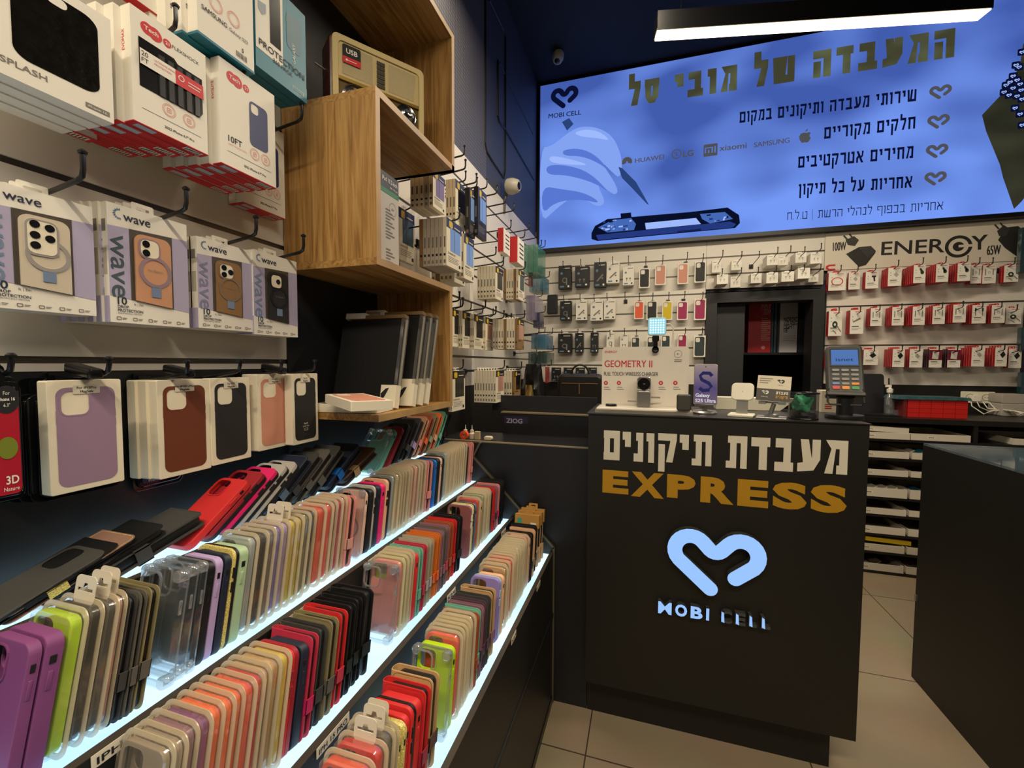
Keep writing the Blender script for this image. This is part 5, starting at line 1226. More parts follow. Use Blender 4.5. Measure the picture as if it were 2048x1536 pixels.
# ================================================================== FAR PART OF THE LEFT WALL
YEL = mat('logo_yellow', '#d6b31c', .5); NAVYB = mat('band_navy', '#1d2c4e', .5); BLKB = mat('band_black', '#191a1c', .5); KRAFTS = mat('kraft_spine', '#8a6638', .65)
OW, OH, OD = .112, .190, .020
WIN = dict(black='#17181b', blue='#7fa3e0', teal='#3c5254', rose='#b98a78', purple='#8d7f9e', grey='#8b8d8c')
def P_otter(body, band, win):
    def f():
        bm = {'w': CREAM, 'k': KRAFTS, 'g': GREYC, 'b': BLKB}[body]; b = MB(); b.box(-OW / 2, OW / 2, 0, OD, 0, OH, 0); x = -OW / 2 - .0003
        b.box(x, -OW / 2, .006, OD - .006, OH * .38, OH * .60, 1); b.box(x, -OW / 2, .005, OD - .005, OH * .20, OH * .25, 2); b.box(x, -OW / 2, .005, OD - .005, OH * .05, OH * .12, 1)
        r = b.build('case_box', [bm, INKG, INK], None, link=False); y = -.0004
        p = MB(); p.flat(_R(-OW / 2, OH * .80, OW / 2, OH), y, 0); p.flat(rrect(.026, .026, .006, 3, -OW * .22, OH * .895), y - .0003, 1); p.flat(_R(0, OH * .87, OW * .38, OH * .89), y - .0003, 2); kid(r, p.build('top_band', [BLKB if band == 'black' else NAVYB, YEL, CREAM], link=False))
        p = MB(); p.flat(_R(-OW * .26, OH * .34, OW * .42, OH * .82), y - .0002, 0); p.flat(_R(-OW * .02, OH * .34, 0, OH * .80), y - .0003, 1); kid(r, p.build('window', [mat('win_' + win, WIN[win], .3), BLKB], link=False))
        p = MB(); p.text('DEFENDER' if band == 'black' else 'SYMMETRY', -OW * .40, OH * .26, .011, y, 0, .015)
        for k in range(4): p.flat(_R(-OW * .40, OH * (.21 - .035 * k), OW * (.30 - .08 * (k % 2)), OH * (.222 - .035 * k)), y, 1)
        p.flat(_R(OW * .30, OH * .05, OW * .42, OH * .12), y, 0); kid(r, p.build('lettering', [INK, INKG], link=False)); hang_tab(r, OH, OD); return r
    return f
Gf = 'hanging boxes on the far left wall'
def far(sl, sr, fr, top, bot, XFr, seq, where, kind=None, name='box'):
    """sl..sr = spine pixels (back..front), fr = right edge of the front; seq = front to back list of (body, band, window)"""
    m = (top + bot) / 2; p = onX(sr, m, XFr); Y0 = p.y; r_ = onX(fr, m, XFr).y; v = ray(sl, m); xb = Y0 * v.x / v.y; n = len(seq); d = max(.006, (XFr - xb) / n)
    d = min(d, (XFr - XS - .002) / n)
    z1, z0 = onX(sr, top, XFr).z, onX(sr, bot, XFr).z
    hook('hk%.3f' % XFr, XFr - XS + .02, (XS, (Y0 + r_) / 2, z1 + .004), QT, 'black wire hook', 'on the far left wall', 'hooks on the far left wall', 'counted from the near top end')
    for i, (bd, bn, wn_) in enumerate(seq):
        o = inst(proto(f'ot_{bd}_{bn}_{wn_}', P_otter(bd, bn, wn_)), (XFr - i * d, (Y0 + r_) / 2, z0), (0, 0, QT), ((r_ - Y0) / OW, d * .93 / OD, (z1 - z0) / OH))
        bw = {'w': 'white', 'k': 'kraft', 'g': 'grey', 'b': 'black'}[bd]
        if i == 0: tag(o, f'{bw} case box with {bn} band and {wn_} window', 'box', Gf, where)
        else: tag(o, f'{bw} box behind the front one,', 'box', Gf, where, 'counted back')
W = 'w'; N_ = 'navy'; K = 'black'
far(838, 893, 923, 433, 530, -.655, [(W, N_, 'blue')] + [('g', N_, 'blue')] * 5 + [('k', N_, 'blue')], 'right of the tall tablet box')
far(792, 797, 829, 412, 517, -.835, [(W, N_, 'teal')] * 3, 'touching the tall tablet box')
far(912, 928, 948, 467, 556, -.660, [(W, N_, 'blue')] * 2, 'above the oak shelf end')
far(820, 866, 890, 338, 412, -.700, [(W, N_, 'purple'), ('g', N_, 'purple'), (W, N_, 'purple'), (W, N_, 'grey'), (W, N_, 'purple')], 'under the upper oak board')
far(891, 911, 932, 357, 447, -.690, [(W, N_, 'black')] * 3, 'right of the purple boxes')
far(930, 939, 950, 374, 470, -.655, [('b', N_, 'blue')], 'left of its black twin')
far(947, 956, 973, 372, 470, -.640, [('b', N_, 'blue')], 'right of its black twin')
far(862, 905, 930, 470, 562, -.735, [(W, N_, 'teal'), (W, N_, 'grey'), (W, N_, 'grey'), ('k', N_, 'blue'), (W, N_, 'grey')], 'low behind the grey spines')
far(954, 991, 1006, 531, 597, -.640, [(W, K, 'black')] * 4 + [(W, K, 'grey')] * 2, 'left part, upper far row')
far(1007, 1037, 1049, 537, 598, -.640, [(W, K, 'teal'), ('k', K, 'blue'), (W, K, 'blue'), (W, K, 'blue'), (W, K, 'blue'), ('k', K, 'blue')], 'beside the corner, upper far row')
far(898, 905, 921, 617, 693, -.80, [(W, K, 'black')] * 2, 'nearest the oak shelf, middle far row')
far(917, 925, 943, 622, 696, -.78, [(W, K, 'black')] * 2, 'second from oak shelf, middle far row')
far(940, 948, 967, 628, 698, -.76, [(W, K, 'black')] * 2, 'third from oak shelf, middle far row')
far(966, 971, 986, 634, 700, -.75, [(W, K, 'rose')] * 2, 'fourth from oak shelf, middle far row')
far(985, 1035, 1048, 637, 698, -.600, [('k', K, 'rose'), (W, K, 'rose'), (W, K, 'rose'), (W, K, 'rose'), ('k', K, 'rose'), (W, K, 'rose'), (W, K, 'rose'), ('g', K, 'rose'), ('g', K, 'rose')], 'right end, middle far row')
far(897, 904, 930, 742, 824, -.72, [(W, K, 'black')] * 2, 'beside oak shelf, lowest far row')
far(948, 992, 1008, 741, 806, -.62, [(W, K, 'rose')] * 8, 'above the hutch, lowest far row')
far(1008, 1029, 1041, 742, 800, -.60, [('k', K, 'black')] + [(W, K, 'rose')] * 3, 'right end, lowest far row')
def P_redbox():
    b = MB(); b.box(-OW / 2, OW / 2, 0, .03, 0, OH, 0); b.box(-OW / 2 - .0005, -OW / 2, 0, .03, 0, OH, 1); r = b.build('accessory_box', [WHITE, mat('box_red', '#c81e22', .5)], None, link=False)
    p = MB()
    for k in range(4): p.flat(_R(-OW * .2, OH * (.25 + .17 * k), OW * .4, OH * (.30 + .17 * k)), -.0005)
    kid(r, p.build('print', INK, link=False)); hang_tab(r, OH, .03); return r
def far1(key, fn, sl, sr, fr, top, bot, XFr, depth, n, lab, where, cat='box', w0=OW, h0=OH, grp=Gf):
    m = (top + bot) / 2; Y0 = onX(sr, m, XFr).y; r_ = onX(fr, m, XFr).y; v = ray(sl, m); xb = max(Y0 * v.x / v.y, XS + .002); d = (XFr - xb) / n; z1, z0 = onX(sr, top, XFr).z, onX(sr, bot, XFr).z
    hook('hk%.3f' % XFr, XFr - XS + .02, (XS, (Y0 + r_) / 2, z1 + .004), QT, 'black wire hook', 'on the far left wall', 'hooks on the far left wall', 'counted from the near top end')
    for i in range(n):
        o = inst(proto(key, fn), (XFr - i * d, (Y0 + r_) / 2, z0), (0, 0, QT), ((r_ - Y0) / w0, d * .94 / depth, (z1 - z0) / h0)); tag(o, lab, cat, grp, where, 'counted back' if n > 1 else None)
far1('redbox', P_redbox, 995, 1007, 1020, 455, 503, -.62, .03, 1, 'bright red sided accessory box', 'left of its lower twin')
far1('redbox', P_redbox, 1018, 1035, 1048, 472, 524, -.60, .03, 1, 'bright red sided accessory box', 'lower right of its twin')
def P_pack(col, al=.55):
    def f():
        b = MB(); b.box(-.05, .05, 0, .03, 0, .15, 0); r = b.build('accessory_pack', sheer('pack_' + col, col, al, .25, .12, .3), None, link=False)
        c = MB(); c.slab(.06, .11, .01, .008, .022, .003, 0, 3, 0, .012); kid(r, c.build('item', mat('packitem_' + col, col, .4), smooth=35, link=False)); hang_tab(r, .15, .03); return r
    return f
Gp = 'clear packs in the far corner'
far1('pk_teal', P_pack('#2f8a74'), 1046, 1076, 1091, 488, 544, -.62, .03, 3, 'clear green pack', 'below the corner of the blue sign', 'pack', .10, .15, Gp)
far1('pk_blue', P_pack('#5f97a8'), 1058, 1088, 1098, 552, 582, -.66, .03, 4, 'pale blue clear pack', 'under the green packs', 'pack', .10, .15, Gp)
far1('pk_lil', P_pack('#9a8fb0'), 1052, 1070, 1086, 590, 640, -.66, .03, 3, 'pale lilac clear pack', 'left of the black pouch', 'pack', .10, .15, Gp)
far1('pk_navy', P_pack('#2c3560', .7), 1066, 1080, 1088, 625, 655, -.64, .03, 2, 'dark blue pack', 'below the lilac packs', 'pack', .10, .15, Gp)
far1('pk_aqua', P_pack('#4f8fb0'), 1062, 1092, 1106, 668, 698, -.62, .03, 4, 'aqua blue clear pack', 'left of the black earphone boxes', 'pack', .10, .15, Gp)
far1('pk_dteal', P_pack('#2c5a5c'), 1056, 1094, 1108, 704, 728, -.62, .03, 5, 'dark teal clear pack', 'above the black carrier bag', 'pack', .10, .15, Gp)
far1('pk_pink', P_pack('#b0324c', .7), 1056, 1062, 1066, 552, 572, -.70, .03, 1, 'crimson pack', 'beside the pale blue packs', 'pack', .10, .15, Gp)
far1('pk_red', P_pack('#b0323c', .8), 1090, 1094, 1099, 734, 766, -.60, .03, 1, 'small red pack', 'above the black handbag', 'pack', .10, .15, Gp)
for (px, py, X) in ((929, 292, -.70), (931, 320, -.70), (953, 348, -.70), (994, 372, -.68), (1011, 392, -.68), (1028, 408, -.68), (1059, 447, -.68), (1072, 465, -.68), (1083, 481, -.66), (992, 495, -.70), (1007, 510, -.70), (919, 584, -.72), (926, 596, -.72), (971, 601, -.68), (992, 614, -.68), (1008, 622, -.68), (1023, 628, -.68), (1078, 657, -.68), (1090, 655, -.68)):
    p = onX(px, py, X); hook('hook_f%.2f' % X, -XS + X, (XS, p.y, p.z - .040), QT, 'black wire hook', 'on the far left wall', 'hooks on the far left wall', 'counted from the near top end', r=.0034)
# ================================================================== BACK WALL, LEFT HALF
def P_acc(bodyc, ink, pic):
    def f():
        w, h, d = .10, .17, .03; b = MB(); b.box(-w / 2, w / 2, 0, d, 0, h); r = b.build('accessory_box', bodyc, None, link=False); p = MB()
        p.flat(_R(-w * .1, h * .86, w * .4, h * .89), -.0005, 0); p.flat(circle(-w * .25, h * .66, w * .10, 14), -.0005, 1); p.flat(_R(-w * .38, h * .05, -w * .05, h * .12), -.0005, 1); p.flat(circle(w * .3, h * .09, w * .08, 10), -.0005, 0)
        if pic == 0: p.flat([circle(0, h * .36, w * .20, 18), circle(0, h * .36, w * .14, 18)[::-1]], -.0005, 2); p.flat(_R(w * .1, h * .15, w * .2, h * .45), -.0005, 2)
        elif pic == 1: p.flat([(-w * .3, h * .25), (-w * .2, h * .22), (w * .3, h * .48), (w * .2, h * .52)], -.0005, 2); p.flat(circle(w * .2, h * .35, w * .07, 12), -.0005, 2)
        else: p.flat(circle(-w * .15, h * .35, w * .08, 12), -.0005, 2); p.flat(circle(w * .15, h * .35, w * .08, 12), -.0005, 2); p.flat(_R(-w * .17, h * .2, -w * .13, h * .35), -.0005, 2); p.flat(_R(w * .13, h * .2, w * .17, h * .35), -.0005, 2)
        kid(r, p.build('print', [ink, mat('print_bluegrey', '#5f7d92', .5), INKG], link=False)); hang_tab(r, h, d); return r
    return f
def back(key, fn, l, r_, t, b_, Yf, n, d, w0, h0, lab, where, cat='box', grp='hanging boxes on the back wall', swap=None, tilt=0.0):
    m = (t + b_) / 2; x0, x1 = onY(l, m, Yf).x, onY(r_, m, Yf).x; z1, z0 = onY((l + r_) / 2, t, Yf).z, onY((l + r_) / 2, b_, Yf).z
    n_fit = max(1, min(n, int((YS - Yf - .003) / d)))
    for i in range(n_fit):
        o = inst(proto(key, fn), ((x0 + x1) / 2, Yf + i * (d + .0004), z0), (0, tilt, 0), ((x1 - x0) / w0, d * .97 / DEP[key[:3]], (z1 - z0) / h0), swap)
        if i == 0: tag(o, lab, cat, grp, where)
        else: tag(o, lab.split(' with ')[0].split(' printed ')[0] + ' behind the front,', cat, grp, where, 'counted back')
DEP = {'acb': .03, 'acw': .03, 'crd': CD_, 'ear': .028, 'red': .022, 'dbx': .022}
Yk = YS - .075
BK = mat('acc_black', '#17171a', .45)
for (l, r_, t, b_, pc, wh) in ((1117, 1142, 531, 577, 0, 'first in top row'), (1150, 1178, 533, 573, 2, 'second in top row'), (1188, 1212, 524, 574, 1, 'third in top row'), (1120, 1142, 602, 640, 0, 'left in second row'), (1116, 1143, 667, 706, 0, 'first in third row'), (1150, 1166, 666, 705, 1, 'second in third row'), (1181, 1196, 665, 705, 2, 'third in third row')):
    back(f'acb{pc}', P_acc(BK, WHITE, pc), l, r_, t, b_, Yk, 2, .03, .10, .17, 'black accessory box', wh + ' of the back wall')
for (l, r_, t, b_, pc, wh) in ((1213, 1239, 523, 566, 1, 'first in top row'), (1246, 1268, 532, 570, 2, 'second in top row'), (1152, 1174, 600, 640, 1, 'first in second row'), (1181, 1206, 600, 641, 1, 'second in second row'), (1208, 1231, 599, 638, 1, 'third in second row'), (1213, 1229, 664, 700, 0, 'first in third row'), (1240, 1256, 667, 702, 2, 'second in third row')):
    back(f'acw{pc}', P_acc(WHITE, INK, pc), l, r_, t, b_, Yk, 2, .03, .10, .17, 'white accessory box', wh + ' of the back wall')
bk = 'on the back wall, {} row'
for (l, r_, t, b_, c, rw, ex) in ((1278, 1300, 536, 576, 'charcoal', 'top', 'left '), (1310, 1332, 529, 570, 'salmon', 'top', 'left '), (1355, 1377, 526, 568, 'salmon', 'top', 'right '), (1389, 1412, 522, 565, 'charcoal', 'top', 'right '),
                           (1268, 1288, 602, 638, 'tangerine', 'middle', ''), (1293, 1315, 601, 640, 'charcoal', 'middle', ''), (1324, 1345, 602, 640, 'sunflower', 'middle', ''), (1354, 1376, 602, 640, 'raspberry', 'middle', 'left '), (1388, 1412, 597, 640, 'raspberry', 'middle', 'right '),
                           (1262, 1280, 673, 712, 'deep green', 'bottom', 'first '), (1293, 1315, 672, 712, 'charcoal', 'bottom', ''), (1322, 1341, 669, 710, 'deep green', 'bottom', 'second '), (1355, 1374, 668, 708, 'raspberry', 'bottom', ''), (1387, 1411, 671, 714, 'deep green', 'bottom', 'third ')):
    back('crd', P_card(), l, r_, t, b_, YS - .055, 1, CD_, CW_, CH_, f'{ex}white box printed with a {c} phone case', bk.format(rw), 'box', 'case boxes on the back wall', {TINT: pm(c), TINT2: pm(c), CREAM: WHITE})
def P_ear():
    w, h, d = .085, .085, .028; b = MB(); b.box(-w / 2, w / 2, 0, d, 0, h); r = b.build('earphone_box', WHITE, None, link=False); p = MB()
    for s in (-1, 1): p.flat(circle(s * w * .16, h * .48, w * .07, 10), -.0005, 0); p.flat(_R(s * w * .16 - .002, h * .25, s * w * .16 + .002, h * .45), -.0005, 0)
    p.flat(_R(-w * .38, h * .84, 0, h * .88), -.0005, 1); kid(r, p.build('print', [mat('print_pale', '#a9a49b', .5), INKG], link=False)); hang_tab(r, h, d, None, .03, .012); return r
for i, (l, r_, t, b_, n, Yf) in enumerate(((1424, 1442, 521, 545, 1, 3.55), (1463, 1483, 521, 540, 2, 3.52), (1534, 1556, 510, 530, 4, 3.44), (1556, 1576, 513, 530, 3, 3.46), (1591, 1613, 505, 525, 4, 3.44), (1621, 1643, 506, 527, 4, 3.44))):
    back('ear', P_ear, l, r_, t, b_, Yf, n, .03, .085, .085, 'small white earphone box', ['leftmost, upper row above the opening', 'second, upper row above the opening', 'third, upper row above the opening', 'fourth, upper row above the opening', 'fifth, upper row above the opening', 'rightmost, upper row above the opening'][i], 'box', 'white earphone boxes')
for i, (l, r_, t, b_, n, Yf) in enumerate(((1434, 1456, 549, 568, 5, 3.42), (1461, 1481, 553, 575, 1, 3.55), (1502, 1523, 547, 566, 3, 3.46), (1533, 1556, 545, 566, 4, 3.45), (1563, 1588, 543, 563, 4, 3.45), (1596, 1620, 536, 557, 5, 3.41), (1617, 1637, 548, 564, 2, 3.52))):
    back('ear', P_ear, l, r_, t, b_, Yf, n, .03, .085, .085, 'small white earphone box', ['leftmost, lower row above the opening', 'second, lower row above the opening', 'third, lower row above the opening', 'fourth, lower row above the opening', 'fifth, lower row above the opening', 'sixth, lower row above the opening', 'rightmost, lower row above the opening'][i], 'box', 'white earphone boxes')
def bhook(px, py, Yt, place, group):
    p = onY(px, py, Yt); L_ = YS - Yt; hook('hb%.2f' % L_, L_, (p.x, YS, p.z - .040), 0, 'black wire hook', place, group)
for px, py in ((1126, 523), (1161, 519), (1199, 517), (1225, 514), (1257, 512), (1292, 514), (1326, 511), (1375, 505), (1407, 508)): bhook(px, py, 3.46, 'on the top row of the back wall', 'hooks on the back wall')
for px, py in ((1446, 501), (1484, 503), (1519, 503), (1556, 495), (1582, 492), (1610, 494), (1643, 487)): bhook(px, py, 3.36, 'on the upper row above the opening', 'hooks on the back wall')
for px, py in ((1445, 538), (1483, 536), (1517, 535), (1553, 532), (1583, 531), (1609, 530), (1642, 529)): bhook(px, py, 3.38, 'on the lower row above the opening', 'hooks on the back wall')
for px, py in ((1127, 591), (1160, 589), (1188, 589), (1214, 587), (1250, 585), (1279, 587), (1306, 586), (1338, 585), (1370, 583), (1406, 585)): bhook(px, py, 3.47, 'on the second row of the back wall', 'hooks on the back wall')
for px, py in ((1123, 661), (1156, 659), (1186, 658), (1220, 661), (1249, 657), (1273, 660), (1371, 657), (1405, 657)): bhook(px, py, 3.48, 'on the third row of the back wall', 'hooks on the back wall')
for px in (1112, 1136, 1160, 1184): back(f'acb{px % 3}', P_acc(BK, WHITE, px % 3), px - 9, px + 9, 735, 762, YS - .06, 1, .03, .10, .17, 'small dark pack low on the back wall', {1112: 'leftmost', 1136: 'second', 1160: 'third', 1184: 'rightmost'}[px] + ' above the handbag', 'box', 'dark packs above the handbag')
pz = MB(); pz.slab(.085, .16, .012, 0, .03, .006, 0, 4); o = pz.build('black_pouch', mat('pouch', '#131316', .6), smooth=40); a = onY(1104, 628, 3.5); o.location = (a.x, 3.5, a.z); tag(o, 'black zip pouch hanging in the far corner', 'pouch')
# ================================================================== RED ACCESSORY BOXES, right half of the back wall
RW_, RH_ = .085, .125
def P_rb(pic, dark=False):
    def f():
        d = .022; b = MB(); b.box(-RW_ / 2, RW_ / 2, .0004, d, 0, RH_, 1); b.box(-RW_ / 2 + .0003, RW_ / 2, 0, .0006, .0003, RH_, 0)
        r = b.build('accessory_box', [WHITE, mat('box_dark', '#3b1420', .45) if dark else mat('box_red2', '#a8121c', .5)], None, link=False); p = MB(); y = -.0006
        if dark: p.flat(_R(-RW_ * .5, RH_ * .40, RW_ * .5, RH_ * .95), y, 3); p.flat([(-RW_ * .28, RH_ * .48), (RW_ * .2, RH_ * .44), (RW_ * .26, RH_ * .84), (-RW_ * .22, RH_ * .86)], y - .0003, 4)
        p.flat(_R(-RW_ * .15, RH_ * .91, RW_ * .36, RH_ * .935), y - .0004, 2)
        if pic == 'ring': p.flat([circle(0, RH_ * .50, RW_ * .34, 24), circle(0, RH_ * .50, RW_ * .28, 24)[::-1]], y, 2)
        elif pic == 'plug': p.flat([(-RW_ * .1, RH_ * .62), (RW_ * .18, RH_ * .82), (RW_ * .38, RH_ * .62), (RW_ * .12, RH_ * .44)], y, 0)
        elif pic == 'bulb': p.flat(circle(RW_ * .22, RH_ * .58, RW_ * .15, 14), y, 5); p.flat([(-RW_ * .02, RH_ * .78), (RW_ * .08, RH_ * .84), (RW_ * .30, RH_ * .66), (RW_ * .14, RH_ * .54)], y, 5)
        elif pic == 'cable':
            for s in (-1, 1): p.flat(_R(s * RW_ * .28 - .003, RH_ * .45, s * RW_ * .28 + .003, RH_ * .78), y, 1)
            p.flat([circle(0, RH_ * .60, .008, 14), circle(0, RH_ * .60, .006, 14)[::-1]], y, 1)
        elif pic == 'cable2':
            for s in (-1, 1): p.flat(_R(s * RW_ * .25 - .005, RH_ * .66, s * RW_ * .25 + .005, RH_ * .84), y, 0); p.flat(_R(s * RW_ * .25 - .002, RH_ * .42, s * RW_ * .25 + .002, RH_ * .68), y, 0)
        elif pic == 'reel': p.flat([circle(-.002, RH_ * .46, RW_ * .20, 20), circle(-.002, RH_ * .46, RW_ * .08, 14)[::-1]], y, 5); p.flat([(.008, RH_ * .40), (.012, RH_ * .44), (RW_ * .46, RH_ * .18), (RW_ * .42, RH_ * .14)], y, 1); p.flat([(-.016, RH_ * .22), (-.012, RH_ * .25), (.010, RH_ * .10), (.006, RH_ * .07)], y, 1)
        elif pic == 'mount': p.flat(_R(-.002, RH_ * .66, RW_ * .3, RH_ * .76), y, 0); p.flat([(RW_ * .08, RH_ * .68), (RW_ * .22, RH_ * .68), (RW_ * .26, RH_ * .42), (RW_ * .14, RH_ * .42)], y, 0)
        elif pic == 'bank': p.flat([(-RW_ * .32, RH_ * .52), (-RW_ * .24, RH_ * .48), (RW_ * .30, RH_ * .62), (RW_ * .22, RH_ * .68)], y, 1)
        elif pic == 'pale': p.flat([(-RW_ * .1, RH_ * .62), (RW_ * .1, RH_ * .75), (RW_ * .3, RH_ * .60), (RW_ * .12, RH_ * .48)], y, 6)
        p.flat(_R(-RW_ * .36, RH_ * .30, RW_ * .16, RH_ * .335), y, 0)
        for k in range(2): p.flat(_R(-RW_ * .36, RH_ * (.24 - .06 * k), RW_ * (.3 - .2 * k), RH_ * (.255 - .06 * k)), y, 1)
        p.flat(circle(-RW_ * .30, RH_ * .72, .003, 8), y, 1); p.flat(circle(-RW_ * .30, RH_ * .58, .003, 8), y, 1)
        kid(r, p.build('print', [INK, INKG, REDP, mat('box_wine', '#6d1a30', .45), mat('print_white', '#cfcac0', .5), mat('bulb_green', '#26331f', .5), mat('print_pale', '#a9a49b', .5)], link=False)); hang_tab(r, RH_, d, mat('box_red3', '#b8141e', .5), .03, .014); return r
    return f
PW = dict(ring='red ring', plug='black charger', bulb='green bulb plug', cable='white cable pair', cable2='black cable pair', reel='cable reel', mount='black phone mount', bank='grey power bank', pale='pale charger')
R_1 = [(1657, 1692, 545, 581, 2, 'ring'), (1697, 1720, 545, 579, 1, 'pale'), (1731, 1757, 543, 577, 2, 'mount'), (1776, 1803, 535, 572, 4, 'pale'), (1827, 1851, 530, 566, 6, 'bulb'), (1872, 1897, 528, 564, 5, 'bulb'), (1915, 1941, 526, 562, 4, 'bulb'), (1941, 1963, 530, 567, 2, 'cable'), (1965, 1992, 530, 567, 2, 'cable'), (2008, 2037, 530, 564, 2, 'reel')]
R_2 = [(1657, 1684, 622, 672, 2, 'reel'), (1700, 1727, 620, 668, 3, 'bank'), (1741, 1764, 616, 652, 3, 'cable'), (1784, 1808, 614, 651, 4, 'cable'), (1825, 1850, 613, 650, 5, 'cable'), (1865, 1890, 612, 648, 4, 'cable'), (1906, 1932, 609, 645, 5, 'cable'), (1944, 1972, 610, 647, 4, 'cable2'), (1983, 2010, 610, 646, 3, 'cable'), (2011, 2043, 616, 648, 1, 'reel')]
R_3 = [(1652, 1676, 704, 736, 2, 'plug'), (1691, 1717, 699, 736, 3, 'plug'), (1727, 1756, 699, 730, 3, 'plug'), (1785, 1809, 698, 734, 5, 'plug'), (1819, 1845, 698, 735, 3, 'pale'), (1858, 1884, 698, 735, 3, 'dark'), (1895, 1921, 698, 735, 3, 'dark'), (1943, 1969, 695, 733, 5, 'pale'), (1990, 2014, 695, 733, 4, 'plug'), (2017, 2043, 697, 736, 2, 'plug')]
for rw, RR in (('top', R_1), ('middle', R_2), ('bottom', R_3)):
    for i, (l, r_, t, b_, n, pc) in enumerate(RR):
        Yf = YS - .028 - .021 * n
        dk = pc == 'dark'; key = 'dbx' if dk else 'red' + pc
        o_ = ORD[i] if i < 9 else 'last'
        back(key, P_rb('bank' if dk else pc, dk), l, r_, t, b_, Yf, n, .021, RW_, RH_, ('dark wine box' if dk else 'red and white box') + ' with a ' + ('printed gadget' if dk else PW[pc]), f'{o_} from left, {rw} right-hand row', 'box', 'red accessory boxes on the back wall')
        bhook((l + r_) / 2 + 8, t - (14 if rw == 'top' else 6), Yf - .05, f'on the {rw} row of the right back wall', 'hooks on the back wall')
# thin teal packs at the very right edge
for t, b_, w_ in ((455, 545, 'uppermost'), (655, 700, 'middle'), (745, 790, 'lowest')):
    x0 = onY(2042, (t + b_) / 2, 3.5).x; z0, z1 = onY(2044, b_, 3.5).z, onY(2044, t, 3.5).z
    o = inst(proto('pk_tealr', P_pack('#1c4a52', .9)), (x0 + .05, 3.5, z0), (0, 0, 0), (1, 1, (z1 - z0) / .15)); tag(o, 'dark teal pack cut by the right edge,', 'pack', 'teal packs at the right edge', w_ + ' of the three')
# ================================================================== ON THE SERVICE COUNTER
CT = CZ + .0045
def sub(b, name, m, root, sm=None):
    o = b.build(name, m, None, smooth=sm); o.parent = root; return o
def stand_at(px, py):
    p = onZ(px, py, CT); return p
IVORY = mat('ivory_plastic', '#e3dec9', .4); STEEL = mat('steel_satin', '#8f8d88', .35, .8); SMOKE = mat('smoke_plastic', '#3a3934', .35)
# charger display board on a clear base
yb = 1.640
a = onY(1203, 816, yb); c = onY(1376, 818, yb); zt = onY(1205, 694, yb).z
dw, dh = c.x - a.x, zt - CT
dis = empty('charger_display', ((a.x + c.x) / 2, yb, CT)); tag(dis, 'white charger display board with red headline on the left of the counter', 'display')
b = MB(); b.plate(rrect(dw, dh, .014, 5, 0, dh / 2 + .0), 0, .006); sub(b, 'board', mat('board_white', '#e6ded0', .35), dis)
bx0, bx1 = onY(1190, 826, 1.508).x - dis.location.x, onY(1386, 830, 1.508).x - dis.location.x
b = MB(); b.box(bx0, bx1, -.132, .012, .0, .0115, 0); sub(b, 'base', sheer('base_acrylic', '#d9d3c6', .45, .4, .08, .3), dis)
b = MB(); b.box(bx0 + .004, bx1 - .004, -.128, -.0012, .0117, .016, 0); sub(b, 'base_top', mat('board_white', '#e6ded0', .35), dis)
y = -.0006; b = MB()
def bx(px): return onY(px, 750, yb).x - dis.location.x
def bz_(px, py): return onY(px, py, yb).z - CT
b.text('ENERGY', bx(1209), bz_(1209, 706), .012, y, 0, .012, fit=bx(1234) - bx(1209)); b.text('GEOMETRY II', bx(1209), bz_(1209, 734), .036, y, 0, .012, fit=bx(1304) - bx(1209))
b.text('FULL TOUCH WIRELESS CHARGER', bx(1208), bz_(1208, 751), .02, y, 1, .015, fit=bx(1316) - bx(1208))
for px in (1212, 1238, 1322, 1351): b.flat(circle(bx(px), bz_(px, 766), .0075, 16), y, 0); b.flat(circle(bx(px), bz_(px, 766), .003, 8), y - .0003, 2); b.flat(_R(bx(px) - .007, bz_(px, 775), bx(px) + .012, bz_(px, 775) + .0016), y, 1); b.flat(_R(bx(px) - .007, bz_(px, 779), bx(px) + .018, bz_(px, 779) + .0016), y, 1)
cx, cz = bx(1355), bz_(1355, 708); b.flat([circle(cx, cz, .0135, 20), circle(cx, cz, .0125, 20)[::-1]], y, 1); b.text('4+', cx, cz - .003, .009, y, 1, align='c'); b.flat(_R(cx - .012, cz - .022, cx + .014, cz - .020), y, 1); b.flat(_R(cx - .012, cz - .028, cx + .012, cz - .026), y, 1)
sub(b, 'print', [REDP, mat('ink_blueblack', '#2b2a3c', .5), WHITE], dis)
ZB = CT + .0165
# watch-charging post, puck, power bank, pins: standing on the base
p = onZ(1287, 814, ZB); wc = empty('charging_post', (p.x, p.y + .012, ZB)); tag(wc, 'grey square charging post with round black dial on the display base', 'charger')
b = MB(); b.slab(.046, .058, .008, -.02, .02, .003, 0, 4); sub(b, 'body', STEEL, wc, 40)
b = MB(); b.slab(.047, .050, .012, -.021, .016, .003, 0, 4, 0, .059); sub(b, 'head', CHROME, wc, 40)
b = MB(); b.plate(circle(0, .083, .021, 28), -.025, -.020); sub(b, 'dial', mat('dial_black', '#0c0c0f', .1), wc)
b = MB(); b.plate([circle(0, .083, .023, 28), circle(0, .083, .0205, 28)[::-1]], -.0245, -.020); b.flat(_R(-.003, .0815, .004, .0845), -.0255); sub(b, 'dial_ring', STEEL, wc)
p = onZ(1222, 812, ZB); pk = MB(); pk.lathe([(.0195, 0), (.021, .003), (.017, .0035), (.0205, .006), (.019, .0075)], 24); o = pk.build('charging_puck', DARK, smooth=40); o.location = (p.x, p.y + .006, ZB); tag(o, 'flat round black charging puck on the display base', 'charger')
p = onZ(1368, 822, ZB); b = MB(); b.slab(.045, .054, .007, -.011, .011, .003, 0, 4); o = b.build('power_bank', SMOKE, smooth=40); o.location = (p.x, p.y + .011, ZB); tag(o, 'upright dark power bank at the right end of the display base', 'power bank')
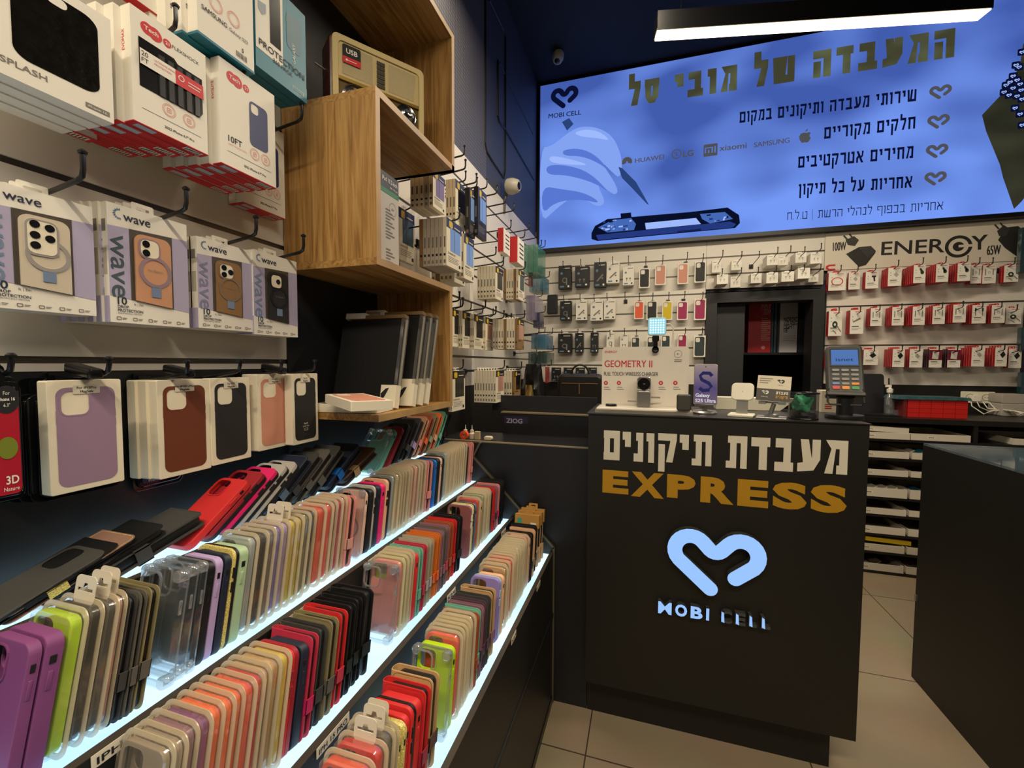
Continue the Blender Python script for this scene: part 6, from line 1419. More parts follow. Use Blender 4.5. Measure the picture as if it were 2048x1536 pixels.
b = MB(); b.slab(.036, .044, .005, -.0114, -.0108, .0002, 0, 4, 0, .005); q = b.build('front_panel', mat('bank_panel', '#4a4841', .3)); q.parent = o
for sx, zz in ((-1, .018), (1, .034)):
    b = MB(); b.tube([(wc.location.x + sx * .0245, wc.location.y + .004, ZB + zz), (wc.location.x + sx * .056, wc.location.y + .004, ZB + zz)], .0028, 8)
    o = b.build('support_pin', STEEL, smooth=40); o.parent = wc; o.matrix_parent_inverse = Matrix.Translation(wc.location).inverted()
# clip-on square light
yl_ = yb - .008
lc = onY(1314, 653, yl_); lw = onY(1333, 653, yl_).x - onY(1296, 653, yl_).x
cl = empty('clip_light', (lc.x, yl_, lc.z)); tag(cl, 'glowing square clip-on light on top of the display board', 'lamp')
b = MB(); b.slab(lw, lw, .009, -.006, .010, .002, 0, 4, 0, -lw / 2); sub(b, 'body', mat('clip_white', '#b9d9de', .4), cl, 40)
b = MB(); b.flat(rrect(lw - .006, lw - .006, .006, 4, 0, 0), -.0066); sub(b, 'panel', emis('clip_panel', (.35, .80, .92), .9), cl)
b = MB()
for i in range(6):
    for j in range(6): b.flat(circle(-lw * .34 + lw * .136 * i, -lw * .34 + lw * .136 * j, lw * .042, 8), -.0072)
o = sub(b, 'led_grid', emis('clip_led', (.75, 1.0, 1.0), 2.2), cl)
zb_ = onY(1309, 703, yl_).z - lc.z
b = MB(); b.plate(rrect(.024, .020, .004, 3, -.004, -lw / 2 - .012), -.010, .004); b.plate(rrect(.015, abs(zb_) - lw / 2 - .018, .003, 3, -.004, (zb_ - lw / 2 - .010) / 2), -.008, -.001); b.plate([rrect(.024, .024, .011, 5, -.004, zb_ + .006), rrect(.013, .012, .005, 5, -.004, zb_ + .006)[::-1]], -.008, .0); sub(b, 'clip', mat('clip_black', '#101012', .25), cl)
b = MB(); b.tube([(lw / 2, .002, .008), (lw / 2 + .012, .002, .009), (lw / 2 + .024, .004, -.006), (lw / 2 + .024, .010, -.05), (lw / 2 + .016, .018, -.085), (lw / 2 + .012, .02, lc.z * 0 + (CT - lc.z) + .02)], .0022, 8); sub(b, 'cable', IVORY, cl)
# phone in a stand
p = onZ(1411, 828, CT); ps = empty('phone_stand', (p.x, p.y + .03, CT), (0, 0, -.25)); tag(ps, 'silver round-based phone stand beside the charger display', 'stand')
b = MB(); b.lathe([(.040, 0), (.041, .004), (.036, .009), (.010, .010)], 28); sub(b, 'base', ALU, ps, 40)
b = MB(); b.tube([(0, .008, .008), (0, .012, .03), (0, .004, .055)], .009, 10); sub(b, 'arm', ALU, ps, 40)
b = MB(); b.xf(Matrix.Identity(4)); b.plate([circle(0, .040, .027, 28), circle(0, .040, .018, 28)[::-1]], -.004, .003); b.box(-.03, .03, -.020, -.002, .026, .029); sub(b, 'cradle', STEEL, ps)
fh = onY(1414, 726, p.y).z - onY(1414, 806, p.y).z; fw = onY(1438, 765, p.y).x - onY(1390, 765, p.y).x
ph = empty('smartphone', (p.x, p.y + .016, CT + .0295), (math.radians(-8), 0, -.10)); tag(ph, 'upright smartphone with a violet screen in the silver stand', 'phone')
b = MB(); b.slab(fw, fh + .006, .007, -.003, .006, .002, 0, 4); sub(b, 'body', ALU, ph, 40)
def screen_mat():
    m = emis('screen_violet', '#4b4a86', .6); nt = m.node_tree; N = nt.nodes.new; L = nt.links.new; e = [n for n in nt.nodes if n.type == 'EMISSION'][0]
    tc = N('ShaderNodeTexCoord'); sp_ = N('ShaderNodeSeparateXYZ'); cr = N('ShaderNodeValToRGB'); el = cr.color_ramp.elements
    el[0].position = 0; el[0].color = (*hexc('#8d7486'), 1); el[1].position = .15; el[1].color = (*hexc('#c2ab9d'), 1); x = el.new(.06); x.color = (*hexc('#6a5c8e'), 1)
    mp = N('ShaderNodeMath'); mp.operation = 'MULTIPLY'; mp.inputs[1].default_value = 1.0
    L(tc.outputs['Object'], sp_.inputs[0]); L(sp_.outputs['Z'], mp.inputs[0]); L(mp.outputs[0], cr.inputs[0]); L(cr.outputs[0], e.inputs[0]); return m
b = MB(); b.flat(rrect(fw - .003, fh, .006, 4, 0, fh / 2 + .003), -.0034); sub(b, 'screen', screen_mat(), ph)
b = MB(); DV = emis('screen_s', '#3b3a72', .5)
sp2 = [(.020, .125), (.012, .137), (-.008, .138), (-.018, .126), (-.012, .108), (.010, .094), (.018, .080), (.010, .064), (-.008, .062), (-.020, .072)]
k = fh / .17
b.tube([(x * fw / .075, -.0036, z * k) for x, z in sp2], .006, 4, 0, True)
b.v = [(x, -.0038, z) for x, y, z in b.v]; sub(b, 'printed_curve', DV, ph)
b = MB(); b.text('Galaxy', -fw * .42, fh * .20, fw * .22, -.0048, 0, .02); b.text('S25 Ultra', -fw * .42, fh * .065, fw * .22, -.0048, 0, .02, fit=fw * .86); b.flat(circle(0, fh - .004, .002, 10), -.0048, 1); sub(b, 'lettering', [emis('screen_white', '#e8e4ea', .85), INK], ph)
# white charging stand
p = onZ(1486, 834, CT); ws = empty('charging_stand', (p.x, p.y + .025, CT), (0, 0, -.3)); tag(ws, 'ivory phone charging stand with square tilted pad', 'stand')
b = MB(); b.slab(.074, .008, .003, -.036, .036, .002, 0, 3); sub(b, 'base', IVORY, ws, 40)
b = MB(); b.hexa([(-.017, .010, .008), (.017, .010, .008), (.017, .018, .008), (-.017, .018, .008), (-.017, .012, .062), (.017, .012, .062), (.017, .019, .062), (-.017, .019, .062)]); sub(b, 'arm', ALU, ws)
b = MB(); b.slab(.066, .058, .014, -.006, .004, .002, 0, 5); b.xf(Matrix.Translation((0, .008, .052)) @ Matrix.Rotation(math.radians(-18), 4, 'X')); sub(b, 'pad', IVORY, ws, 40)
b = MB(); b.flat([(-.002, .020), (.002, .026), (0, .026), (.002, .032), (-.002, .026), (0, .026)], -.0068); b.xf(Matrix.Translation((0, .008, .052)) @ Matrix.Rotation(math.radians(-18), 4, 'X')); sub(b, 'bolt_mark', INKG, ws)
# low white tray behind the stands
a = onY(1432, 812, 1.78); c = onY(1592, 812, 1.78); zt = onY(1500, 796, 1.78).z
b = MB(); b.plate([(a.x, CT + .0005), (c.x - .05, CT + .0005), (c.x, zt), (a.x, zt)], 1.78, 1.84); o = b.build('paper_tray', IVORY); tag(o, 'low ivory tray behind the charging stand at the counter edge', 'tray')
# leaflet holder
p = onZ(1548, 838, CT); lh = empty('leaflet_stand', (p.x, p.y + .03, CT), (0, 0, -.28)); tag(lh, 'small aluminium stand for leaflets between charging stand and pen cup', 'stand')
b = MB(); b.slab(.082, .004, .001, -.038, .038, .001, 0, 2); sub(b, 'base', ALU, lh)
b = MB(); b.lathe([(.020, .004), (.020, .010), (.014, .014)], 20, 0, 0, .008); b.tube([(-.003, .008, .012), (.006, .010, .045)], .007, 8); sub(b, 'post', STEEL, lh, 40)
b = MB(); b.box(-.036, -.016, -.014, .008, .044, .052); b.box(.018, .038, -.014, .008, .044, .052); b.box(-.036, .038, .006, .012, .046, .075); sub(b, 'clip_arm', ALU, lh)
lf = empty('leaflets', (p.x, p.y + .026, CT + .0525), (math.radians(-14), math.radians(3), -.28)); tag(lf, 'pad of grey and cream leaflets with heart marks on the aluminium stand', 'leaflet')
b = MB(); b.box(-.046, .046, -.002, .003, 0, .083, 0); sub(b, 'paper', CREAM, lf)
b = MB(); b.flat(_R(-.046, .001, .046, .040), -.0024, 0); b.flat(heart_loop(.020, .1, -.022, .028), -.003, 1); b.text('MOBI CELL', -.022, .012, .004, -.003, 1, .02, align='c'); b.flat(heart_loop(.020, .1, .018, .066), -.0026, 2); b.text('MOBI CELL', .018, .053, .003, -.0026, 2, align='c')
hebrew(b, 'מעבדת', .040, .024, .009, .26, -.003, 1, fit=.032); hebrew(b, 'תיקונים', .040, .011, .009, .26, -.003, 3, fit=.032)
for k in range(3): b.flat(_R(-.040, .072 - .007 * k, -.004 - .006 * k, .074 - .007 * k), -.0026, 4)
sub(b, 'print', [mat('leaf_grey', '#47433c', .5), WHITE, INK, GV, INKG], lf)
# black mesh cup with cloths
p = onZ(1614, 840, CT); cup = empty('mesh_cup', (p.x, p.y + .035, CT)); tag(cup, 'round black wire-mesh cup near the payment terminal', 'cup')
def mesh_mat():
    m = sheer('wire_mesh', '#121212', .36, .05, .3, .1); return m
b = MB(); b.lathe([(.040, 0), (.041, .002), (.040, .004)], 28); sub(b, 'base', HOOKM, cup)
n = 28; b = MB(); b.loft([[(.040 * math.cos(2 * math.pi * k / n), .040 * math.sin(2 * math.pi * k / n), z) for k in range(n)] for z in (.003, .080)]); sub(b, 'mesh_wall', mesh_mat(), cup, 60)
b = MB(); b.tube([(.0405 * math.cos(2 * math.pi * k / n), .0405 * math.sin(2 * math.pi * k / n), .081) for k in range(n + 1)], .0022, 6); sub(b, 'rim', HOOKM, cup)
b = MB(); rnd = random.Random(5); G_1 = noise_tint(mat('cloth_green', '#62c496', .8), 55, .55, 1.3)
rows_ = [[(-.032 + .052 * i / 7 * (1 - .0 * j), -.010 + .016 * math.sin(i * .9 + j), .030 + .046 * j / 5 - .022 * (i / 7) ** 2 * (1 - j / 8) + .003 * math.sin(i * 2.1)) for i in range(8)] for j in range(6)]
b.loft(rows_, 0, False); o = b.build('green_cloth', G_1, smooth=60); o.location = cup.location; tag(o, 'green patterned cloth bunched in the black mesh cup', 'cloth')
b = MB(); rows_ = [[(.024 * math.cos(t_ / 9 * 6.283) * (1 + .08 * math.sin(3 * t_)), .024 * math.sin(t_ / 9 * 6.283), .005 + .026 * j) for t_ in range(10)] for j in range(2)]; b.lathe([(.034, .005), (.036, .012), (.030, .022), (.012, .026), (.001, .026)], 20); o = b.build('black_wrapper', noise_tint(mat('wrap_black', '#191419', .25), 40, .4, 2.2), smooth=40); o.location = cup.location; tag(o, 'crumpled black and magenta wrapper at the bottom of the mesh cup', 'wrapper')
# payment terminal on its pole
p = onZ(1694, 838, CT); pt = empty('payment_terminal', (p.x, p.y + .02, CT), (0, 0, -.20)); tag(pt, 'dark payment terminal with blue screen on a swivel stand', 'card terminal')
b = MB(); b.lathe([(.051, 0), (.052, .004), (.050, .012), (.030, .014)], 32); sub(b, 'base', DARK, pt, 40)
b = MB(); b.lathe([(.022, .014), (.022, .064), (.026, .068)], 20); sub(b, 'pole', DARK, pt, 40)
b = MB(); b.tube([(-.044, -.006, .095), (-.046, -.014, .052), (-.040, -.016, .044), (.040, -.016, .044), (.046, -.014, .052), (.044, -.006, .095)], .0032, 8); sub(b, 'bracket', SMOKE, pt, 40)
TM = Matrix.Translation((0, -.014, .078)) @ Matrix.Rotation(math.radians(-24), 4, 'X')
def tp(b, name, m, sm=None): b.xf(TM); return sub(b, name, m, pt, sm)
b = MB(); o0, o1 = rrect(.092, .165, .012, 5, 0, .0825), rrect(.078, .150, .010, 5, 0, .079)
b.slab(.096, .172, .012, 0, .030, .005, 0, 5); tp(b, 'body', mat('terminal_grey', '#34332d', .4), 40)
b = MB(); b.flat(rrect(.078, .146, .004, 3, 0, .085), -.0005); tface = tp(b, 'face', mat('terminal_black', '#101012', .3))
b = MB(); b.flat(_R(-.035, .100, .035, .154), -.001); tscr = tp(b, 'screen', emis('terminal_screen', '#5f86c9', .75))
b = MB(); b.text('isnet', 0, .113, .018, -.0014, 0, .0, align='c', fit=.046); q = tp(b, 'screen_text', emis('terminal_ink', '#2b3c66', .5)); q.parent = tscr
b = MB(); b.box(-.039, .039, -.003, .0, .0955, .0985); tp(b, 'screen_bar', mat('terminal_grey', '#34332d', .4))
KC = [mat('key_grey', '#8d8a82', .4), mat('key_blue', '#6d84b4', .4), mat('key_yellow', '#e9932f', .4), mat('key_red', '#d6483c', .4), mat('key_green', '#3f9a55', .4)]
for r_ in range(5):
    for c_ in range(3):
        m = 3 + c_ - (1 if c_ == 2 else (1 if c_ == 1 else 0)) if r_ == 4 else 0
        cm = {4: [KC[3], KC[2], KC[4]], 3: [KC[1], KC[0], KC[2]]}.get(r_, [KC[0]] * 3)[c_]
        b = MB(); z = .083 - r_ * .0155; b.slab(.020, .0085 if r_ < 4 else .0115, .003, -.0035, 0, .001, 0, 3, -.0245 + .0245 * c_, z - .006); q = tp(b, 'key', cm, 40); q.parent = tface
b = MB(); b.slab(.100, .014, .005, -.004, .032, .003, 0, 4, 0, -.006); tp(b, 'chin', mat('terminal_grey', '#34332d', .4), 40)
# small white carton behind the terminal
yy = 1.79; a = onY(1643, 812, yy); c = onY(1676, 812, yy); zt = onY(1650, 781, yy).z
b = MB(); b.box(0, c.x - a.x, 0, .05, 0, zt - CT, 0); o = b.build('small_carton', CREAM); o.location = (a.x, yy, CT); tag(o, 'small white carton with red bars between mesh cup and terminal', 'box')
b = MB(); w = c.x - a.x
for k in range(3): b.flat(_R(w * .2, .012 + .007 * k, w * .62, .016 + .007 * k), -.0005, 0)
b.text('RAYT', w * .15, (zt - CT) * .72, .011, -.0005, 1); q = b.build('print', [REDP, mat('ink_rose', '#d98f86', .5)]); q.parent = o
# ================================================================== HUTCH AND RETURN: bag, foil bag, small bottles
zH = hz.z + .0065
q = onY(1158, 795, 2.14); bg = empty('handbag', (q.x, 2.20, .0)); topz = onY(1158, 748, 2.14).z; b0 = onY(1113, 780, 2.14); b1 = onY(1204, 780, 2.14)
tag(bg, 'black leather handbag with arched handle behind the hutch', 'handbag')
bw_ = b1.x - b0.x; bb = .985
bcase = empty('dummy', (0, 0, 0)); bpy.data.objects.remove(bcase)
BL = mat('bag_leather', '#151210', .35)
b = MB(); b.slab(bw_, topz - bb, .03, -.05, .05, .015, 0, 5, 0, bb); sub(b, 'body', BL, bg, 40)
b = MB(); n = 14; b.tube([(.040 * math.cos(math.pi * k / n) * 1.15, -.03, topz - .02 + .066 * math.sin(math.pi * k / n) ** .8) for k in range(n + 1)], .0055, 8); sub(b, 'handle', BL, bg, 40)
b = MB(); b.slab(bw_ * .8, .004, .002, -.054, -.050, .001, 0, 2, 0, topz - .05); b.box(-.003, .003, -.055, -.05, topz - .10, topz - .045); sub(b, 'trim', mat('bag_brass', '#8b6f4a', .3, .6), bg)
sb = MB(); sb.box(q.x - .3, q.x + .35, 2.105, 2.40, .945, .984); o = sb.build('back_ledge', DARK); tag(o, 'dark ledge behind the hutch carrying the handbag', 'ledge')
q = onY(1066, 765, 2.16); fo = empty('carrier_bag', (q.x, 2.16, .985)); tag(fo, 'crumpled black carrier bag with gold patch left of the handbag', 'bag')
rnd = random.Random(9); hgt = onY(1066, 728, 2.16).z - .985
def crumple(w, h, d, nu=14, nv=9):
    rings = []
    for j in range(nv + 1):
        v = j / nv; wr_ = w * (1 - .55 * v); ring = []
        for i in range(nu):
            t_ = 2 * math.pi * i / nu; ring.append((wr_ * math.cos(t_) * (1 + rnd.uniform(-.12, .12)), d * math.sin(t_) * (1 - .6 * v) * (1 + rnd.uniform(-.2, .2)), h * v))
        rings.append(ring)
    return rings
b = MB(); b.loft(crumple(.085, hgt, .05)); sub(b, 'body', mat('foil_bag', '#121213', .2), fo, 20)
b = MB(); b.loft([[(x * .5 - .010, y - .030 - .012, z * .60 + .01) for x, y, z in r_] for r_ in crumple(.075, hgt, .03)]); sub(b, 'gold_patch', mat('gold_foil', '#b59a5c', .25, .9), fo, 20)
b = MB(); b.tube([(.01, -.02, hgt * .95), (.03, -.03, hgt * 1.15), (.02, -.02, hgt * 1.3)], .003, 6); sub(b, 'strap', BL, fo)
rzt = rz + .001 if isinstance(rz, float) else .97
wz = onY(1075, 892, YP).z - .0015
def small(name, fn, px, py, Y, m, lab, cat, sm=40):
    p = onY(px, py, Y); b = MB(); fn(b); o = b.build(name, m, smooth=sm); o.location = (p.x, Y, wz); tag(o, lab, cat); return o
def bottle(b): b.lathe([(.011, 0), (.012, .003), (.012, .022), (.006, .027), (.0075, .028), (.0075, .036), (.0025, .038), (.001, .056)], 16)
small('glue_bottle', bottle, 931, 870, 1.62, mat('bottle_white', '#d8cdbb', .4), 'small white glue bottle left of the other on the return worktop', 'bottle')
small('glue_bottle', bottle, 944, 870, 1.62, mat('bottle_white', '#d8cdbb', .4), 'small white glue bottle nearer the little carton on the worktop', 'bottle')
b = MB(); n = 20; b.loft([[(.0175 * math.cos(2 * math.pi * k / n), 0, .0175 + .0175 * math.sin(2 * math.pi * k / n)) for k in range(n)], [(.0175 * math.cos(2 * math.pi * k / n), .016, .0175 + .0175 * math.sin(2 * math.pi * k / n)) for k in range(n)], [(.010 * math.cos(2 * math.pi * k / n), .016, .0175 + .010 * math.sin(2 * math.pi * k / n)) for k in range(n)], [(.010 * math.cos(2 * math.pi * k / n), 0, .0175 + .010 * math.sin(2 * math.pi * k / n)) for k in range(n)], [(.0175 * math.cos(2 * math.pi * k / n), 0, .0175 + .0175 * math.sin(2 * math.pi * k / n)) for k in range(n)]])
o = b.build('tape_roll', mat('tape_orange', '#ea5a24', .45), smooth=40); p = onY(927, 878, 1.59); o.location = (p.x, 1.59, wz); tag(o, 'orange tape roll standing on the return worktop', 'tape')
small('tiny_carton', lambda b: b.box(-.010, .010, -.008, .008, 0, .032), 955, 874, 1.615, mat('carton_beige', '#b9a67e', .6), 'tiny beige carton right of the glue bottles', 'box', None)
small('sponge', lambda b: b.slab(.034, .016, .007, -.012, .012, .004, 0, 4), 977, 878, 1.61, mat('sponge', '#c9c0a6', .8), 'pale sponge at the right end of the return worktop', 'sponge')
# ================================================================== BACK COUNTER with trays
YF = 3.117; ZT = onY(1843, 838, YF).z; KX0 = onY(1718, 1000, YF).x - .45; KX1 = 3.15
ty = empty('back_counter', (1.9, YF, 0)); tag(ty, 'long black back counter with open tray shelves below', 'counter')
CBK = mat('backcounter_black', '#171411', .4)
kidof(MB().box(KX0, KX1, YF, YS - .002, ZT - .03, ZT).build('worktop', CBK), ty)
xa = onY(1740, 1000, YF).x - .3; xd = onY(1947, 900, YF).x
kidof(MB().box(xd, xd + .02, YF + .005, YS - .01, .0, ZT - .03).build('divider', CBK), ty); kidof(MB().box(KX0, KX0 + .02, YF + .005, YS - .01, .0, ZT - .03).build('side_panel', CBK), ty)
kidof(MB().box(KX0, KX1, YS - .02, YS - .004, .0, ZT - .03).build('back_panel', CBK), ty)
rows_y = [(864, 878), (902, 916), (939, 952), (976, 995), (1017, 1030), (1054, 1069), (1090, 1105), (1129, 1144)]
shelfz = []
for i, (t, bt) in enumerate(rows_y):
    z = onY(1775, bt, YF).z; shelfz.append(z)
    kidof(MB().box(KX0 + .02, xd, YF + .004, YS - .02, z - .016, z - .001).build('shelf_board', CBK), ty)
kidof(MB().box(xd + .02, KX1, YF + .004, YS - .02, shelfz[0] - .016, shelfz[0] - .001).build('shelf_board', CBK), ty)
TR = mat('tray_grey', '#cdc4b3', .5)
def P_tray():
    w, h, d = .30, .050, .34; b = MB(); b.box(-w / 2, w / 2, 0, .004, 0, h); b.box(-w / 2, w / 2, d - .004, d, 0, h); b.box(-w / 2, -w / 2 + .004, .004, d - .004, 0, h); b.box(w / 2 - .004, w / 2, .004, d - .004, 0, h); b.box(-w / 2, w / 2, .004, d - .004, 0, .003)
    r = b.build('parts_tray', TR, None, link=False); q = MB(); q.flat(_R(-w * .22, h * .32, -w * .08, h * .62), -.0005, 0); q.flat(_R(-w * .20, h * .42, -w * .10, h * .54), -.0008, 1); kid(r, q.build('label', [CREAM, INKG], link=False)); return r
PR = proto('tray', P_tray)
xs1, xs2 = onY(1816, 1000, YF).x, onY(1838, 1000, YF).x
rn = ['top', 'second', 'third', 'fourth', 'fifth', 'sixth', 'seventh', 'lowest']
CO = [None, ['#2a2c30', '#b9b2a4', '#2a7f97'], ['#202226'] * 2, ['#cfc7b6'] * 5 + ['#1f5f78'], ['#1d2430'] * 2, ['#2c2826', '#8a2a34'], ['#26221f'], ['#6a4038', '#3a2026', '#8d7a6a']]
for i, z in enumerate(shelfz):
    t, bt = rows_y[i]; hgt = onY(1775, t + 1, YF).z - z
    for j, (x0, x1) in enumerate(((xs1 - .30, xs1 - .004), (xs1 + .012, xd - .012)) if i else ((xs1 - .30, xs1 - .004), (xs1 + .002, xd - .012))):
        o = inst(PR, ((x0 + x1) / 2, YF + .002 + .004 * ((i * 3 + j) % 3), z), (0, 0, 0), ((x1 - x0) / .30, 1, max(.6, hgt / .050))); tag(o, ['left', 'right'][j] + ' pale tray of phone parts', 'tray', 'trays under the back counter', f'on the {rn[i]} tray shelf')
    if CO[i]:
        for k, hx in enumerate(CO[i]):
            w = .05; x = xs1 - .27 + k * .052 if k < 5 else xs1 + .05
            if i in (1, 7) and k: x = xs1 - .02 - .05 * k if i == 7 else xs1 + .02 + .05 * (k - 1)
            b = MB(); b.box(-.022, .022, 0, .12, 0, .006); o = b.build('phone_part', mat('part_' + hx, hx, .5)); o.rotation_euler = (math.radians(-3), math.radians(-38), 0); o.location = (x, YF + .03, z + .034); o.scale = (1.5 if i == 3 else 1, 1, 1)
            tag(o, 'slim packed phone part', 'part', 'parts in the trays', f'in a tray on the {rn[i]} tray shelf', 'from the left')
o = inst(PR, (xs1 + .30 + xd * .0 + .35, YF + .004, shelfz[0]), (0, 0, 0), (1.2, 1, .7)); tag(o, 'pale tray right of the divider under the back counter', 'tray', 'trays under the back counter', '')
z = onY(1775, 858, YF - .03).z; o = inst(PR, (xs1 - .155, YF + .012, shelfz[0] + .043), (0, math.radians(2.6), 0), (.99, 1, .62)); tag(o, 'pale tray tipped on top of another', 'tray', 'trays under the back counter', 'on the top tray shelf')
p = onY(1773, 1085, YF); b = MB(); b.box(-.115, .115, 0, .10, 0, .024, 0); o = b.build('yellow_pack', mat('pack_yellow', '#e3c21a', .5)); o.location = (onY(1776, 1084, YF + .02).x, YF + .02, shelfz[6] + .052); o.rotation_euler = (0, math.radians(1.5), 0); tag(o, 'flat yellow pack lying on a tray of the seventh shelf', 'pack')
# things on the back counter
ZT2 = ZT + .0005
yy = 3.42; a, c = onY(1727, 800, yy), onY(1772, 800, yy); zt = onY(1750, 747, yy).z
b = MB(); b.slab(c.x - a.x + .16, zt - ZT, .02, 0, .02, .005, 0, 4); o = b.build('tablet_folio', mat('folio_black', '#16171c', .45), smooth=40); o.location = (c.x - (c.x - a.x + .16) / 2, yy, ZT2); o.rotation_euler = (math.radians(-8), 0, 0); tag(o, 'black tablet folio leaning behind the payment terminal', 'tablet')
b = MB(); b.tube([(c.x + .008, yy - .002, ZT + .03), (c.x + .016, yy, ZT + .10), (c.x + .012, yy + .004, zt - .03)], .004, 6)
q = b.build('strap', HOOKM); q.parent = o; q.matrix_parent_inverse = Matrix.LocRotScale(o.location, o.rotation_euler, None).inverted()
yy = 3.30; p = onY(1778, 820, yy); hb_ = onY(1778, 771, yy).z - ZT
sp_ = empty('spray_bottle', (p.x, yy, ZT2)); tag(sp_, 'clear spray bottle with white pump on the back counter', 'bottle')
b = MB(); b.lathe([(.024, 0), (.026, .006), (.026, hb_ * .55), (.012, hb_ * .72), (.012, hb_ * .76)], 20); sub(b, 'body', sheer('bottle_clear', '#a9b3b8', .3, .5, .05, .3), sp_, 40)
b = MB(); b.lathe([(.016, hb_ * .76), (.017, hb_ * .88), (.008, hb_ * .90), (.008, hb_)], 16); b.box(-.024, .006, -.006, .006, hb_ * .94, hb_ * 1.02); sub(b, 'pump', WHITE, sp_, 40)
yy = 3.16; a, c = onY(1713, 826, yy), onY(1806, 828, yy); b = MB(); b.plate([(a.x, .0), (c.x, .0), (c.x - .02, .012), (a.x + .05, .014)], 0, .16); o = b.build('black_folder', mat('folder', '#1a1a1c', .3)); o.location = (0, yy, ZT2); tag(o, 'flat black folder on the back counter in front of the folio', 'folder')
yy = 3.22; a, c = onY(1815, 826, yy), onY(1936, 826, yy); zt = onY(1870, 800, yy).z; zl = onY(1870, 794, yy).z
n5 = 5; rw_ = (c.x - a.x) / n5; rh_ = (zt - ZT) / 4
for i in range(n5):
    for j in range(4):
        b = MB(); b.box(0, rw_ - .002, 0, .13, 0, rh_ - .0012); o = b.build('cable_pack', mat('pack_red', '#bf1d18', .45)); o.location = (a.x + i * rw_, yy, ZT2 + j * rh_); tag(o, 'flat red pack', 'pack', 'red packs stacked on the back counter', ['bottom layer', 'second layer', 'third layer', 'top layer'][j] + ' of the red stack', 'from the left')
b = MB(); b.plate([(a.x - .06, 0), (c.x + .01, 0), (c.x + .004, .016), (a.x - .05, .018)], yy - .01, yy + .15); o = b.build('teal_lid', noise_tint(mat('lid_teal', '#31565c', .3), 14, .6, 1.6)); o.location = (0, 0, ZT2 + 4 * rh_); tag(o, 'teal printed card lying on the red stack', 'card')
b = MB(); b.box(-.018, 0, 0, .13, 0, zt - ZT - .002); o = b.build('red_basket_side', mat('basket_red', '#6d1a18', .5)); o.location = (a.x - .004, yy, ZT2); tag(o, 'dark red carton at the left end of the red stack', 'box')
yy = YS - .002
pl_, pr_, ptp, pbt = onY(1920, 794, yy).x, onY(1988, 794, yy).x, onY(1950, 783, yy).z, onY(1950, 806, yy).z
so = empty('power_outlet', ((pl_ + pr_) / 2, yy - .006, (ptp + pbt) / 2)); tag(so, 'white double power outlet above the back counter', 'outlet')
b = MB(); b.slab(pr_ - pl_, ptp - pbt, .006, -.006, .006, .003, 0, 3, 0, -(ptp - pbt) / 2); sub(b, 'plate', IVORY, so, 40)
for s in (-1, 1):
    b = MB(); b.flat([circle(s * (pr_ - pl_) * .24, 0, .022, 20), circle(s * (pr_ - pl_) * .24, 0, .019, 20)[::-1]], -.0066); b.flat(circle(s * (pr_ - pl_) * .24 - .007, 0, .003, 8), -.0066); b.flat(circle(s * (pr_ - pl_) * .24 + .007, 0, .003, 8), -.0066); sub(b, 'socket', INKG, so)
ad = MB(); ad.slab(.045, .040, .006, -.035, -.007, .004, 0, 3, 0, -.02); o = ad.build('plug_adapter', WHITE, smooth=40); o.location = (so.location.x - (pr_ - pl_) * .12, so.location.y, so.location.z - .006); tag(o, 'white charger plug pushed into the outlet', 'charger')
rnd = random.Random(21); x0 = so.location.x; 
for i in range(5):
    pts = []; sx = x0 - .05 + .03 * i
    pts.append((sx, yy - .04, so.location.z - .028)); pts.append((sx - .02 + .01 * i, yy - .08, ZT + .055 - .006 * i)); 
    for k in range(14):
        u = k / 13; pts.append((sx + .02 + .22 * u + .035 * math.sin(3.1 * u + i), yy - .12 - .20 * u + .06 * math.sin(6 * u + i * 1.3), ZT + .008 + .034 * abs(math.sin(math.pi * (u * 1.5 + .15 * i))) * (1 - u * .6)))
    b = MB(); b.tube(pts, .0032, 6); b.tube([pts[-1], (pts[-1][0] + .022, pts[-1][1] - .006, pts[-1][2])], .0055, 6); o = b.build('charging_cable', IVORY, smooth=60); tag(o, 'white charging cable', 'cable', 'white cables on the back counter', 'tangled below the outlet', 'from the left')
yy = 3.47; a = onY(2004, 800, yy).x
for j, (t, bt, lab) in enumerate(((806, 831, 'lower'), (786, 805, 'upper'))):
    z0_ = ZT2 if j == 0 else ZT2 + zprev + .0008; zprev = onY(2010, t, yy).z - onY(2010, bt, yy).z
    b = MB(); b.slab(.26, zprev, .006, 0, .115, .004, 0, 3, .13); o = b.build('router_box', mat('box_pale', '#a8a197', .5), smooth=40); o.location = (a, yy, z0_); tag(o, f'{lab} pale device box at the right end of the back counter', 'box')
b = MB(); b.box(0, .06, 0, .05, 0, .05); p = onY(1790, 822, 3.27); b = MB(); b.box(-.02, .02, 0, .03, 0, .035); o = b.build('clear_box', sheer('bottle_clear', '#a9b3b8', .3, .5, .05, .3)); o.location = (onY(1797, 820, 3.27).x, 3.27, ZT2); tag(o, 'little clear box between spray bottle and red stack', 'box')
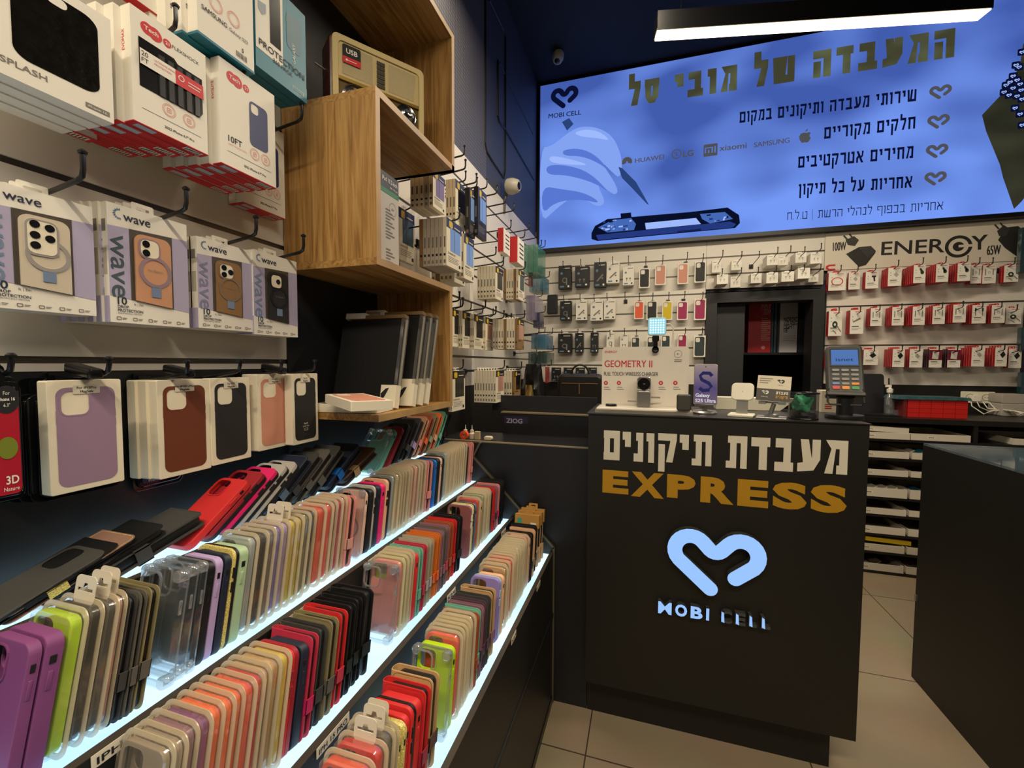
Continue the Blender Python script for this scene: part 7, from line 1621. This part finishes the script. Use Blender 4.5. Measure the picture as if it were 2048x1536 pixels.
# ================================================================== STORE ROOM SHELF seen through the opening
yst = YB + .35
zs_ = onY(1560, 705, yst).z
b = MB(); b.box(.3, 1.75, yst - .02, yst + .4, zs_ - .02, zs_); o = b.build('store_shelf', DARK); tag(o, 'dark shelf in the store room seen through the opening', 'shelf')
b = MB(); b.box(.3, .34, yst + .36, yst + .4, 0, zs_ - .02); q = b.build('leg', DARK); q.parent = o; b = MB(); b.box(1.7, 1.74, yst + .36, yst + .4, 0, zs_ - .02); q = b.build('leg', DARK); q.parent = o
def sbox(l, r_, t, hexcol, name, lab, dep=.25, y=yst):
    x0, x1 = onY(l, 650, y).x, onY(r_, 650, y).x; z1 = onY((l + r_) / 2, t, y).z; b = MB(); b.box(0, x1 - x0, 0, dep, 0, z1 - zs_ - .0006); o = b.build(name, mat('st_' + hexcol, hexcol, .5)); o.location = (x0, y, zs_ + .0004); tag(o, lab, 'box'); return o, x1 - x0, z1 - zs_
sbox(1482, 1490, 600, '#9c2030', 'store_box', 'narrow dull red box at the left of the store room shelf')
o, w, h_ = sbox(1497, 1542, 597, '#a80f18', 'store_box', 'big red box with pale print on the store room shelf')
b = MB(); b.text('ring', w * .55, h_ * .78, .10, -.001, 0, .01, fit=w * .42); b.text('LIGHT', w * .66, h_ * .70, .06, -.001, 0, .01, fit=w * .3)
for k in range(12): b.flat(_R(w * .57, h_ * (.62 - .036 * k), w * (.97 if k % 3 else .85), h_ * (.634 - .036 * k)), -.001, 0)
b.flat(circle(w * .68, h_ * .09, w * .09, 14), -.001, 0); q = b.build('print', mat('st_print', '#c98f86', .5)); q.parent = o
sbox(1543, 1547, 597, '#203848', 'store_box', 'thin blue box beside the big red one in the store room', .2); sbox(1549, 1553, 597, '#33475a', 'store_box', 'thin slate box left of the white ring light carton', .2)
o, w, h_ = sbox(1560, 1595, 597, '#b5b2b4', 'store_box', 'white carton with black words on the store room shelf')
b = MB()
for k, tx in enumerate(('NORDIC', 'LED RING', 'LIGHT', '18"')): b.text(tx, w * .22, h_ * (.57 - .066 * k), .052, -.001, 0, .02, fit=w * (.76 if k < 2 else (.6 if k == 2 else .3)))
for k in range(3): b.flat(_R(w * .22, h_ * (.30 - .04 * k), w * .9, h_ * (.31 - .04 * k)), -.001, 1)
b.flat(_R(w * .4, h_ * .95, w * .9, h_), -.001, 0); q = b.build('print', [INK, INKG]); q.parent = o
o, w, h_ = sbox(1597, 1640, 595, '#17171a', 'store_box', 'black carton right of the white ring light carton')
b = MB(); b.flat(_R(w * .30, h_ * .16, w * .60, h_ * .27), -.001, 0); b.flat(rrect(w * .12, h_ * .45, w * .05, 3, w * .48, h_ * .66), -.001, 0); q = b.build('print', mat('st_grey', '#5d5c60', .5)); q.parent = o
# ================================================================== CAMERAS ON WALL AND CEILING
def dome_cam(name, loc, aim, s, label):
    r = empty(name, loc); tag(r, label, 'camera'); d = Vector(aim).normalized(); rot = d.to_track_quat('Z', 'Y').to_matrix().to_4x4()
    b = MB(); b.lathe([(s * .55, 0), (s * .75, s * .15), (s * .80, s * .7), (s * .62, s * 1.3), (s * .45, s * 1.45), (s * .38, s * 1.42)], 24); b.xf(rot); sub(b, 'housing', mat('cam_white', '#b9b3a4', .4), r, 40)
    b = MB(); b.lathe([(s * .36, s * 1.40), (s * .36, s * 1.46), (s * .2, s * 1.52), (.0005, s * 1.54)], 20); b.xf(rot); sub(b, 'lens', mat('cam_lens', '#0b0c10', .08), r, 40)
    return r
p = onX(1008, 374, XW + .02); cm = dome_cam('security_camera', (XW + .008 + .03, p.y, p.z), (1, -.16, -.12), .062, 'white bullet security camera high on the left wall')
b = MB(); b.tube([(0, 0, -.03), (-.02, .01, -.10), (-.022, .012, -.16)], .012, 8); sub(b, 'cable_sleeve', mat('sleeve', '#4d4a48', .6), cm)
p = onZ(1117, 112, CEIL - .02); dome_cam('security_camera', (p.x, p.y, CEIL - .004), (-.05, -.45, -1), .055, 'white dome security camera on the black ceiling left of the lamp')
finish_labels(); finish_protos()
